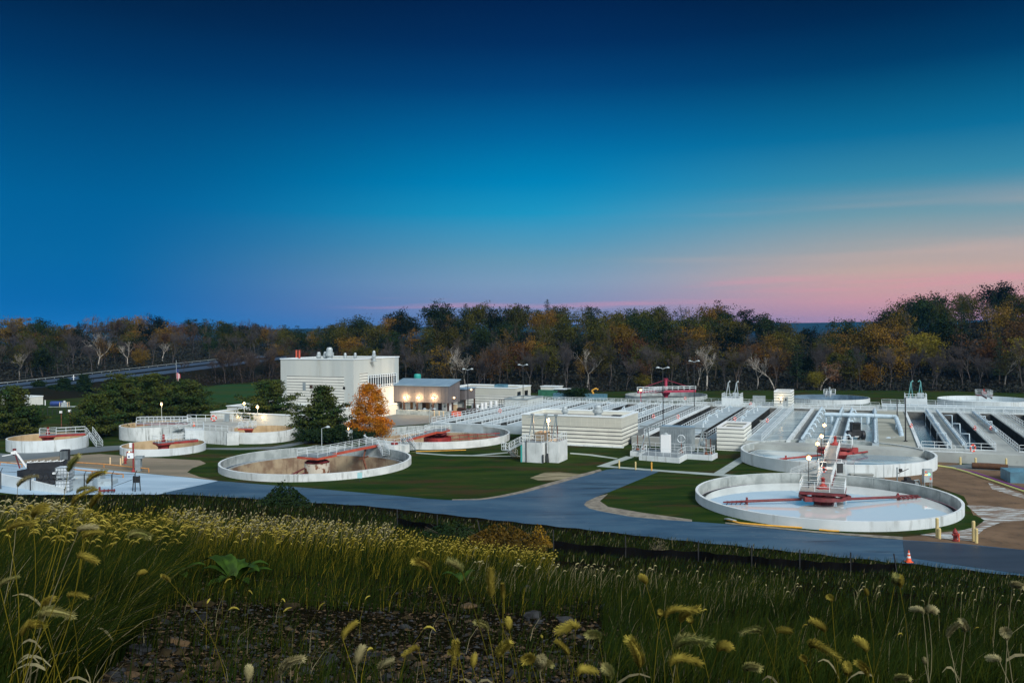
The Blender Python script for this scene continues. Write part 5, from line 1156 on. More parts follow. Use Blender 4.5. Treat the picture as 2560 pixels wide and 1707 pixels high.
g = MB(); g.prism([(-.8, -.4), (.6, -.4), (.6, .4), (-.8, .4)], .25, .9); g.box(-.5, -.3, .9, .1, .3, 1.3); g.obj('engine', 'black', o)
g = MB(); g.tube([(.9, -.3, .35), (.9, .3, .35)], .35, 14); g.tube([(-.5, -.5, .3), (-.5, .5, .3)], .3, 14); g.tube([(.7, 0, .8), (1.4, 0, .9), (1.6, 0, .2)], .12, 8); g.obj('wheels', 'lead_grey', o)
g = MB(); g.tube([(2.3, 0, 0), (2.3, 0, 1.7)], .04, 6); g.beam((1.9, 0, 1.7), (2.7, 0, 1.7), .05, .05); g.obj('tee_handle', 'lead_grey', o)
o = thing('concrete_bench', 'flat grey concrete block leaning on the base of the second right tank', 'block', P(2156, 1196, 0), -.1)
g = MB(); g.box(-1.4, 0, 0, 1.4, .8, .45); g.box(-1.5, -.06, .45, 1.5, .86, .6); g.obj('block', 'deck', o)
# hoses and pipes on the right
for off, m_, lb in ((0, 'hose_yellow', 'long yellow hose across the bare ground at the right'), (.45, 'hose_purple', 'long purple hose lying beside the yellow one')):
    pts = [P(x, y, .12 + off * .1) for x, y in (((2345, 1164), (2385, 1170), (2420, 1180), (2560, 1228), (2680, 1268)) if off == 0 else ((2392, 1171), (2440, 1182), (2560, 1223), (2680, 1262)))]
    o = thing('hose', lb, 'hose', (0, 0, 0), 0, 'hoses on the bare ground'); g = MB(); g.tube(pts, .13, 8); g.obj('tube', m_, o)
o = thing('hose', 'yellow hose curling along the road edge in front of the near right tank', 'hose'); g = MB(); g.tube([P(*q_) for q_ in ((1812, 1297, .15), (1825, 1300, .12), (1850, 1307, .08), (1920, 1313, .07), (2005, 1319, .07))], .10, 8); g.obj('tube', 'yellow_strong', o)
g = MB(); g.tube([P(1812, 1297, .15), P(1822, 1296.5, .4), P(1840, 1301, .1)], .09, 6); g.obj('nozzle', 'lead_grey', o)
o = thing('hose', 'short yellow hose end by the near right tank wall', 'hose'); g = MB(); g.tube([P(2048, 1323.5, .07), P(2075, 1326, .07), P(2098, 1327, .07)], .09, 8); g.obj('tube', 'yellow_strong', o)
o = thing('hose', 'yellow hose lying on the lawn in front of the red-drum tank', 'hose'); g = MB(); g.tube([P(1040, 1128, .1), P(1100, 1126.5, .1), P(1165, 1124.5, .1)], .07, 6); g.obj('tube', 'yellow_strong', o)
o = thing('straw_roll', 'long brown straw roll lying behind yellow bollards', 'straw roll'); g = MB(); g.tube([P(2430, 1163, .45), P(2475, 1165, .45), P(2520, 1168, .45)], [.42, .45, .42], 14); g.obj('roll', 'straw', o)
o = thing('blue_container', 'open blue steel container cut by the right edge', 'container', P(2526, 1207, 0), GR * .6)
g = MB()
for x0, y0, x1, y1 in ((0, 0, 7, .12), (0, 3.9, 7, 4), (0, .12, .12, 3.9), (6.9, .12, 7, 3.9)): g.box(x0, y0, 0, x1, y1, 1.4)
g.box(.12, .12, .1, 6.9, 3.9, .9); g.obj('body', 'blue_paint', o)
# bollards
def bollard(px, py, label, m_='yellow', h=1.25, r=.11, hh=0.0):
    o = thing('bollard', label, 'bollard', P(px, py, hh), 0, 'yellow bollards')
    g = MB(); g.lathe([(r, 0), (r, h - .06), (r * .7, h), (0, h + .03)], 14, smooth=False); g.obj('post', m_, o); return o
for px, py, lb, h in ((2343, 1343.5, 'taller yellow bollard left of the red hydrant at the lower right', 1.9), (2348.5, 1346, 'shorter yellow bollard left of the red hydrant at the lower right', 1.0), (2434, 1352, 'taller yellow bollard right of the red hydrant at the lower right', 1.9), (2441, 1356.5, 'shorter yellow bollard right of the red hydrant at the lower right', 1.35),
        (2401, 1161, 'yellow bollard left of the straw roll', 1.1), (2439, 1162.5, 'yellow bollard at the left end of the straw roll', 1.1), (2515.5, 1166, 'yellow bollard at the right end of the straw roll', 1.2)):
    bollard(px, py, lb, 'yellow', h, .15)
for px, py, lb in ((1548, 1170, 'left one of three yellow bollards at the end of the driveway'), (1589, 1173.5, 'middle one of three yellow bollards at the end of the driveway')): bollard(px, py, lb, 'yellow', 1.15, .11)
bollard(1629, 1176, 'right one of three driveway bollards, deeper orange-yellow', 'yellow_strong', 1.2, .11)
for px, py, lb, h in ((275.5, 1161, 'left cream bollard beside the left hydrant', 1.1), (301.5, 1163, 'middle cream bollard beside the left hydrant', 1.1), (306.8, 1157.5, 'rear cream bollard beside the left hydrant', 1.1), (192, 1214, 'cream bollard behind the black fence on the pad', 1.0)): bollard(px, py, lb, 'cream', h, .11)
def hydrant(px, py, label, s=1.0):
    o = thing('fire_hydrant', label, 'fire hydrant', P(px, py), .3, 'fire hydrants'); o.scale = (s,) * 3
    g = MB(); g.lathe([(.18, 0), (.18, .06), (.12, .08), (.12, .5), (.16, .52), (.16, .57), (.13, .6), (.09, .72), (.04, .76), (.04, .82), (0, .82)], 14); g.obj('body', 'red', o)
    for s_ in (-1, 1):
        g = MB(); g.tube([(s_ * .1, 0, .42), (s_ * .22, 0, .42)], .06, 8); g.obj('nozzle_cap', 'red', o)
    g = MB(); g.tube([(0, -.1, .36), (0, -.24, .36)], .08, 8); g.obj('nozzle_cap', 'red', o); return o
hydrant(2388, 1352, 'red fire hydrant between yellow bollards at the lower right', 1.5); hydrant(313.5, 1159, 'red fire hydrant beside cream bollards on the left gravel', 1.3)
o = thing('marker_stake', 'thin orange stake right beside the lower right hydrant', 'stake', P(2397.5, 1353)); g = MB(); g.box(-.04, -.03, 0, .04, .03, .75); g.obj('stake', 'cone', o)
o = thing('lawn_sign', 'small pale teal sign on a post in front of the drained left tank', 'sign', P(899.5, 1204), .1)
g = MB(); g.box(-.32, -.03, .5, .32, .02, 1.25); g.obj('sign_board', 'teal_light', o) if False else None
mat('teal_light', (0.30, 0.55, 0.58), None, rough=0.6)
g = MB(); g.box(-.32, -.03, .5, .32, .02, 1.25); g.obj('sign_board', 'teal_light', o); g = MB(); g.box(-.04, .021, 0, .04, .06, 1.2); g.obj('post', 'black', o)
# junction cabinet between C and D
o = thing('junction_cabinet', 'dark cabinet with a pale label beside the bridge of the drained tank', 'cabinet', P(873, 1109, 0), .1)
g = MB(); g.box(-.6, 0, .9, .6, .6, 2.5); g.obj('cabinet', 'lead_grey', o); g = MB(); g.box(-.25, -.03, 1.7, .25, -.001, 2.2); g.obj('label_plate', 'white', o); g = MB(); g.box(-.1, .1, 0, .1, .3, .9); g.obj('post', 'lead_grey', o)

# ------------------------------------------------------------------ left pad: mobile press machine, fence, tote, barriers
o = thing('press_machine', 'black tarp-covered machine with a red and white crane arm on the concrete pad', 'machine', P(52, 1212, 0), R(12)); o.scale = (.62, .62, .62)
g = MB()
for k, (x, w_, z0, z1) in enumerate(((-.6, 1.2, .3, 1.7), (1.4, 2.4, .5, 3.4), (4.2, 3.6, .6, 4.1), (9.0, 2.6, .9, 4.3))): pass
g.prism([(-.4, -1.0), (1.0, -1.5), (9.4, -1.5), (9.4, 1.4), (1.2, 1.4)], 1.9, 3.3)
g.add([(-.9, -.8, .5), (1.0, -1.5, 1.2), (1.0, 1.4, 1.2), (-.9, .8, .5), (.6, -1.2, 3.2), (2.0, -1.3, 3.9), (2.0, 1.3, 3.9), (.6, 1.0, 3.2)], [(0, 1, 5, 4), (1, 2, 6, 5), (2, 3, 7, 6), (3, 0, 4, 7), (4, 5, 6, 7), (0, 3, 2, 1)])
g.obj('tarp_body', 'black_tarp', o)
g = MB(); g.box(1.6, -1.2, 3.31, 8.8, -.2, 4.9); g.obj('upper_deck', 'black', o)
g = MB()
for k in range(6): g.beam((1.8 + k * 1.3, -1.2, 5.0), (2.5 + k * 1.3, -1.2, 5.3), .18, .14); g.box(1.7 + k * 1.3, -1.25, 4.9, 1.85 + k * 1.3, -1.1, 5.2)
g.beam((1.6, -1.2, 4.95), (8.8, -1.2, 5.05), .12, .1); g.obj('roof_rack', 'white', o)
g = MB(); g.box(8.0, -.8, 3.4, 9.6, 1.0, 7.3); g.obj('louvre_tower', 'black_tarp', o)
g = MB()
for k in range(6): g.box(8.1 + k * .26, -.86, 5.3, 8.2 + k * .26, -.803, 7.1)
g.obj('louvre', 'lead_grey', o)
g = MB()
for k in range(6): g.lathe([(.50, 0), (.50, .3), (.40, .3), (.40, .05), (0, .05)], 14, (0, 0, 0)) if False else None
for ix in range(3):
    for iz in range(2):
        c = Vector((4.4 + ix * 1.15, -1.45, .65 + iz * 1.1)); n_ = 14
        g.tube([c, c + Vector((0, -.25, 0))], .5, n_)
g.box(3.4, -1.4, .1, 7.6, 1.2, 1.89); g.obj('drum_rack', 'black', o)
g = MB(); g.tube([(2.9, -1.6, .1), (2.9, -1.6, 2.3), (3.2, -1.6, 2.4)], .13, 8); g.tube([(2.3, -1.55, .1), (2.3, -1.55, 1.9)], .1, 8); g.tube([(1.7, -1.55, .1), (1.7, -1.55, 2.1)], .07, 8); g.obj('chrome_pipe', 'rail', o)
g = MB(); g.beam((1.2, 0, 3.8), (-1.2, 0, 7.6), .32, .32); g.obj('boom', 'white', o)
g = MB(); g.beam((-.2, .1, 3.6), (-1.0, .1, 6.4), .22, .22); g.cbox((-1.2, 0, 7.7), (.6, .5, .4)); g.beam((-1.5, 0, 6.5), (-.5, 0, 6.9), .2, .2); g.obj('boom_joint', 'maroon', o)
g = MB(); g.beam((-1.4, 0, 6.7), (-3.6, 0, 6.4), .16, .16); g.cbox((-1.3, -.1, 7.0), (.9, .7, .5)); g.obj('boom_head', 'white', o)
g = MB(); g.box(6.9, -2.2, 2.3, 7.7, -1.6, 2.75); g.obj('white_tank', 'white', o)
def tote(label, loc):
    o = thing('liquid_tote', label, 'tote tank', loc, R(8), 'caged white tote tanks')
    g = MB(); g.box(-.62, -.62, .18, .62, .62, 1.15); g.lathe([(.12, 1.15), (.12, 1.2), (0, 1.2)], 10); g.obj('tank', 'tote', o)
    g = MB()
    for z in (.2, .52, .84, 1.14):
        for e in (-1, 1): g.beam((-.66, e * .66, z), (.66, e * .66, z), .035, .035); g.beam((e * .66, -.66, z), (e * .66, .66, z), .035, .035)
    for k in range(6):
        x = -.66 + k * .264
        for e in (-1, 1): g.beam((x, e * .66, .18), (x, e * .66, 1.16), .03, .03); g.beam((e * .66, x, .18), (e * .66, x, 1.16), .03, .03)
    g.obj('cage', 'lead_grey', o); g = MB()
    for x in (-.6, 0, .45): g.box(x, -.66, 0, x + .15, .66, .12)
    g.box(-.66, -.66, .121, .66, .66, .17); g.obj('pallet', 'lead_grey', o); o.scale = (1.3, 1.3, 1.3); return o
b_ = P(163, 1228, 0); tote('lower caged white tote tank behind the fence on the pad', b_); tote('upper caged white tote tank stacked on the other one', (b_[0] - .2, b_[1] + .3, 1.61))
for px, py, lb, sx, sy, sz in ((196, 1226, 'grey concrete block left of the red pipe on the pad', 3.4, 2.0, 1.2), (206, 1208, 'grey concrete block behind the nearer one on the pad', 4.5, 2.2, .9), (238, 1216, 'wide pale flat slab on the pad near the gate post', 4.2, 2.6, .55)):
    o = thing('concrete_block', lb, 'concrete block', P(px, py, 0), .15, 'grey blocks on the pad'); g = MB(); g.box(-sx / 2, 0, 0, sx / 2, sy, sz); g.box(-sx / 2 + .1, .1, sz, sx / 2 - .1, sy - .1, sz + .05); g.obj('block', 'deck_pale', o)
o = thing('flanged_pipe', 'red flanged pipe with valve lying at the near edge of the pad', 'pipe', P(252, 1226.5, .3), .1); o.scale = (.72, .72, .72)
g = MB(); g.tube([(0, 0, 0), (2.4, 0, .05)], .17, 10); g.tube([(-.2, 0, -.2), (-.2, 0, .7)], .17, 10); g.obj('pipe', 'maroon', o); g = MB()
for x in (-.3, .5, 1.2, 2.2): g.tube([(x, 0, 0), (x + .12, 0, 0)], .3, 12)
g.obj('flange', 'maroon', o)
# retaining wall
pts = [(-60, 1195, 2.0), (2, 1213, 1.5), (40, 1219.5, 1.4), (80, 1225, 1.2), (120, 1230, .95), (160, 1234.5, .7)]
o = thing('retaining_wall', 'low curved white retaining wall in front of the black machine', 'wall'); g = MB()
for i in range(len(pts) - 1):
    a = Vector(P(pts[i][0], pts[i][1], 0)); b = Vector(P(pts[i + 1][0], pts[i + 1][1], 0)); ha, hb2 = pts[i][2], pts[i + 1][2]
    nrm = Vector((-(b - a).y, (b - a).x, 0)).normalized() * .35
    vs = [a - Vector((0, 0, 1)), b - Vector((0, 0, 1)), b + nrm - Vector((0, 0, 1)), a + nrm - Vector((0, 0, 1)), a + Vector((0, 0, ha)), b + Vector((0, 0, hb2)), b + nrm + Vector((0, 0, hb2)), a + nrm + Vector((0, 0, ha))]
    g.add(vs, [(0, 1, 5, 4), (2, 3, 7, 6), (4, 5, 6, 7)])
g.obj('wall', 'concrete_clean', o)
# black security fence
o = thing('security_fence', 'black wire fence with angled barbed arms along the near side of the pad', 'fence')
fp = [(-20, 1224, 0), (2, 1222, 0), (76, 1226, 0), (140, 1231, 0), (211, 1231, 0), (280, 1231, 0), (338, 1229, 0)]
tops = []
for px, py, _ in fp:
    b_ = Vector(P(px, py, 0)); g = MB(); g.tube([b_, b_ + Vector((0, 0, 2.3))], .07, 6); g.beam(b_ + Vector((0, 0, 2.3)), b_ + Vector((.3, -.1, 2.75)), .06, .06); tops.append(b_); g.obj('post', 'pole_dark', o)
g = MB()
for i in range(len(tops) - 1):
    for z in (2.28,): g.beam(tops[i] + Vector((0, 0, z)), tops[i + 1] + Vector((0, 0, z)), .05, .05)
    for z in (2.45, 2.7): g.beam(tops[i] + Vector((.12, -.04, z)), tops[i + 1] + Vector((.12, -.04, z)), .015, .015)
g.beam(tops[5] + Vector((0, 0, .7)), tops[6] + Vector((0, 0, 1.7)), .05, .05); g.obj('wire', 'pole_dark', o)
g = MB(); c = tops[6]
for x in (-.5, .5): g.tube([c + Vector((x, .4, 0)), c + Vector((x * .7, .4, 2.0))], .06, 6)
g.cbox(c + Vector((0, .4, 1.5)), (.9, .15, .8)); g.obj('gate_latch', 'pole_dark', o)
for pts, lb in ((((180, 1163), (260, 1168), (372, 1180)), 'upper long orange pipe rail across the concrete pad'), (((180, 1181), (230, 1186), (308, 1194)), 'lower shorter orange pipe rail across the concrete pad'), (((0, 1163), (55, 1168)), 'orange pipe rail end at the left edge of the pad')):
    o = thing('pipe_rail', lb, 'pipe rail', (0, 0, 0), 0, 'orange pipe rails on the pad'); q_ = [Vector(P(x, y, 0)) for x, y in pts]; g = MB(); g.tube([v + Vector((0, 0, .5)) for v in q_], .09, 8); g.obj('rail', 'orange_pipe', o)
    for v in q_:
        g = MB(); g.tube([v, v + Vector((0, 0, .49))], .08, 6); g.obj('leg', 'orange_pipe', o)
o = thing('control_post', 'dark red post with white control boxes and a grey cabinet beside the pad', 'control post', P(333.5, 1179, 0), .05)
g = MB(); g.tube([(0, 0, 0), (0, 0, 4.2)], .12, 10); g.lathe([(.3, 0), (.3, .1), (.12, .3)], 10); g.beam((-.9, 0, 2.9), (0, 0, 2.9), .12, .12); g.beam((-.9, 0, 1.9), (-.9, 0, 2.9), .12, .12); g.obj('post', 'red', o)
g = MB(); g.box(-.8, -.25, 2.0, .1, -.13, 2.75); g.cbox((-.3, -.1, 3.9), (.35, .3, .7)); g.obj('control_box', 'white', o)
g = MB(); g.box(-.65, -.27, 2.15, -.4, -.251, 2.35); g.lathe([(.09, 0), (0, 0)], 8, (-.1, -.26, 2.4)) if False else None; g.obj('gauge', 'blue_tank', o)
g = MB(); g.box(.2, .1, 0, .95, .8, 1.9); g.box(.15, .02, 1.9, 1.3, .85, 2.25); g.obj('cabinet', 'lead_grey', o)
bulkhead(o, (-.5, -.2, 2.95), r=.09)
o = thing('cream_frame', 'low cream pipe frame at the foot of the tall stained tank', 'frame', P(345, 1102, 0)); g = MB(); g.tube([(-1, 0, 0), (-1, 0, 1.0)], .14, 8); g.tube([(1, 0, 0), (1, 0, 1.0)], .14, 8); g.box(-1.3, -.1, 1.0, 1.3, .2, 1.15); g.obj('frame', 'cream', o)
# ------------------------------------------------------------------ yard clutter near the loading shed
def box_thing(name, label, cat, px, py, sx, sy, sz, m_, lid=None, rot=GR, hh=0.0):
    o = thing(name, label, cat, P(px, py, hh), rot); g = MB(); g.box(-sx / 2, 0, 0, sx / 2, sy, sz); g.box(-sx / 2 - .04, -.04, sz, sx / 2 + .04, sy + .04, sz + .08) if not lid else None; g.obj('body', m_, o)
    if lid: g = MB(); g.add([(-sx / 2 - .05, -.05, sz + .01), (sx / 2 + .05, -.05, sz + .01), (sx / 2 + .05, sy + .05, sz + .01), (-sx / 2 - .05, sy + .05, sz + .01), (-sx / 2 - .05, sy * .6, sz + .5), (sx / 2 + .05, sy * .6, sz + .5)], [(0, 1, 5, 4), (1, 2, 5), (2, 3, 4, 5), (3, 0, 4)]); g.obj('lid', lid, o)
    return o
box_thing('orange_crate', 'small bright orange crate by the brick pile', 'crate', 1138, 1040, 2.0, 1.2, 1.0, 'cone'); box_thing('plywood_stack', 'tan leaning board stack beside the orange crate', 'boards', 1133, 1035, 1.8, .6, 2.2, 'cream')
o = thing('brick_pile', 'long pile of dark bricks and pallets behind the outermost left railing', 'pile', P(1158, 1036), GR); g = MB(); rz = random.Random(5)
for k in range(60): x, y, z = rz.uniform(-3, 3.5), rz.uniform(0, 2.5), rz.uniform(0, 1.4); g.cbox((x, y, z), (rz.uniform(.5, 1.2), rz.uniform(.3, .8), rz.uniform(.2, .5)))
g.obj('bricks', 'brick_dark', o)
for k, (px, py) in enumerate(((992, 1033), (1119, 1038), (1183, 1026), (1193, 1027), (1205, 1024), (1214, 1022), (1227, 1019), (1240, 1018))):
    lbl = ('white barrel at the left corner of the loading dock', 'white barrel at the right end of the loading dock', 'first white barrel right of the brick pile', 'second white barrel right of the brick pile', 'third white barrel right of the brick pile', 'fourth white barrel right of the brick pile', 'fifth white barrel right of the brick pile', 'farthest white barrel, near the small grey shed')[k]
    o = thing('barrel', lbl, 'barrel', P(px, py), 0, 'white barrels in the yard'); g = MB(); g.lathe([(.42, 0), (.45, .1), (.42, .2), (.42, 1.0), (.45, 1.1), (.42, 1.2), (.42, 1.7), (0, 1.7)], 14); g.obj('barrel', 'white', o)
for px, py, lb in ((1086, 1039.5, 'left cream bollard by the loading dock'), (1098, 1040, 'middle cream bollard by the loading dock'), (1109, 1040.5, 'right cream bollard by the loading dock')): bollard(px, py, lb, 'cream', 1.2, .14)
o = box_thing('forklift', 'small black forklift parked beside the small grey shed', 'forklift', 1253, 1022, 1.6, 2.2, 1.0, 'black'); g = MB()
for x in (-.7, .7): g.box(x - .05, .3, 1.1, x + .05, .4, 2.3); g.box(x - .05, 1.7, 1.1, x + .05, 1.8, 2.3)
g.box(-.8, .2, 2.3, .8, 1.9, 2.4); g.obj('guard_frame', 'black', o)
# beyond the basins
box_thing('green_container', 'dark green waste container beyond the left basins', 'container', 1368, 992, 6, 3, 1.9, 'green_box', hh=0)
box_thing('blue_tank', 'small bright blue equipment skid beyond the left basins', 'equipment', 1376, 985, 4, 2, 1.5, 'blue_paint')
o = box_thing('utility_cart', 'dark van-like cart with a pale roof beyond the left basins', 'cart', 1403, 992, 5, 3, 2.2, 'black'); g = MB(); g.box(-2.6, -.1, 2.3, 2.6, 3.1, 2.5); g.obj('roof', 'coping', o)
o = thing('excavator', 'small yellow excavator arm beyond the basins', 'excavator', P(1487, 998), GR); o.scale = (.75, .75, .75); g = MB(); g.box(-.8, 0, .6, 1.6, 1.6, 2.0); g.obj('cab', 'yellow_strong', o)
g = MB(); g.beam((-.5, .8, 1.6), (-1.4, .8, 3.4), .5, .5); g.beam((-1.4, .8, 3.4), (.2, .8, 4.3), .5, .5); g.beam((.2, .8, 4.3), (1.2, .8, 3.8), .45, .45); g.obj('arm', 'yellow_strong', o); g = MB(); g.box(-1.2, -.1, 0, 1.8, 1.7, .55); g.obj('tracks', 'black', o)
box_thing('settling_trough', 'long pale blue trough beyond the left basins', 'trough', 1446, 998, 16, 3, 1.5, 'blue_paint')
box_thing('switch_cabinet', 'grey switch cabinet left of the small striped tower', 'cabinet', 1897, 1005, 3, 1.4, 1.5, 'galv', hh=1.5)
# white conduit boxes on the right bridge ends
for px, py, h, lb in ((2058, 1180, 1.6, 'dark junction box left of the right bridge with a life ring'), (2100, 1182, 1.6, 'dark junction box right of the right bridge')):
    o = thing('junction_box', lb, 'junction box', P(px, py, h - .2), 0); g = MB(); g.box(-.35, -.15, 0, .35, .15, 1.3); g.obj('box', 'pole_dark', o); g = MB(); g.box(-.4, -.2, 1.3, .4, .2, 1.36); g.obj('hood', 'rail', o)
life_ring('orange life ring hanging on the junction box left of the right bridge', P(2059, 1174, 1.9), R_=.3, r=.09)
# flag pole
p_ = P(441, 1060); o = thing('flagpole', 'tall flagpole with a limp striped flag rising above the left pines', 'flagpole', (-81.6, 205.0, 0)); zt = PD(440, 902, 205.0)[2]
g = MB(); g.tube([(0, 0, 0), (0, 0, zt)], .045, 8); g.lathe([(0, .15), (.12, .08), (0, 0)], 8, (0, 0, zt)); g.obj('pole', 'galv', o)
fl_ = MB(); zt2 = PD(440, 930, 205.0)[2]; zb2 = PD(440, 950, 205.0)[2]
for k in range(7):
    x0 = .1 + k * .12; fl_.add([(x0, .05 * math.sin(k * 2), zt2 - k * .08), (x0 + .12, .05 * math.sin(k * 2 + 2), zt2 - k * .08 - .08), (x0 + .12, .05 * math.sin(k * 2 + 2), zb2 - k * .1), (x0, .05 * math.sin(k * 2), zb2 - k * .1)], [(0, 1, 2, 3)], k % 2)
fo = fl_.obj('flag', ['flag_red', 'flag_white'], o); g = MB(); g.box(.08, -.04, zt2 - .1, .5, .04, zt2 + .75); g.obj('canton', 'flag_blue', fo)
# far left field equipment
o = thing('fire_tank', 'blue horizontal tank on a slab in the far left field', 'tank', P(137, 1017), 0); g = MB(); g.tube([(-1.0, 0, .9), (2.3, 0, .9)], .75, 14); g.obj('tank', 'blue_tank', o)
g = MB(); g.box(-1.4, -.9, 0, 7.0, 1.6, .1); g.obj('slab', 'path', o)
o = thing('generator_skid', 'grey generator between cream guards in the far left field', 'generator', P(161, 1017), 0); g = MB(); g.box(-.7, -.5, .1, .9, .6, 1.3); g.lathe([(.4, 1.3), (.3, 1.7), (0, 1.8)], 10); g.obj('body', 'galv', o)
for x in (-1.0, 1.2): g = MB(); g.tube([(x, -.6, 0), (x, -.6, 1.3), (x, .4, 1.3), (x, .4, 0)], .1, 6); g.obj('guard', 'cream', o)
o = thing('valve_post', 'small white valve post on the grass of the far left field', 'valve post', P(113, 1013), 0); g = MB(); g.tube([(0, 0, 0), (0, 0, 1.2)], .12, 8); g.lathe([(0, 1.5), (.25, 1.35), (0, 1.1)], 8); g.obj('post', 'white', o)
o = thing('wire_fence', 'dark wire fence across the far left field', 'fence'); a = Vector(P(107, 1040)); b = Vector(P(200, 1032)); g = MB()
for z in (.2, .9, 1.6): g.beam(a + Vector((0, 0, z)), b + Vector((0, 0, z)), .05, .05)
g.obj('wire', 'pole_dark', o); q = MB(); q.box(-.06, -.06, 0, .06, .06, 1.8); pm = q.mesh('post', [MATS['pole_dark']])
for k in range(9): c_ = bpy.data.objects.new('post', pm); COL.objects.link(c_); c_.parent = o; c_.location = a.lerp(b, k / 8)
for px, pt, py, lb in ((153.5, 1032, 1070, 'left one of two short rusty posts with white box heads on the far left lawn'), (175.5, 1029, 1078, 'right one of two short posts with white box heads on the far left lawn')):
    o = thing('box_post', lb, 'post', P(px, py), 0, 'posts with white box heads'); zt = PD(px, pt, P(px, py)[1])[2]; g = MB(); g.tube([(0, 0, 0), (0, 0, zt)], .09, 6); g.obj('post', 'rust', o); g = MB(); g.cbox((-.1, 0, zt + .2), (.5, .3, .45)); g.obj('head', 'white', o)
o = thing('road_marker', 'white cross-shaped post beside the far highway', 'post', PD(184, 950, 300)); g = MB(); g.tube([(0, 0, 0), (0, 0, 1.9)], .12, 6); g.beam((-.6, 0, 1.1), (.6, 0, 1.1), .12, .12); g.obj('post', 'white', o)
pt_ = PD(248, 945.5, 336); o = thing('distant_car', 'tiny red car with lit lamp on the far highway', 'car', pt_, .3); g = MB(); g.box(-1.6, -.8, .3, 1.6, .8, 1.0); g.box(-.8, -.75, 1.0, .9, .75, 1.5); g.obj('body', 'red_orange', o)
g = MB(); g.lathe([(0, -.18), (.18, 0), (0, .18)], 8, (-1.5, -.85, .8)); g.obj('headlight', 'lamp_soft', o); g = MB()
for x in (-1, 1): g.tube([(x, -.85, .33), (x, .85, .33)], .33, 10)
g.obj('wheels', 'black', o)
# ------------------------------------------------------------------ leaf and twig generators (numpy)
def rdirs(n, rg):
    v = rg.normal(size=(n, 3)); return v / np.linalg.norm(v, axis=1)[:, None]
def leaf_quads(C, size, rg, flat=0.0, asp=1.0, jit=.35):
    n = len(C); d1 = rdirs(n, rg); d2 = rdirs(n, rg)
    if flat: d1[:, 2] *= (1 - flat); d2[:, 2] *= (1 - flat)
    d1 /= np.linalg.norm(d1, axis=1)[:, None]; d2 = d2 - (d1 * d2).sum(1)[:, None] * d1; d2 /= (np.linalg.norm(d2, axis=1)[:, None] + 1e-6)
    s = size * (1 + jit * rg.uniform(-1, 1, size=(n, 1)))
    a = d1 * s * asp * .5; b = d2 * s * .5
    k = rg.uniform(.45, 1.0, size=(n, 4, 1))
    V = np.stack([C - a * k[:, 0], C + b * k[:, 1], C + a * k[:, 2], C - b * k[:, 3]], 1)
    return V
def crown_points(rg, rx, rz, z0, nclump, per, cl=.30, top=1.0, hollow=.55, shape='oak'):
    P_ = []
    for i in range(nclump):
        d = rdirs(1, rg)[0]; d[2] = d[2] * .9 + .12
        rr_ = rg.uniform(hollow, 1.0) * (0.78 + .35 * math.sin(3 * math.atan2(d[1], d[0]) + i * .0 + rg.uniform(0, .8)))
        c = np.array([d[0] * rx * rr_, d[1] * rx * rr_, z0 + rz * (1 + d[2] * rr_)])
        if shape == 'cone': 
            t = rg.uniform(0, 1) ** 1.4; ang = rg.uniform(0, 6.283); rad = rx * (1.02 - t) ** .52 * rg.uniform(.5, 1.0) * (1.0 if t > .12 else .75); c = np.array([math.cos(ang) * rad, math.sin(ang) * rad, z0 + 2 * rz * t])
        cs = rx * cl * rg.uniform(.6, 1.25)
        q_ = rg.normal(size=(per, 3)) * cs * .55; q_[:, 2] *= .6
        P_.append(c + q_)
    return np.concatenate(P_)
def branch_tree(rg, H_, spread=.55, levels=5, r0=.28, fork=(2, 4), lean=0.0, min_r=.02, upw=.35, trunk_frac=.32, gen=None):
    segs = []
    def grow(p, d, L_, r, lv):
        n = 2 if lv else 3; q_ = p
        for k in range(n):
            d = d + rg.normal(size=3) * .10 + np.array([0, 0, upw * .12]); d /= np.linalg.norm(d)
            nxt = q_ + d * L_ / n; r2 = max(r * (1 - .22 * (k + 1) / n), min_r); segs.append((q_, nxt, max(r * (1 - .22 * k / n), min_r), r2)); q_ = nxt
            if lv < levels and k < n - 1 and rg.uniform() < .75 and lv > 0: child(q_, d, L_ * .7, r2 * .55, lv + 1)
        if lv < levels:
            for _ in range(rg.integers(fork[0], fork[1] + 1)): child(q_, d, L_ * rg.uniform(.62, .85), r2 * rg.uniform(.5, .75), lv + 1)
    def child(p, d, L_, r, lv):
        ax = rdirs(1, rg)[0]; dd = d + ax * spread * rg.uniform(.7, 1.3); dd[2] += upw * .3; dd /= np.linalg.norm(dd); grow(p, dd, L_, r, lv)
    d0 = np.array([lean, rg.uniform(-.05, .05), 1.0]); grow(np.zeros(3), d0 / np.linalg.norm(d0), H_ * trunk_frac, r0, 0)
    return segs
def seg_quads(segs, n=3, wmin=0.0):
    out = []
    for p, q_, r1, r2 in segs:
        r1 = max(r1, wmin); r2 = max(r2, wmin); d = q_ - p; d = d / (np.linalg.norm(d) + 1e-9); u = np.array([0, 0, 1.0]) if abs(d[2]) < .9 else np.array([1.0, 0, 0])
        a = np.cross(d, u); a /= np.linalg.norm(a); b = np.cross(a, d)
        pr = [a * math.cos(2 * math.pi * k / n) + b * math.sin(2 * math.pi * k / n) for k in range(n)]
        for k in range(n): k2 = (k + 1) % n; out.append([p + pr[k] * r1, p + pr[k2] * r1, q_ + pr[k2] * r2, q_ + pr[k] * r2])
    return np.array(out)
def trunkmesh(name, segs, m_, par, n=5, wmin=.0): return quads(name, seg_quads(segs, n, wmin), [m_], par)
ORD = {}
def proto(name, cat):
    o = bpy.data.objects.new(name, None); COL.objects.link(o); o['category'] = cat; return o
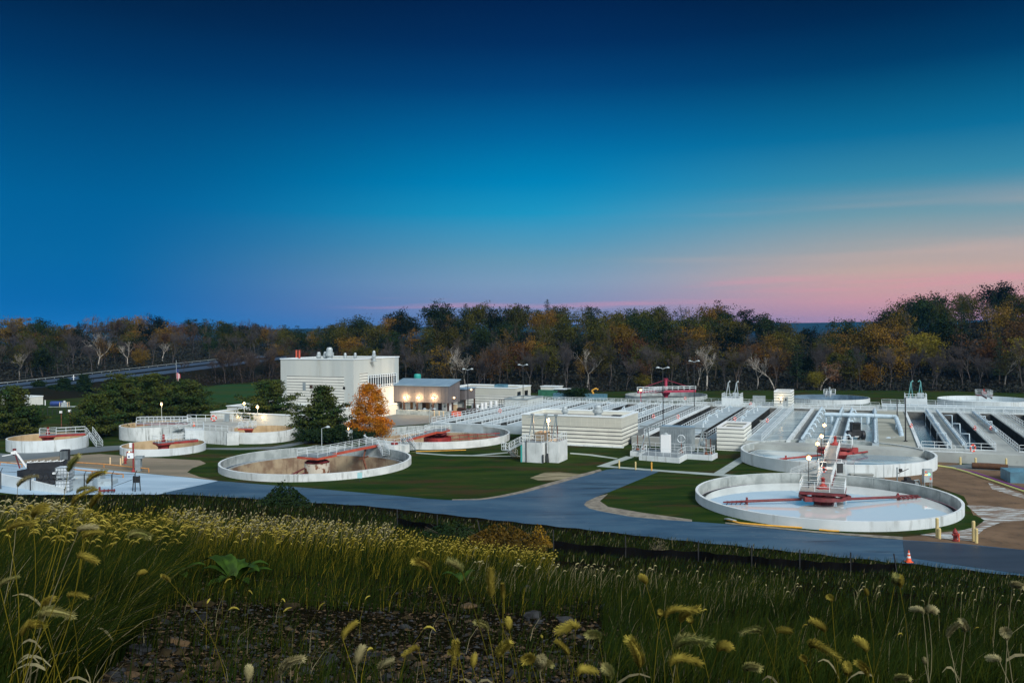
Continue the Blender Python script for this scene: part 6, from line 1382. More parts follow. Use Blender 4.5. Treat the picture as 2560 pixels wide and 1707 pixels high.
def oak(seed, H_=16, w=.36, sz=.62, ncl=64, per=34, shape='oak', hollow=.35, nm='broadleaf_tree', base=.06):
    rg = np.random.default_rng(seed); o = proto(nm, 'tree'); sg = branch_tree(rg, H_ * .9, .6, 3, H_ * .018, (2, 3), trunk_frac=.38)
    trunkmesh('trunk', sg, 'bark', o, 4, .05)
    rx = H_ * w; rz = H_ * (1 - base) / 2
    quads('crown', leaf_quads(crown_points(rg, rx, rz, H_ * base, ncl, per, .34, hollow=hollow, shape=shape), sz, rg), ['leaf_wood'], o)
    return o
def bare(seed, H_=14, m_='bark_grey', tw='twig', levels=5, nm='bare_tree', spread=.5, r0=.2, wmin=.022, tf=.34, lean=0.0, fork=(2, 3), split=2, ntwig=2, nfade=0):
    rg = np.random.default_rng(seed); o = proto(nm, 'tree'); sg = branch_tree(rg, H_, spread, levels, r0, fork, trunk_frac=tf, min_r=.015, lean=lean)
    thick = [s for s in sg if s[2] > .045]; thin = [s for s in sg if s[2] <= .045]
    trunkmesh('trunk', thick, m_, o, 5)
    V = [seg_quads(thin, 3, wmin)] if thin else []
    tips = np.array([s[1] for s in thin] or [s[1] for s in sg]); C = np.repeat(tips, ntwig, 0)
    if len(C):
        d = rdirs(len(C), rg); d[:, 2] = np.abs(d[:, 2]) * .8; L_ = rg.uniform(.5, 1.3, size=(len(C), 1)); s_ = np.cross(d, rdirs(len(C), rg)) ; s_ /= np.linalg.norm(s_, axis=1)[:, None]
        V.append(np.stack([C - s_ * wmin, C + s_ * wmin, C + d * L_ + s_ * .004, C + d * L_ - s_ * .004], 1))
    quads('twigs', np.concatenate(V), [tw], o)
    if nfade:
        keep = tips[rg.uniform(size=len(tips)) < nfade]; quads('leaves', leaf_quads(np.repeat(keep, 3, 0) + rg.normal(size=(len(keep) * 3, 3)) * .5, .38, rg), ['leaf_wood'], o)
    return o
def conifer(seed, H_=15, nm='pine_tree', w=.25, irregular=.3, sz=.5):
    rg = np.random.default_rng(seed); o = proto(nm, 'tree'); trunkmesh('trunk', [(np.zeros(3), np.array([0, 0, H_ * .95]), H_ * .016, .04)], 'bark', o, 5)
    pts = []; z = H_ * .2
    while z < H_:
        t = (z - H_ * .2) / (H_ * .8); R_ = H_ * w * (1 - t) ** .8 * (1 + rg.uniform(-irregular, irregular)) + .3
        for k in range(7):
            a = rg.uniform(0, 6.283); L_ = R_ * rg.uniform(.6, 1.1); n = max(3, int(L_ * 8)); s = rg.uniform(.15, 1, size=(n, 1)); q_ = np.concatenate([np.cos(a) * L_ * s, np.sin(a) * L_ * s, z + L_ * .12 * s - .1 * s ** 2 * L_], 1) + rg.normal(size=(n, 3)) * [.28, .28, .14] * (H_ / 15); pts.append(q_)
        z += H_ * .045
    quads('crown', leaf_quads(np.concatenate(pts), sz, rg, flat=.6), ['leaf_wood'], o); return o
OAKS = [oak(100 + i, H_=15, w=(.44, .52, .41, .48)[i % 4], sz=.68, ncl=(80, 72, 84, 64)[i % 4], per=52, hollow=.3) for i in range(6)]
LOOSE = [oak(140 + i, H_=15, w=.33, ncl=30, per=26, sz=.5, hollow=.6) for i in range(3)]
SPARSE = [bare(160 + i, 14, spread=.55, levels=5, nfade=.5, r0=.18, nm='half_bare_tree') for i in range(3)]
BARES = [bare(180 + i, 13.5, spread=(.42, .5, .6)[i % 3], levels=5, r0=.17, tf=(.34, .42)[i % 2]) for i in range(5)]
SYC = [bare(202 + i, 17, 'bark_white', 'bark_white', levels=4, nm='sycamore_tree', spread=(.62, .55, .7)[i % 3], r0=.27, wmin=.022, tf=.28, lean=(-.3, .25, .05)[i % 3], fork=(2, 3), ntwig=1) for i in range(3)]
FIRS = [conifer(230 + i, 16, irregular=.35) for i in range(3)]
for o in OAKS + LOOSE + SPARSE + BARES + SYC + FIRS: CHILD[o.name] = list(o.children)
rt = random.Random(21)
def zone(px):
    for lim, z_ in ((150, 'at the left edge'), (330, 'above the left highway'), (500, 'above the flagpole'), (690, 'where the highway ends'), (860, 'behind the chimneys'), (1000, 'behind the ribbon windows'), (1150, 'behind the brown loading shed'), (1340, 'behind the low striped building'),
            (1470, 'above the yellow excavator'), (1600, 'above the tiled building'), (1730, 'behind the magenta bridge'), (1860, 'behind the left hoist stand'), (1990, 'behind the small striped tower'), (2120, 'behind the far pale tank'), (2260, 'behind the black poles'), (2400, 'at the foot of the right hill'), (9999, 'at the right edge of the hill')):
        if px < lim: return z_
DG = (0.016, 0.030, 0.009); OL = (0.052, 0.054, 0.010); GO = (0.125, 0.080, 0.013); BR = (0.080, 0.042, 0.015); DK = (0.007, 0.013, 0.006); YE = (0.15, 0.130, 0.018)
def colr(c, v=.25): k = 1 + rt.uniform(-v, v); return (c[0] * k * (1 + rt.uniform(-.12, .12)), c[1] * k, c[2] * k, 1)
def place_tree(pr, px, t, sc, label, group, color, hscale=1.0, zoff=-.2):
    D, zb = wood(px, t); zb = zb if t <= 1 else zb + 1.5; X = (px - 1280) / F * D
    o = dup(pr, (X, D, zb + zoff), rt.uniform(0, 6.28), label, group, (sc, sc, sc * hscale), color); ORD.setdefault(label, []).append((px, o)); return o
rows = [(.0, 44, 'bare'), (.035, 36, 'bare2'), (.14, 40, 'mix'), (.28, 42, 'mix'), (.44, 44, 'leaf'), (.62, 44, 'leaf'), (.8, 46, 'leaf'), (.92, 44, 'leaf'), (1.0, 54, 'top'), (1.1, 36, 'top')]
hn = {id(OAKS): 'tree'}
for t, n, kind in rows:
    for i in range(n):
        px = -60 + 2680 * (i + .5 + rt.uniform(-.42, .42)) / n; tt_ = max(0, t + rt.uniform(-.05, .05)) if t > 0 else 0
        lf = px < 640; zn = zone(px); u = rt.random()
        if kind == 'bare' or (kind == 'bare2' and u < .7) or (kind == 'mix' and u < (.40 if lf else .10)) or (kind == 'leaf' and lf and u < .22):
            g_ = rt.choice([(1, .95, .95, 1), (.8, .78, .8, 1), (1.25, 1.1, 1.0, 1)]); s = rt.uniform(.72, 1.05) * (1.0 if kind != 'bare' else .92)
            if rt.random() < .28: place_tree(rt.choice(SPARSE), px, tt_, s, 'half-bare autumn tree, ' + zn, 'half-bare autumn trees in the woods', colr(rt.choice([GO, OL, BR])))
            else: place_tree(rt.choice(BARES), px, tt_, s, 'leafless grey tree at woods edge, ' + zn if t < .1 else 'leafless grey tree amid leafy ones, ' + zn, 'leafless grey trees in the woods', g_)
            continue
        if rt.random() < (.14 if px < 1900 else .2) and kind != 'mix':
            place_tree(rt.choice(FIRS), px, tt_, rt.uniform(.75, 1.05), 'dark evergreen tree, ' + zn, 'dark evergreens in the woods', colr((.022, .042, .022)), 1.0); continue
        if lf: c, nm_ = rt.choice([(BR, 'russet'), (OL, 'olive'), (DG, 'dark green'), (DK, 'dark green'), (OL, 'olive'), (GO, 'golden')])
        elif kind == 'top': c, nm_ = rt.choice([(DK, 'dark green'), (DG, 'dark green'), (DG, 'dark green'), (OL, 'olive'), (OL, 'olive')])
        elif kind == 'mix': c, nm_ = rt.choice([(OL, 'olive'), (DG, 'dark green'), (BR, 'russet'), (GO, 'golden'), (DK, 'dark green'), (YE if px > 2100 else OL, 'yellow' if px > 2100 else 'olive')])
        else: c, nm_ = rt.choice([(OL, 'olive'), (OL, 'olive'), (OL, 'olive'), (GO, 'golden'), (GO, 'golden'), (DG, 'dark green'), (DG, 'dark green'), (DK, 'dark green')])
        pr = rt.choice(OAKS) if rt.random() < .72 else rt.choice(LOOSE)
        sc = rt.uniform(.82, 1.12) * (1.0 if kind != 'top' else rt.uniform(.95, 1.2))
        if kind == 'mix' and t < .3: sc *= .8
        place_tree(pr, px, tt_, sc * (1.0 if px < 2150 else 1.18), '%s %s tree %s' % (nm_, 'leafy autumn' if nm_ not in ('dark green',) else 'leafy', ('on skyline, ' if kind == 'top' else '') + zn), '%s leafy trees in the woods' % nm_, colr(c))
SY = [(242, .12, 1.0, 0), (48, .02, .9, 1), (320, .1, .8, 2), (405, .15, .7, 1), (1132, .02, .98, 0), (1163, .03, .95, 1), (1467, .05, .95, 2), (1765, .0, 1.12, 2), (1740, .02, .9, 0), (1935, .0, .95, 1), (1892, .03, .75, 2), (2050, .0, .7, 1), (2510, .05, .85, 1), (690, .4, .6, 2)]
SL = ['white-barked bare tree standing brightest on the far left hillside', 'white-barked bare tree at the far left edge', 'white-barked bare tree high on the left slope', 'small white-barked bare tree above the highway', 'leaning white-barked bare tree right of the loading sheds, left one of the pair', 'white-barked bare tree right of the loading sheds, right one of the pair',
      'upright white-barked bare tree above the tiled building', 'tallest white-barked bare tree behind the hoist stand', 'leaning white-barked bare tree beside the tallest one', 'white-barked bare tree behind the small striped tower', 'slender white-barked bare tree left of the small striped tower', 'slim pale-barked bare tree behind the far round tank', 'crooked pale bare tree on the right-hand hill', 'small pale bare tree near the end of the highway']
for (px, t, s, k), lb in zip(SY, SL): place_tree(SYC[k], px, t, s, lb, 'white-barked bare trees', None)
# a few trees that stand out
for px, t, s, c, lb in ((2080, .02, .62, (.17, .10, .06), 'pale tan tree over a green one behind the far round tank'), (2330, .16, .95, YE, 'broad yellow-green tree at the foot of the right-hand hill'), (2170, .02, .6, GO, 'golden tree right of the far round tank'), (2035, .0, .45, YE, 'small yellow tree behind the far round tank'), (1605, .0, .45, YE, 'small yellow-leaved tree left of the far magenta bridge'), (1225, .1, .85, BR, 'russet tree behind the low striped building'), (348, .0, .6, GO, 'golden-brown tree beside the highway'), (935, .12, .7, BR, 'russet tree just right of the tall white building')):
    place_tree(OAKS[int(px) % 6], px, t, s, lb, None, colr(c, .05))
place_tree(FIRS[0], 1975, .75, .55, 'lone wind-swept pine on the skyline beside the blue ridge gap', None, colr((.02, .03, .02)))
place_tree(FIRS[1], 2275, .95, 1.15, 'big dark pine crowning the start of the right-hand hill', None, colr((.016, .034, .022)))
# dark thicket at the foot of the woods, nobody could count its shoots
rg = np.random.default_rng(5); n = 16000; px = rg.uniform(-80, 2640, n); D = np.interp(px, FRX, D0) + rg.uniform(-3, 10, n) ; zb = np.interp(px, FRX, Z0)
hh = np.abs(rg.normal(size=n)) * 1.1 + 1.0 * (0.5 + .5 * np.sin(px * .05) * np.sin(px * .013)); C = np.stack([(px - 1280) / F * D, D, zb + rg.uniform(0, 1, n) * hh * 1.3], 1)
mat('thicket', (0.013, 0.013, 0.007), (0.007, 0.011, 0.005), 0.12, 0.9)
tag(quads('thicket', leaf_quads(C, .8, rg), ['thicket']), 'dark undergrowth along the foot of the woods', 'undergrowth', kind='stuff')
rg = np.random.default_rng(6); n = 42000; px = rg.uniform(-80, 2640, n); tq = rg.uniform(0.0, 1.0, n) ** .8
DD = np.interp(px, FRX, D0) + DEPTH * tq; z0_ = np.interp(px, FRX, Z0); zt_ = CH + (830 + (1280 - px) * SR - np.interp(px, TOPX, TOPY)) * (np.interp(px, FRX, D0) + DEPTH) / F
zb_ = z0_ + (zt_ - 15 - z0_) * tq ** .95; C = np.stack([(px - 1280) / F * DD, DD, zb_ + np.abs(rg.normal(size=n)) * 1.0], 1)
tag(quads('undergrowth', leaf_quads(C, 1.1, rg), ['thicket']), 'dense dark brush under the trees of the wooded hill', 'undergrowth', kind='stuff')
for i in range(40):     # brown brush below the highway
    Y = rt.uniform(332, 440); X_ = np.interp(Y, [h_.y for h_ in HP], [h_.x for h_ in HP]) + 34 + rt.uniform(0, 1) * (15 + (Y - 332) * .5); px = 1280 + F * X_ / Y; o = dup(rt.choice(SPARSE if i % 3 == 0 else BARES), (X_, Y, -.1), rt.uniform(0, 6.28), 'small brown tree in the brush below the highway', 'small brown trees below the highway', rt.uniform(.6, .95), (.10, .07, .04, 1) if i % 3 == 0 else (.8, .66, .6, 1))
    ORD.setdefault(o['label'], []).append((px, o))
ON = ['', 'first', 'second', 'third', 'fourth', 'fifth', 'sixth', 'seventh', 'eighth', 'ninth', 'tenth', 'eleventh', 'twelfth', 'thirteenth', 'fourteenth', 'fifteenth', 'sixteenth', 'seventeenth', 'eighteenth', 'nineteenth', 'twentieth'] + ['no %d' % k for k in range(21, 50)]
def ordinals(D_, noun):
    for lb, lst in D_.items():
        if len(lst) < 2: continue
        lst.sort(key=lambda q_: q_[0]); n = len(lst)
        for k, (_, o) in enumerate(lst):
            if n == 2: w_ = ('left one', 'right one')[k]
            elif k == 0: w_ = 'leftmost'
            elif k == n - 1: w_ = 'rightmost'
            elif k <= n // 2: w_ = ON[k + 1] + ' from left'
            else: w_ = ON[n - k] + ' from right'
            o['label'] = lb + ', ' + w_
ordinals(ORD, 'tree')
rg = np.random.default_rng(16); n = 9000; Y_ = rg.uniform(328, 440, n); X_ = np.interp(Y_, [h_.y for h_ in HP], [h_.x for h_ in HP]) + 33 + rg.uniform(0, 1, n) * (14 + (Y_ - 328) * .55)
tag(quads('brush', leaf_quads(np.stack([X_, Y_, np.abs(rg.normal(size=n)) * 1.5 + .2], 1), .7, rg), ['brush_brown']), 'brown leafless brush filling the slope below the highway', 'brush', kind='stuff')
for o in OAKS + LOOSE + SPARSE + BARES + SYC + FIRS:
    for c in list(o.children): bpy.data.objects.remove(c)
    bpy.data.objects.remove(o)

# ------------------------------------------------------------------ near pines on the lawn
def white_pine(seed, H_, W_, label, loc, dens=1.0, sz=.34, z0=.03, group='pines on the lawn', m_='needle', cone=.8, cat='tree'):
    rg = np.random.default_rng(seed); o = thing('pine_tree', label, cat, loc, 0, group)
    sg = [(np.zeros(3), np.array([0, 0, H_ * .93]), H_ * .022, .05)]; pts = []; z = H_ * z0 + .3
    while z < H_ * .97:
        t = z / H_; R_ = W_ * min(1.0, (1 - t) ** cone * 1.15) * (1 + rg.uniform(-.32, .28)) + .25; nb = rg.integers(4, 7); a0_ = rg.uniform(0, 6.28)
        for k in range(nb):
            a = a0_ + k * 6.283 / nb + rg.uniform(-.3, .3); L_ = R_ * rg.uniform(.65, 1.12); rise = rg.uniform(.08, .35)
            e = np.array([math.cos(a) * L_, math.sin(a) * L_, z + L_ * rise]); sg.append((np.array([0, 0, z]), e * [.9, .9, 1], .07, .02))
            m = max(3, int(L_ * 1.7))
            for j in range(m):
                s_ = .28 + .72 * (j + rg.uniform(0, 1)) / m; side = rg.uniform(-.38, .38) * L_ * s_ ** .6 * .8
                c = np.array([math.cos(a) * L_ * s_ - math.sin(a) * side, math.sin(a) * L_ * s_ + math.cos(a) * side, z + L_ * rise * s_ ** 1.5 + rg.uniform(-.1, .15)])
                npt = int(36 * dens); q_ = rg.normal(size=(npt, 3)) * [.48, .48, .20]; pts.append(c + q_)
        z += H_ * rg.uniform(.05, .085)
    trunkmesh('trunk', sg, 'bark', o, 5)
    C = np.concatenate(pts); quads('crown', leaf_quads(C, sz, rg, flat=.3, asp=1.7), [m_], o); return o
def pine_at(seed, px, pb, ptop, wpx, label, **k):
    x, y, _ = P(px, pb); zt = PD(px, ptop, y)[2]; return white_pine(seed, zt, wpx / F * y / 2, label, (x, y, 0), **k)
pine_at(1, 808, 1090, 964, 150, 'dense green pine in front of the tall white building, left of the orange tree', sz=.36)
pine_at(2, 672, 1066, 953, 165, 'green pine left of the tall white building, behind the lit tank lamp', cone=.6)
pine_at(3, 382, 1066, 930, 175, 'tallest pine of the big clump behind the raised deck', cone=.7)
pine_at(4, 300, 1074, 930, 175, 'broad pine left in the big clump behind the raised deck', cone=.7)
pine_at(5, 462, 1056, 948, 165, 'lower pine right in the big clump behind the raised deck', cone=.65)
pine_at(6, 238, 1092, 985, 110, 'low bushy pine at the left front of the big clump', cone=.6)
pine_at(16, 345, 1056, 940, 150, 'pine at the back of the big clump', cone=.7)
pine_at(7, 33, 1093, 958, 150, 'dark pine at the left edge behind the small round tank')
pine_at(8, 850, 1108, 1070, 70, 'spreading low juniper under the dense pine', sz=.3, cone=.5, m_='leaf_dark'); pine_at(9, 796, 1105, 1078, 105, 'spreading low juniper right of the raised deck tank', sz=.3, cone=.5, m_='leaf_dark'); pine_at(10, 900, 1100, 1084, 60, 'low juniper between the orange tree and the red-drum tank', sz=.3, cone=.5, m_='leaf_dark')
pine_at(11, 160, 990, 945, 56, 'small dark pine beside the highway, tallest of the roadside group', m_='leaf_dark'); pine_at(12, 210, 988, 935, 40, 'small dark pine beside the highway, right of the group', m_='leaf_dark'); pine_at(13, 98, 990, 952, 50, 'small dark pine beside the highway, left of the group', m_='leaf_dark'); pine_at(14, 135, 991, 965, 50, 'low dark bush between the roadside pines', m_='leaf_dark', cone=.5)
pine_at(15, 1440, 997, 975, 60, 'low dark evergreen bush on the grass beyond the left basins', m_='leaf_dark', cone=.4)
# orange maple
x, y, _ = P(925, 1092); zt = PD(925, 963, y)[2]; o = thing('maple_tree', 'glowing orange maple in front of the tall white building', 'tree', (x, y, 0)); rg = np.random.default_rng(77)
trunkmesh('trunk', branch_tree(rg, zt, .4, 4, .22, (2, 3), trunk_frac=.3), 'bark', o, 5)
C = crown_points(rg, 4.7, zt * .46, zt * .06, 150, 120, .24, shape='cone', hollow=.2); C[:, 0] *= 1 + .12 * np.sin(C[:, 2] * 1.3 + np.arctan2(C[:, 1], C[:, 0]) * 2); quads('crown', leaf_quads(C, .30, rg), ['leaf_orange'], o)
# ------------------------------------------------------------------ hillside plants
HXa = np.array(HX, float); NZ = len(DZ)
def hill_v(X, Y):
    xs = np.clip(1280 + F * X / np.maximum(Y, 1.2), -600, 3200); i = np.clip(np.searchsorted(HXa, xs) - 1, 0, len(HXa) - 2); fx_ = (xs - HXa[i]) / (HXa[i + 1] - HXa[i])
    j = np.interp(Y, DZ, np.arange(NZ)); j0 = np.clip(j.astype(int), 0, NZ - 2); fj = j - j0
    v = (YY[i, j0] * (1 - fj) + YY[i, j0 + 1] * fj) * (1 - fx_) + (YY[i + 1, j0] * (1 - fj) + YY[i + 1, j0 + 1] * fj) * fx_
    return v + 0.05 * np.sin(X * 1.3 + Y * 0.7) * np.sin(Y * 0.9 - X * 0.4) * np.minimum(1, Y / 10)
def hill_px(px, py):
    lo = np.full(len(px), 1.3); hi = np.full(len(px), 118.0); ax = (px - 1280) / F
    for _ in range(24):
        mdl = (lo + hi) / 2; z = hill_v(ax * mdl, mdl); row = 830 + (CH - z) / mdl * F + (1280 - px) * SR; up_ = row > py
        lo = np.where(up_, mdl, lo); hi = np.where(up_, hi, mdl)
    return np.stack([ax * lo, lo, hill_v(ax * lo, lo)], 1)
RG = np.random.default_rng(99)
def blades(Pb, h, wmul=1.0, lean=.45, rg=RG, wind=(.25, 0)):
    n = len(Pb); Z = Pb[:, 1]; h = h * rg.uniform(.55, 1.2, n); a = rg.uniform(0, 6.283, n); d = np.stack([np.cos(a), np.sin(a)], 1) * rg.uniform(.1, 1, (n, 1)) * lean + np.array(wind)
    w = np.maximum(.004, Z * .00042) * wmul * rg.uniform(.6, 1.3, n); fa = rg.uniform(0, 6.283, n); s = np.stack([np.cos(fa), np.sin(fa) * .4, np.zeros(n)], 1) * w[:, None]
    lv = []
    for t in (0, .4, .75, 1.0):
        c = Pb.copy(); c[:, :2] += d * (h * t ** 1.9)[:, None]; c[:, 2] += h * (t - .22 * t ** 3 * np.linalg.norm(d, axis=1) * 1.6); lv.append((c, s * (1 - t * .85)))
    Q = [np.stack([lv[k][0] - lv[k][1], lv[k][0] + lv[k][1], lv[k + 1][0] + lv[k + 1][1], lv[k + 1][0] - lv[k + 1][1]], 1) for k in range(3)]
    return np.stack(Q, 1).reshape(-1, 4, 3)
def heads(Pb, h, ln=.09, rg=RG, lean=.35, rmul=1.0, wind=(.3, 0)):
    """stems with drooping foxtail heads"""
    n = len(Pb); Z = Pb[:, 1]; h = h * rg.uniform(.7, 1.15, n); a = rg.uniform(0, 6.283, n); d = np.stack([np.cos(a), np.sin(a) * .5, np.zeros(n)], 1) * lean * rg.uniform(.3, 1, (n, 1)); d[:, 0] += wind[0]
    w = np.maximum(.0018, Z * .00022); tip = Pb + d * h[:, None] * .8; tip[:, 2] += h; mid_ = Pb + d * h[:, None] * .25; mid_[:, 2] += h * .55
    s = np.zeros((n, 3)); s[:, 0] = w; out = [np.stack([Pb - s, Pb + s, mid_ + s, mid_ - s], 1), np.stack([mid_ - s, mid_ + s, tip + s * .6, tip - s * .6], 1)]
    dn = d / (np.linalg.norm(d, axis=1)[:, None] + 1e-6); L_ = (ln * rg.uniform(.7, 1.3, n))[:, None]; r = np.maximum(ln * .11, Z * .0007)[:, None] * rmul
    up3 = np.array([0, 0, 1.0]); bend = rg.uniform(.3, 1.3, (n, 1)); pts = []; c = tip.copy(); ang = rg.uniform(.4, 1.2, (n, 1))
    for k in range(5):
        pts.append(c.copy()); th = ang - bend * k * .55; c = c + (dn * np.cos(th) + up3 * np.sin(th)) * L_ / 4
    rad = [.45, 1, 1, .8, .15]; hq = []
    sd = np.cross(dn, up3)
    for k in range(4):
        for (u1, u2) in ((sd, up3), (up3, -sd), (-sd, -up3), (-up3, sd)):
            hq.append(np.stack([pts[k] + u1 * r * rad[k], pts[k] + u2 * r * rad[k], pts[k + 1] + u2 * r * rad[k + 1], pts[k + 1] + u1 * r * rad[k + 1]], 1))
    return np.concatenate(out), np.concatenate(hq)
def samp(n, x0, x1, y0f, y1f, pw=1.0):      # y0f / y1f: photo rows as functions of px
    px = RG.uniform(x0, x1, n); u = RG.uniform(0, 1, n) ** pw; return px, y0f(px) + (y1f(px) - y0f(px)) * u
def L1(*k): xs_, ys_ = k[::2], k[1::2]; return lambda p: np.interp(p, xs_, ys_)
edge = L1(-80, 1240, 160, 1240, 421, 1232, 689, 1247, 900, 1269, 1003, 1285, 1194, 1303, 1347, 1318, 1539, 1337, 1730, 1352, 1890, 1368, 2234, 1404, 2560, 1443, 2640, 1452)
clumpn = lambda P_, s: np.sin(P_[:, 0] * s + 1.3 * np.sin(P_[:, 1] * s * .7)) * np.sin(P_[:, 1] * s * 1.1 + 1.7 * np.sin(P_[:, 0] * s * .5))
bottom = lambda p: np.full_like(p, 1760.0)
GM = {'grass_dark': [], 'grass_mid': [], 'grass_gold': [], 'grass_dry': []}; HM = {'seed_gold': [], 'seed_pale': []}
def scatter(n, x0, x1, ya, yb, h, mixd, pw=1.0, thin=None, **k):
    px, py = samp(n, x0, x1, ya, yb, pw); P_ = hill_px(px, py)
    if thin is not None: m_ = clumpn(P_, thin[0]) + RG.uniform(-.5, .5, n) > thin[1]; P_ = P_[m_]
    ms = list(mixd); ch = RG.choice(len(ms), len(P_), p=np.array([mixd[q_] for q_ in ms]) / sum(mixd.values()))
    for i, q_ in enumerate(ms): 
        if (ch == i).sum(): GM[q_].append(blades(P_[ch == i], h if not callable(h) else h(P_[ch == i]), **k))
def foxt(n, x0, x1, ya, yb, h, ln, mm, pw=1.0, **k):
    px, py = samp(int(n * 1.5), x0, x1, ya, yb, pw); P_ = hill_px(px, py); P_ = P_[clumpn(P_, .8) + RG.uniform(-.6, .6, len(P_)) > -.25]; a, b = heads(P_, h, ln, **k); GM['grass_gold' if mm == 'seed_gold' else 'grass_dry'].append(a); HM[mm].append(b)
gravel_top = L1(-80, 1700, 250, 1640, 330, 1540, 400, 1470, 520, 1450, 900, 1470, 1300, 1480, 1560, 1500, 1760, 1530, 1900, 1600, 2100, 1700)
# low weeds along the road edge
scatter(9000, -80, 2640, edge, lambda p: edge(p) + 38, .42, {'grass_dark': 6, 'grass_mid': 2, 'grass_dry': .7}, lean=.3)
scatter(24000, -80, 2640, lambda p: edge(p) + 8, L1(-80, 1330, 900, 1350, 1350, 1400, 2640, 1520), .36, {'grass_dark': 7, 'grass_mid': 1.6, 'grass_dry': .35}, lean=.35)
# golden band across the left and middle
gt = L1(0, 1300, 150, 1275, 450, 1300, 700, 1315, 900, 1330, 1100, 1362, 1400, 1405); gb = L1(0, 1420, 400, 1430, 700, 1440, 1100, 1455, 1400, 1475)
scatter(17000, 60, 1380, gt, gb, .48, {'grass_gold': 1.6, 'grass_mid': 5, 'grass_dark': 5}, lean=.6, thin=(.8, -.75))
scatter(2600, 60, 1380, gt, gb, .85, {'grass_dark': 6, 'grass_mid': 1}, lean=.7, thin=(1.6, .35), wmul=1.5)
scatter(3000, 1500, 2640, L1(1500, 1440, 2640, 1500), L1(1500, 1560, 2640, 1700), .62, {'grass_dark': 5, 'grass_mid': 2, 'grass_dry': .2}, lean=.8, thin=(1.9, .3), wmul=1.5)
foxt(1300, 60, 1380, gt, L1(60, 1400, 1380, 1440), .60, .10, 'seed_gold')
scatter(4500, 400, 980, L1(400, 1285, 980, 1320), L1(400, 1370, 980, 1380), .5, {'grass_dry': 1.6, 'grass_mid': 2, 'grass_dark': 4}); foxt(380, 400, 980, L1(400, 1290, 980, 1325), L1(400, 1370, 980, 1380), .6, .10, 'seed_pale')
scatter(7000, 1150, 1980, L1(1150, 1420, 1500, 1430, 1980, 1450), L1(1150, 1480, 1560, 1500, 1980, 1545), .42, {'grass_dry': .8, 'grass_mid': 2.5, 'grass_dark': 5}); foxt(80, 1150, 2560, L1(1150, 1425, 2560, 1490), L1(1150, 1470, 2560, 1580), .55, .10, 'seed_pale')
# dense dark grass on the right
scatter(24000, 1500, 2640, L1(1500, 1450, 2100, 1440, 2640, 1500), bottom, lambda P_: np.clip(.22 + P_[:, 1] * .012, .22, .46), {'grass_dark': 8, 'grass_mid': 3, 'grass_dry': .25}, pw=.8, thin=(1.7, -.55), lean=.55)
# fringe above the gravel
scatter(11000, 300, 1760, lambda p: gravel_top(p) - 58, lambda p: gravel_top(p) + 60, .30, {'grass_dark': 6, 'grass_mid': 2.4, 'grass_gold': .6}, thin=(1.1, -.35))
# the big left clump
scatter(21000, -80, 420, L1(-80, 1330, 420, 1400), L1(-80, 1760, 180, 1760, 300, 1650, 420, 1480), lambda P_: np.clip(.25 + P_[:, 1] * .05, .35, .8), {'grass_dark': 9, 'grass_mid': 3, 'grass_gold': .5, 'grass_dry': .15}, wind=(.38, 0), lean=.5)
foxt(240, -60, 400, L1(-60, 1330, 400, 1390), L1(-60, 1520, 400, 1480), .72, .11, 'seed_gold', wind=(.5, 0)); foxt(160, -80, 190, L1(-80, 1290, 190, 1290), L1(-80, 1420, 190, 1380), .8, .12, 'seed_pale', wind=(.4, 0))
scatter(180, -60, 260, L1(-60, 1560, 260, 1600), L1(-60, 1760, 260, 1760), .4, {'grass_dry': 5, 'grass_mid': 1}, lean=.9, wmul=1.3)
# sparse weeds on the gravel
scatter(5200, 300, 1800, lambda p: gravel_top(p), bottom, .24, {'grass_dark': 6, 'grass_mid': 3, 'grass_dry': .3}, thin=(2.3, .25), lean=.7); foxt(22, 500, 2560, L1(500, 1560, 2560, 1600), bottom, .32, .07, 'seed_gold')
for k_, v in GM.items():
    lb = {'grass_dark': 'dark green grass covering the hillside', 'grass_mid': 'olive green grass blades on the hillside', 'grass_gold': 'golden foxtail stems in a band across the hillside', 'grass_dry': 'dry pale grass stalks on the hillside'}[k_]
    tag(quads('grass', np.concatenate(v), [k_]), lb, 'grass', kind='stuff')
for k_, v in HM.items(): tag(quads('foxtail_seed_heads', np.concatenate(v), [k_]), 'mass of %s foxtail seed heads on the hillside' % ('golden' if k_ == 'seed_gold' else 'pale'), 'grass', kind='stuff')
# loose shale on the bare patch
n = 22000; px, py = samp(n, 180, 2100, lambda p: gravel_top(p) - 12, bottom, .9); C = hill_px(px, py); rg = np.random.default_rng(8)
def shards(C, size, rg):
    n = len(C); a = rg.uniform(0, 6.283, n); b = rg.uniform(-.45, .45, n); u = np.stack([np.cos(a), np.sin(a), np.sin(b) * .5], 1); v = np.stack([-np.sin(a), np.cos(a), rg.uniform(-.4, .4, n)], 1); s = size[:, None]
    asp = rg.uniform(.35, .9, (n, 1)); c1 = C - u * s; c2 = C + u * s * rg.uniform(.6, 1.1, (n, 1)); c3 = C + v * s * asp; c4 = C - v * s * asp * rg.uniform(.5, 1, (n, 1)); t = C + np.array([0, 0, 1.0]) * s * rg.uniform(.25, .6, (n, 1))
    tris = [np.stack([c1, c4, t], 1), np.stack([c4, c2, t], 1), np.stack([c2, c3, t], 1), np.stack([c3, c1, t], 1)]
    return np.concatenate(tris)
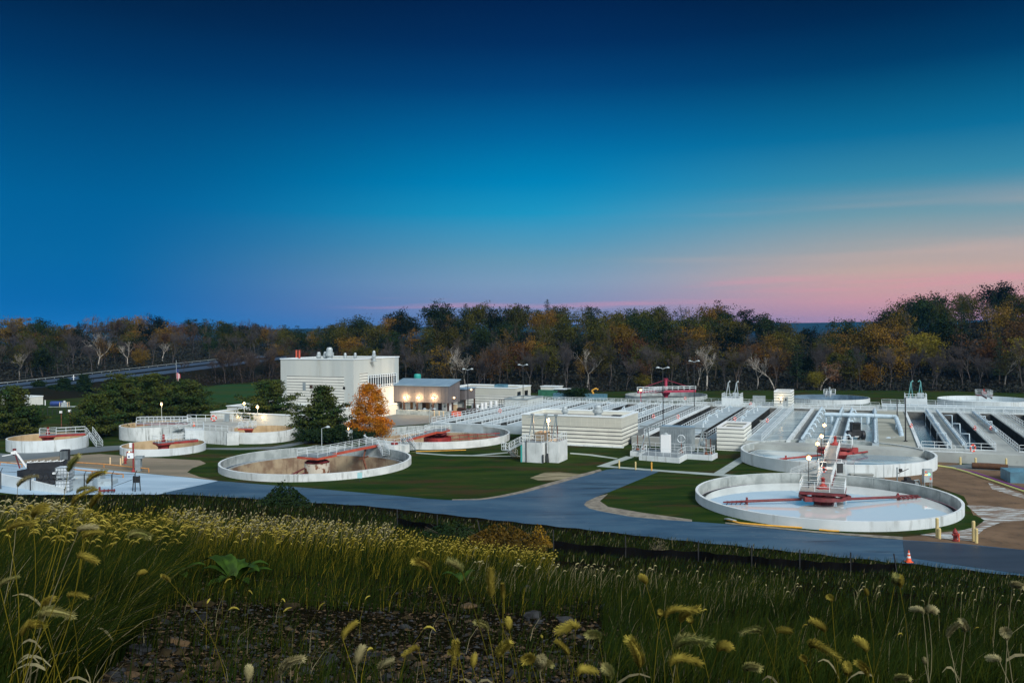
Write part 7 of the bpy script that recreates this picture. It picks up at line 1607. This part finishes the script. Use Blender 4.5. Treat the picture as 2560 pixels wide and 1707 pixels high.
for m_, fr_ in (('stone_a', (0, .45)), ('stone_b', (.45, .8)), ('stone_c', (.8, 1.0))):
    u = np.arange(n) / n; k = (u >= fr_[0]) & (u < fr_[1]); sz_ = np.clip(rg.lognormal(-4.4, .6, k.sum()), .006, .075) * np.clip(.8 + C[k][:, 1] * .05, .9, 1.8)
    tag(quads('gravel', shards(C[k], sz_, rg), [m_], nper=3), 'loose %s shale chips on the bare patch of the hillside' % {'stone_a': 'brown', 'stone_b': 'blue-grey', 'stone_c': 'ochre'}[m_], 'gravel', kind='stuff')
def rock(px, py, s, label, m_, seed):
    rg = np.random.default_rng(seed); p = hill_px(np.array([float(px)]), np.array([float(py)]))[0]; import bmesh
    bm = bmesh.new(); pts = rg.normal(size=(16, 3)); pts /= np.linalg.norm(pts, axis=1)[:, None]; pts *= [s, s * .7, s * .38]; pts *= rg.uniform(.8, 1.1, (16, 1))
    for q_ in pts: bm.verts.new(q_)
    bmesh.ops.convex_hull(bm, input=bm.verts); me = bpy.data.meshes.new('rock'); bm.to_mesh(me); bm.free(); me.materials.append(MATS[m_])
    o = bpy.data.objects.new('rock', me); COL.objects.link(o); o.location = (p[0], p[1], p[2] + s * .12); o.rotation_euler = (0, rg.uniform(-.2, .2), rg.uniform(0, 6)); tag(o, label, 'rock', 'rocks on the bare patch')
for i, (px, py, s, lb, m_) in enumerate(((440, 1610, .10, 'tan rock on the dark gravel at the lower left', 'stone_c'), (335, 1630, .11, 'flat slate-grey rock left of the tan rock', 'stone_b'), (505, 1515, .16, 'flat pale slab below the golden grass', 'stone_a'), (720, 1519, .15, 'flat tan slab below the broad-leaved weed', 'stone_a'), (500, 1548, .10, 'short grey slab on the gravel left of centre', 'stone_b'),
        (1310, 1478, .22, 'dark jagged rock at the top of the gravel', 'stone_b'), (1330, 1545, .20, 'grey angular rock in the middle of the gravel', 'stone_b'), (1170, 1520, .18, 'russet rock at the upper middle of the gravel', 'stone_c'), (1420, 1560, .18, 'dark block behind a curved foxtail', 'stone_b'), (1520, 1530, .22, 'wide low stone ledge right of centre', 'stone_b'), (820, 1655, .09, 'blue-grey flat stone near the bottom', 'stone_b'), (1010, 1570, .10, 'grey shard in the middle of the brown gravel', 'stone_b'), (1640, 1540, .2, 'low grey stone at the right end of the gravel', 'stone_a'))):
    rock(px, py, s, lb, m_, 300 + i)
# the individual foxtails close to the lens
def foxtail(root_px, hb, ht, Y, label, m_='seed_gold', rad=1.0, sag=.12, leaf=True):
    rg = np.random.default_rng(int(hb[0] * 7 + hb[1])); b = np.array(PD(hb[0], hb[1], Y)); t = np.array(PD(ht[0], ht[1], Y + rg.uniform(-.06, .06))); X = (root_px - 1280) / F * Y; r_ = np.array([X, Y + rg.uniform(-.1, .1), hill(X, Y) - .03])
    o = thing('foxtail', label, 'foxtail', tuple(r_), 0, 'foxtail stalks close to the camera'); g = MB(); d = b - r_; side = np.array([d[2], 0, -d[0]]) / (np.linalg.norm(d) + 1e-6) * sag * np.linalg.norm(d)
    cs = [r_ * 0 + d * k / 7 + side * (math.sin(math.pi * k / 7) * .5) for k in range(8)]; g.tube([tuple(c) for c in cs], [.0022 - .001 * k / 7 for k in range(8)], 5, cap=False); g.obj('stem', 'grass_dry' if m_ == 'seed_pale' else 'grass_gold', o)
    L_ = np.linalg.norm(t - b); ax = (t - b) / L_; st_ = d / np.linalg.norm(d); n = 9; pts = []; c0 = d.copy(); ctrl = d + st_ * L_ * .42
    for k in range(n + 1):
        u = k / n; pts.append((1 - u) ** 2 * d + 2 * u * (1 - u) * ctrl + u * u * (t - r_))
    R0 = .0105 * rad * (L_ / .10) ** .35; rs = [R0 * q_ for q_ in (.35, .8, 1, 1, 1, .95, .85, .7, .5, .2)]
    g = MB(); g.tube([tuple(p) for p in pts], [q_ * .58 for q_ in rs], 8); hd = g.obj('seed_head', m_, o)
    nb = 900; V = []; 
    for i in range(nb):
        u = rg.uniform(0, .97) * n; k = min(int(u), n - 1); f_ = u - k; p = pts[k] * (1 - f_) + pts[k + 1] * f_; a_ = pts[k + 1] - pts[k]; a_ = a_ / (np.linalg.norm(a_) + 1e-9); q_ = rdirs(1, rg)[0]; q_ -= a_ * q_.dot(a_); q_ /= np.linalg.norm(q_) + 1e-9
        r1 = rs[k] * .6; ln = R0 * rg.uniform(.6, 1.75); p1 = p + q_ * r1; p2 = p1 + (q_ * .75 + a_ * .75) * ln; w = np.cross(q_, a_) * .00085; V.append([p1 - w, p1 + w, p2 + w * .4, p2 - w * .4])
    quads('bristles', np.array(V), [m_], hd)
    if leaf and rg.uniform() < .5:
        k = rg.integers(2, 5); p = cs[k]; sg_ = rg.choice([-1, 1]); dirx = np.array([sg_ * rg.uniform(.03, .08), 0, rg.uniform(.02, .1)]); V = []; w0 = np.array([0.0, 0.004, .003])
        q0 = p
        for j in range(4):
            q1 = q0 + dirx * .5 + np.array([0, 0, -.018 * j]); w1 = np.array([.0015, .004, .0045]) * (1 - j / 4.2); V.append([q0 - w0, q0 + w0, q1 + w1, q1 - w1]); q0, w0 = q1, w1
        quads('leaf', np.array(V), ['grass_dry'], o)
    return o
pos = lambda x, y: ('low at the ' if y > 1600 else 'at the ' if y > 1480 else 'high at the ') + ('far left' if x < 300 else 'left' if x < 800 else 'left of centre' if x < 1150 else 'middle' if x < 1450 else 'right of centre' if x < 1850 else 'right' if x < 2250 else 'far right')
FX = [ # root px, head base, head tip, depth
 (60, (44, 1217), (96, 1189), 4.2), (140, (170, 1179), (197, 1139), 4.5), (190, (217, 1209), (264, 1179), 4.0), (150, (180, 1262), (246, 1222), 3.2), (190, (226, 1268), (250, 1234), 3.6), (170, (192, 1233), (238, 1219), 4.2), (80, (82, 1294), (118, 1268), 3.4),
 (120, (195, 1330), (245, 1318), 3.3), (140, (208, 1345), (260, 1330), 3.1), (210, (320, 1346), (375, 1341), 3.6), (60, (20, 1330), (88, 1306), 3.0), (90, (195, 1395), (243, 1404), 3.0), (150, (172, 1494), (221, 1493), 3.4), (20, (0, 1470), (48, 1440), 3.2), (130, (108, 1525), (134, 1495), 3.6), (60, (55, 1590), (75, 1550), 3.2), (110, (78, 1572), (112, 1562), 3.3), (170, (105, 1552), (185, 1540), 3.2),
 (560, (426, 1455), (404, 1438), 4.0), (225, (345, 1440), (362, 1428), 4.2),
 (1175, (1076, 1430), (1034, 1402), 2.6), (1279, (1156, 1428), (1121, 1400), 2.6), (1262, (1229, 1492), (1226, 1419), 2.5), (1270, (1258, 1496), (1256, 1459), 2.9), (1285, (1273, 1576), (1270, 1548), 3.0), (1255, (1220, 1577), (1188, 1555), 3.0), (1225, (1245, 1645), (1275, 1604), 2.5), (1100, (1139, 1612), (1135, 1660), 2.9), (1060, (1047, 1627), (1007, 1637), 3.0), (940, (950, 1675), (984, 1648), 3.0),
 (880, (858, 1600), (891, 1555), 2.5), (895, (892, 1662), (906, 1618), 2.7), (580, (620, 1705), (622, 1668), 2.6), (700, (702, 1688), (760, 1645), 2.3), (1185, (1183, 1670), (1186, 1638), 3.0), (1150, (1148, 1640), (1122, 1630), 3.0),
 (1330, (1439, 1574), (1392, 1578), 2.6), (1520, (1498, 1603), (1469, 1587), 2.9), (1440, (1421, 1638), (1388, 1600), 2.6), (1580, (1600, 1668), (1573, 1598), 2.3), (1450, (1445, 1690), (1492, 1680), 2.4), (1520, (1526, 1702), (1512, 1668), 2.6), (1618, (1615, 1461), (1602, 1442), 2.9), (1620, (1650, 1545), (1650, 1530), 3.2), (1340, (1350, 1680), (1355, 1645), 2.5), (1345, (1360, 1665), (1380, 1662), 2.7), (1325, (1330, 1660), (1312, 1650), 2.7),
 (1680, (1702, 1556), (1749, 1520), 2.6), (1672, (1664, 1545), (1745, 1529), 2.4), (1640, (1690, 1622), (1782, 1606), 2.3), (1650, (1676, 1665), (1755, 1658), 2.2), (1720, (1795, 1628), (1826, 1618), 2.7), (1820, (1943, 1583), (1978, 1577), 2.6), (2020, (1906, 1585), (1852, 1583), 2.6), (2080, (2062, 1580), (2027, 1549), 2.7), (2060, (2027, 1620), (2102, 1649), 2.1), (2190, (2167, 1630), (2140, 1598), 2.8), (1830, (1862, 1678), (1900, 1670), 2.6), (2030, (2014, 1660), (2004, 1644), 2.9), (2115, (2118, 1690), (2118, 1662), 2.8), (2180, (2170, 1692), (2142, 1655), 2.6),
 (2130, (2236, 1465), (2240, 1438), 3.6), (2200, (2250, 1470), (2252, 1442), 3.6), (2140, (2080, 1505), (2070, 1492), 3.4), (2160, (2168, 1490), (2164, 1474), 3.6), (2300, (2308, 1535), (2278, 1522), 3.2), (2280, (2320, 1532), (2338, 1527), 3.2), (2410, (2413, 1580), (2404, 1552), 3.0), (2360, (2370, 1595), (2402, 1556), 2.8), (2510, (2516, 1600), (2514, 1582), 2.6), (2300, (2312, 1660), (2310, 1645), 2.9), (2480, (2530, 1470), (2558, 1466), 3.2), (2540, (2500, 1655), (2470, 1645), 2.7), (2250, (2240, 1705), (2275, 1695), 2.4), (1750, (1728, 1560), (1722, 1545), 3.4)]
used_ = {}
adj = ['slender', 'plump', 'drooping', 'upright', 'long-headed', 'short-headed', 'curved', 'leaning', 'feathery', 'wind-bent', 'thin-stemmed', 'pale-tipped', 'bushy']
for i, (rx_, hb, ht, Y) in enumerate(FX):
    pale = (hb[1] > 1640 and hb[0] < 1000) or hb[0] > 2300 or i in (0, 7, 44); base_ = ('pale' if pale else 'golden') + ' foxtail head ' + pos(*hb)
    if hb[0] < 330 and hb[1] < 1420: rx_ -= 120
    dirn = 'drooping left' if ht[0] < hb[0] - 12 else 'arching right' if ht[0] > hb[0] + 12 else 'standing upright' if ht[1] < hb[1] else 'hanging down'
    lb = base_ + ', ' + dirn
    used_.setdefault(lb, []).append((hb[0], foxtail(rx_, hb, ht, Y, lb, 'seed_pale' if pale else ('seed_green' if i % 4 == 1 else 'seed_gold'), rad=(.85, 1.15, 1.0, .75, 1.05)[i % 5], sag=(.12, .05, .18, -.04)[i % 4])))
ordinals(used_, '')
# broad-leaved weed
def weed(px, py, s, label, seed, nl=11):
    rg = np.random.default_rng(seed); p = hill_px(np.array([float(px)]), np.array([float(py)]))[0]; o = thing('broadleaf_weed', label, 'weed', tuple(p), 0, 'broad-leaved weeds')
    for k in range(nl):
        a = 6.283 * k / nl + rg.uniform(-.3, .3); L_ = s * rg.uniform(.7, 1.15); W_ = L_ * .125; up_ = rg.uniform(.5, 1.3); g = MB(); n = 8; vs = []
        for j in range(n + 1):
            u = j / n; r_ = L_ * u * (.85 - .1 * up_); z = L_ * (up_ * u - .75 * up_ * u * u * .9); w = W_ * math.sin(math.pi * min(1, u * .9 + .08)) ** .8 * (1 + .12 * math.sin(j * 2.3)) + .004
            for e in (-1, 0, 1): vs.append((math.cos(a) * r_ - math.sin(a) * w * e, math.sin(a) * r_ + math.cos(a) * w * e, z + abs(e) * w * .35 + .02))
        fs = []
        for j in range(n):
            for e in (0, 1): q_ = j * 3 + e; fs.append((q_, q_ + 1, q_ + 4, q_ + 3))
        g.add(vs, fs, 0, True); g.obj('leaf', 'leaf_broad', o)
weed(585, 1466, .70, 'broad-leaved green weed at the edge of the gravel', 4); weed(440, 1446, .5, 'flatter broad-leaved weed left of the big one', 5, 8); weed(1150, 1462, .5, 'small broad-leaved weed amid the golden grass', 6, 7)
# bushes
def bush(px, py, w, h, label, m_, seed, n=2600, sz=.16, cat='bush', nm='bush'):
    rg = np.random.default_rng(seed); p = hill_px(np.array([float(px)]), np.array([float(py)]))[0]; o = thing(nm, label, cat, tuple(p)); a = rg.uniform(0, 6.283, n); r_ = rg.uniform(0, 1, n) ** .5; z = rg.uniform(0, 1, n)
    k = 1 - z ** 2 * .6; C = np.stack([np.cos(a) * r_ * w * k, np.sin(a) * r_ * w * k * .7, z * h * (1 - .5 * r_ ** 2) * (1 + .3 * np.sin(a * 3))], 1); quads('foliage', leaf_quads(C, sz, rg, asp=1.8), [m_], o)
    g = MB()
    for i in range(14): t = rg.uniform(-1, 1, 2); g.tube([(0, 0, 0), (t[0] * w * .7, t[1] * w * .5, h * rg.uniform(.6, .95))], [.02, .008], 4)
    g.obj('stems', 'bark', o)
bush(1250, 1372, 3.2, 1.4, 'wide brown-orange bush in front of the road', 'bush_orange', 1, sz=.16); bush(1345, 1368, 1.1, 1.5, 'golden-leaved shrub beside the wide brown bush', 'bush_gold', 2, 900, .13); bush(705, 1266, 3.0, 2.2, 'tall dark green shrub at the near edge of the road', 'leaf_dark', 3, 3200, .2)
bush(1645, 1392, 1.1, 1.3, 'dry whitish weed clump in front of the silt fence', 'grass_dry', 7, 500, .06); bush(1120, 1345, 2.6, 1.0, 'low olive bush left of the wide brown bush', 'leaf_dark', 8, 1500, .16)
# silt fence
def silt(pts, label, h=.75):
    o = thing('silt_fence', label, 'silt fence', (0, 0, 0), 0, 'black silt fences'); g = MB(); n = 14; Q = []
    for i in range(len(pts) - 1):
        for k in range(n):
            f_ = k / n; Q.append((pts[i][0] * (1 - f_) + pts[i + 1][0] * f_, pts[i][1] * (1 - f_) + pts[i + 1][1] * f_))
    Q.append(pts[-1]); W_ = [Vector(hill_px(np.array([float(a)]), np.array([float(b)]))[0]) for a, b in Q]; vs = []
    for j, v in enumerate(W_):
        hh_ = h * (1 + .05 * math.sin(j * .9)) - .08 * abs(math.sin(j * math.pi / n)); vs += [v + Vector((0, 0, -.3)), v + Vector((.02 * math.sin(j), .06 * math.sin(j * 1.7), hh_)), v + Vector((.02 * math.sin(j), .06 * math.sin(j * 1.7) + .03, hh_)), v + Vector((0, .03, -.3))]
    fs = []
    for j in range(len(W_) - 1):
        for a, b in ((0, 1), (1, 2), (2, 3)): fs.append((j * 4 + a, j * 4 + b, j * 4 + 4 + b, j * 4 + 4 + a))
    g.add(vs, fs); g.obj('fabric', 'fabric_black', o)
    for i, q_ in enumerate(pts):
        v = Vector(hill_px(np.array([float(q_[0])]), np.array([float(q_[1])]))[0]); g = MB(); g.beam(v, v + Vector((-.25 if i == len(pts) - 1 else 0, -.06, h + .75)), .07, .07); g.obj('stake', 'black', o)
silt([(1380, 1378), (1560, 1394), (1742, 1402), (1875, 1415), (1995, 1424), (2122, 1430), (2238, 1432)], 'long black silt fence with stakes below the right stretch of road', .72)
silt([(990, 1316), (1090, 1332), (1200, 1350)], 'short black silt fence behind the golden grass', .7)

# ------------------------------------------------------------------ evening air
hz = MB(); hz.box(-7500, -80, -8, 8500, 6200, 110)
hm = bpy.data.materials.new('haze'); hm.use_nodes = True; ht = hm.node_tree; ht.nodes.clear()
ho = ht.nodes.new('ShaderNodeOutputMaterial'); hv = ht.nodes.new('ShaderNodeVolumePrincipled'); ht.links.new(hv.outputs[0], ho.inputs['Volume'])
hv.inputs['Color'].default_value = (0.06, 0.42, 1.0, 1); hv.inputs['Density'].default_value = 0.00005; hv.inputs['Anisotropy'].default_value = 0.0
ob = hz.obj('haze', [hm]); tag(ob, 'thin blue evening haze over the whole valley', 'haze', kind='stuff')
S.cycles.volume_bounces = 0
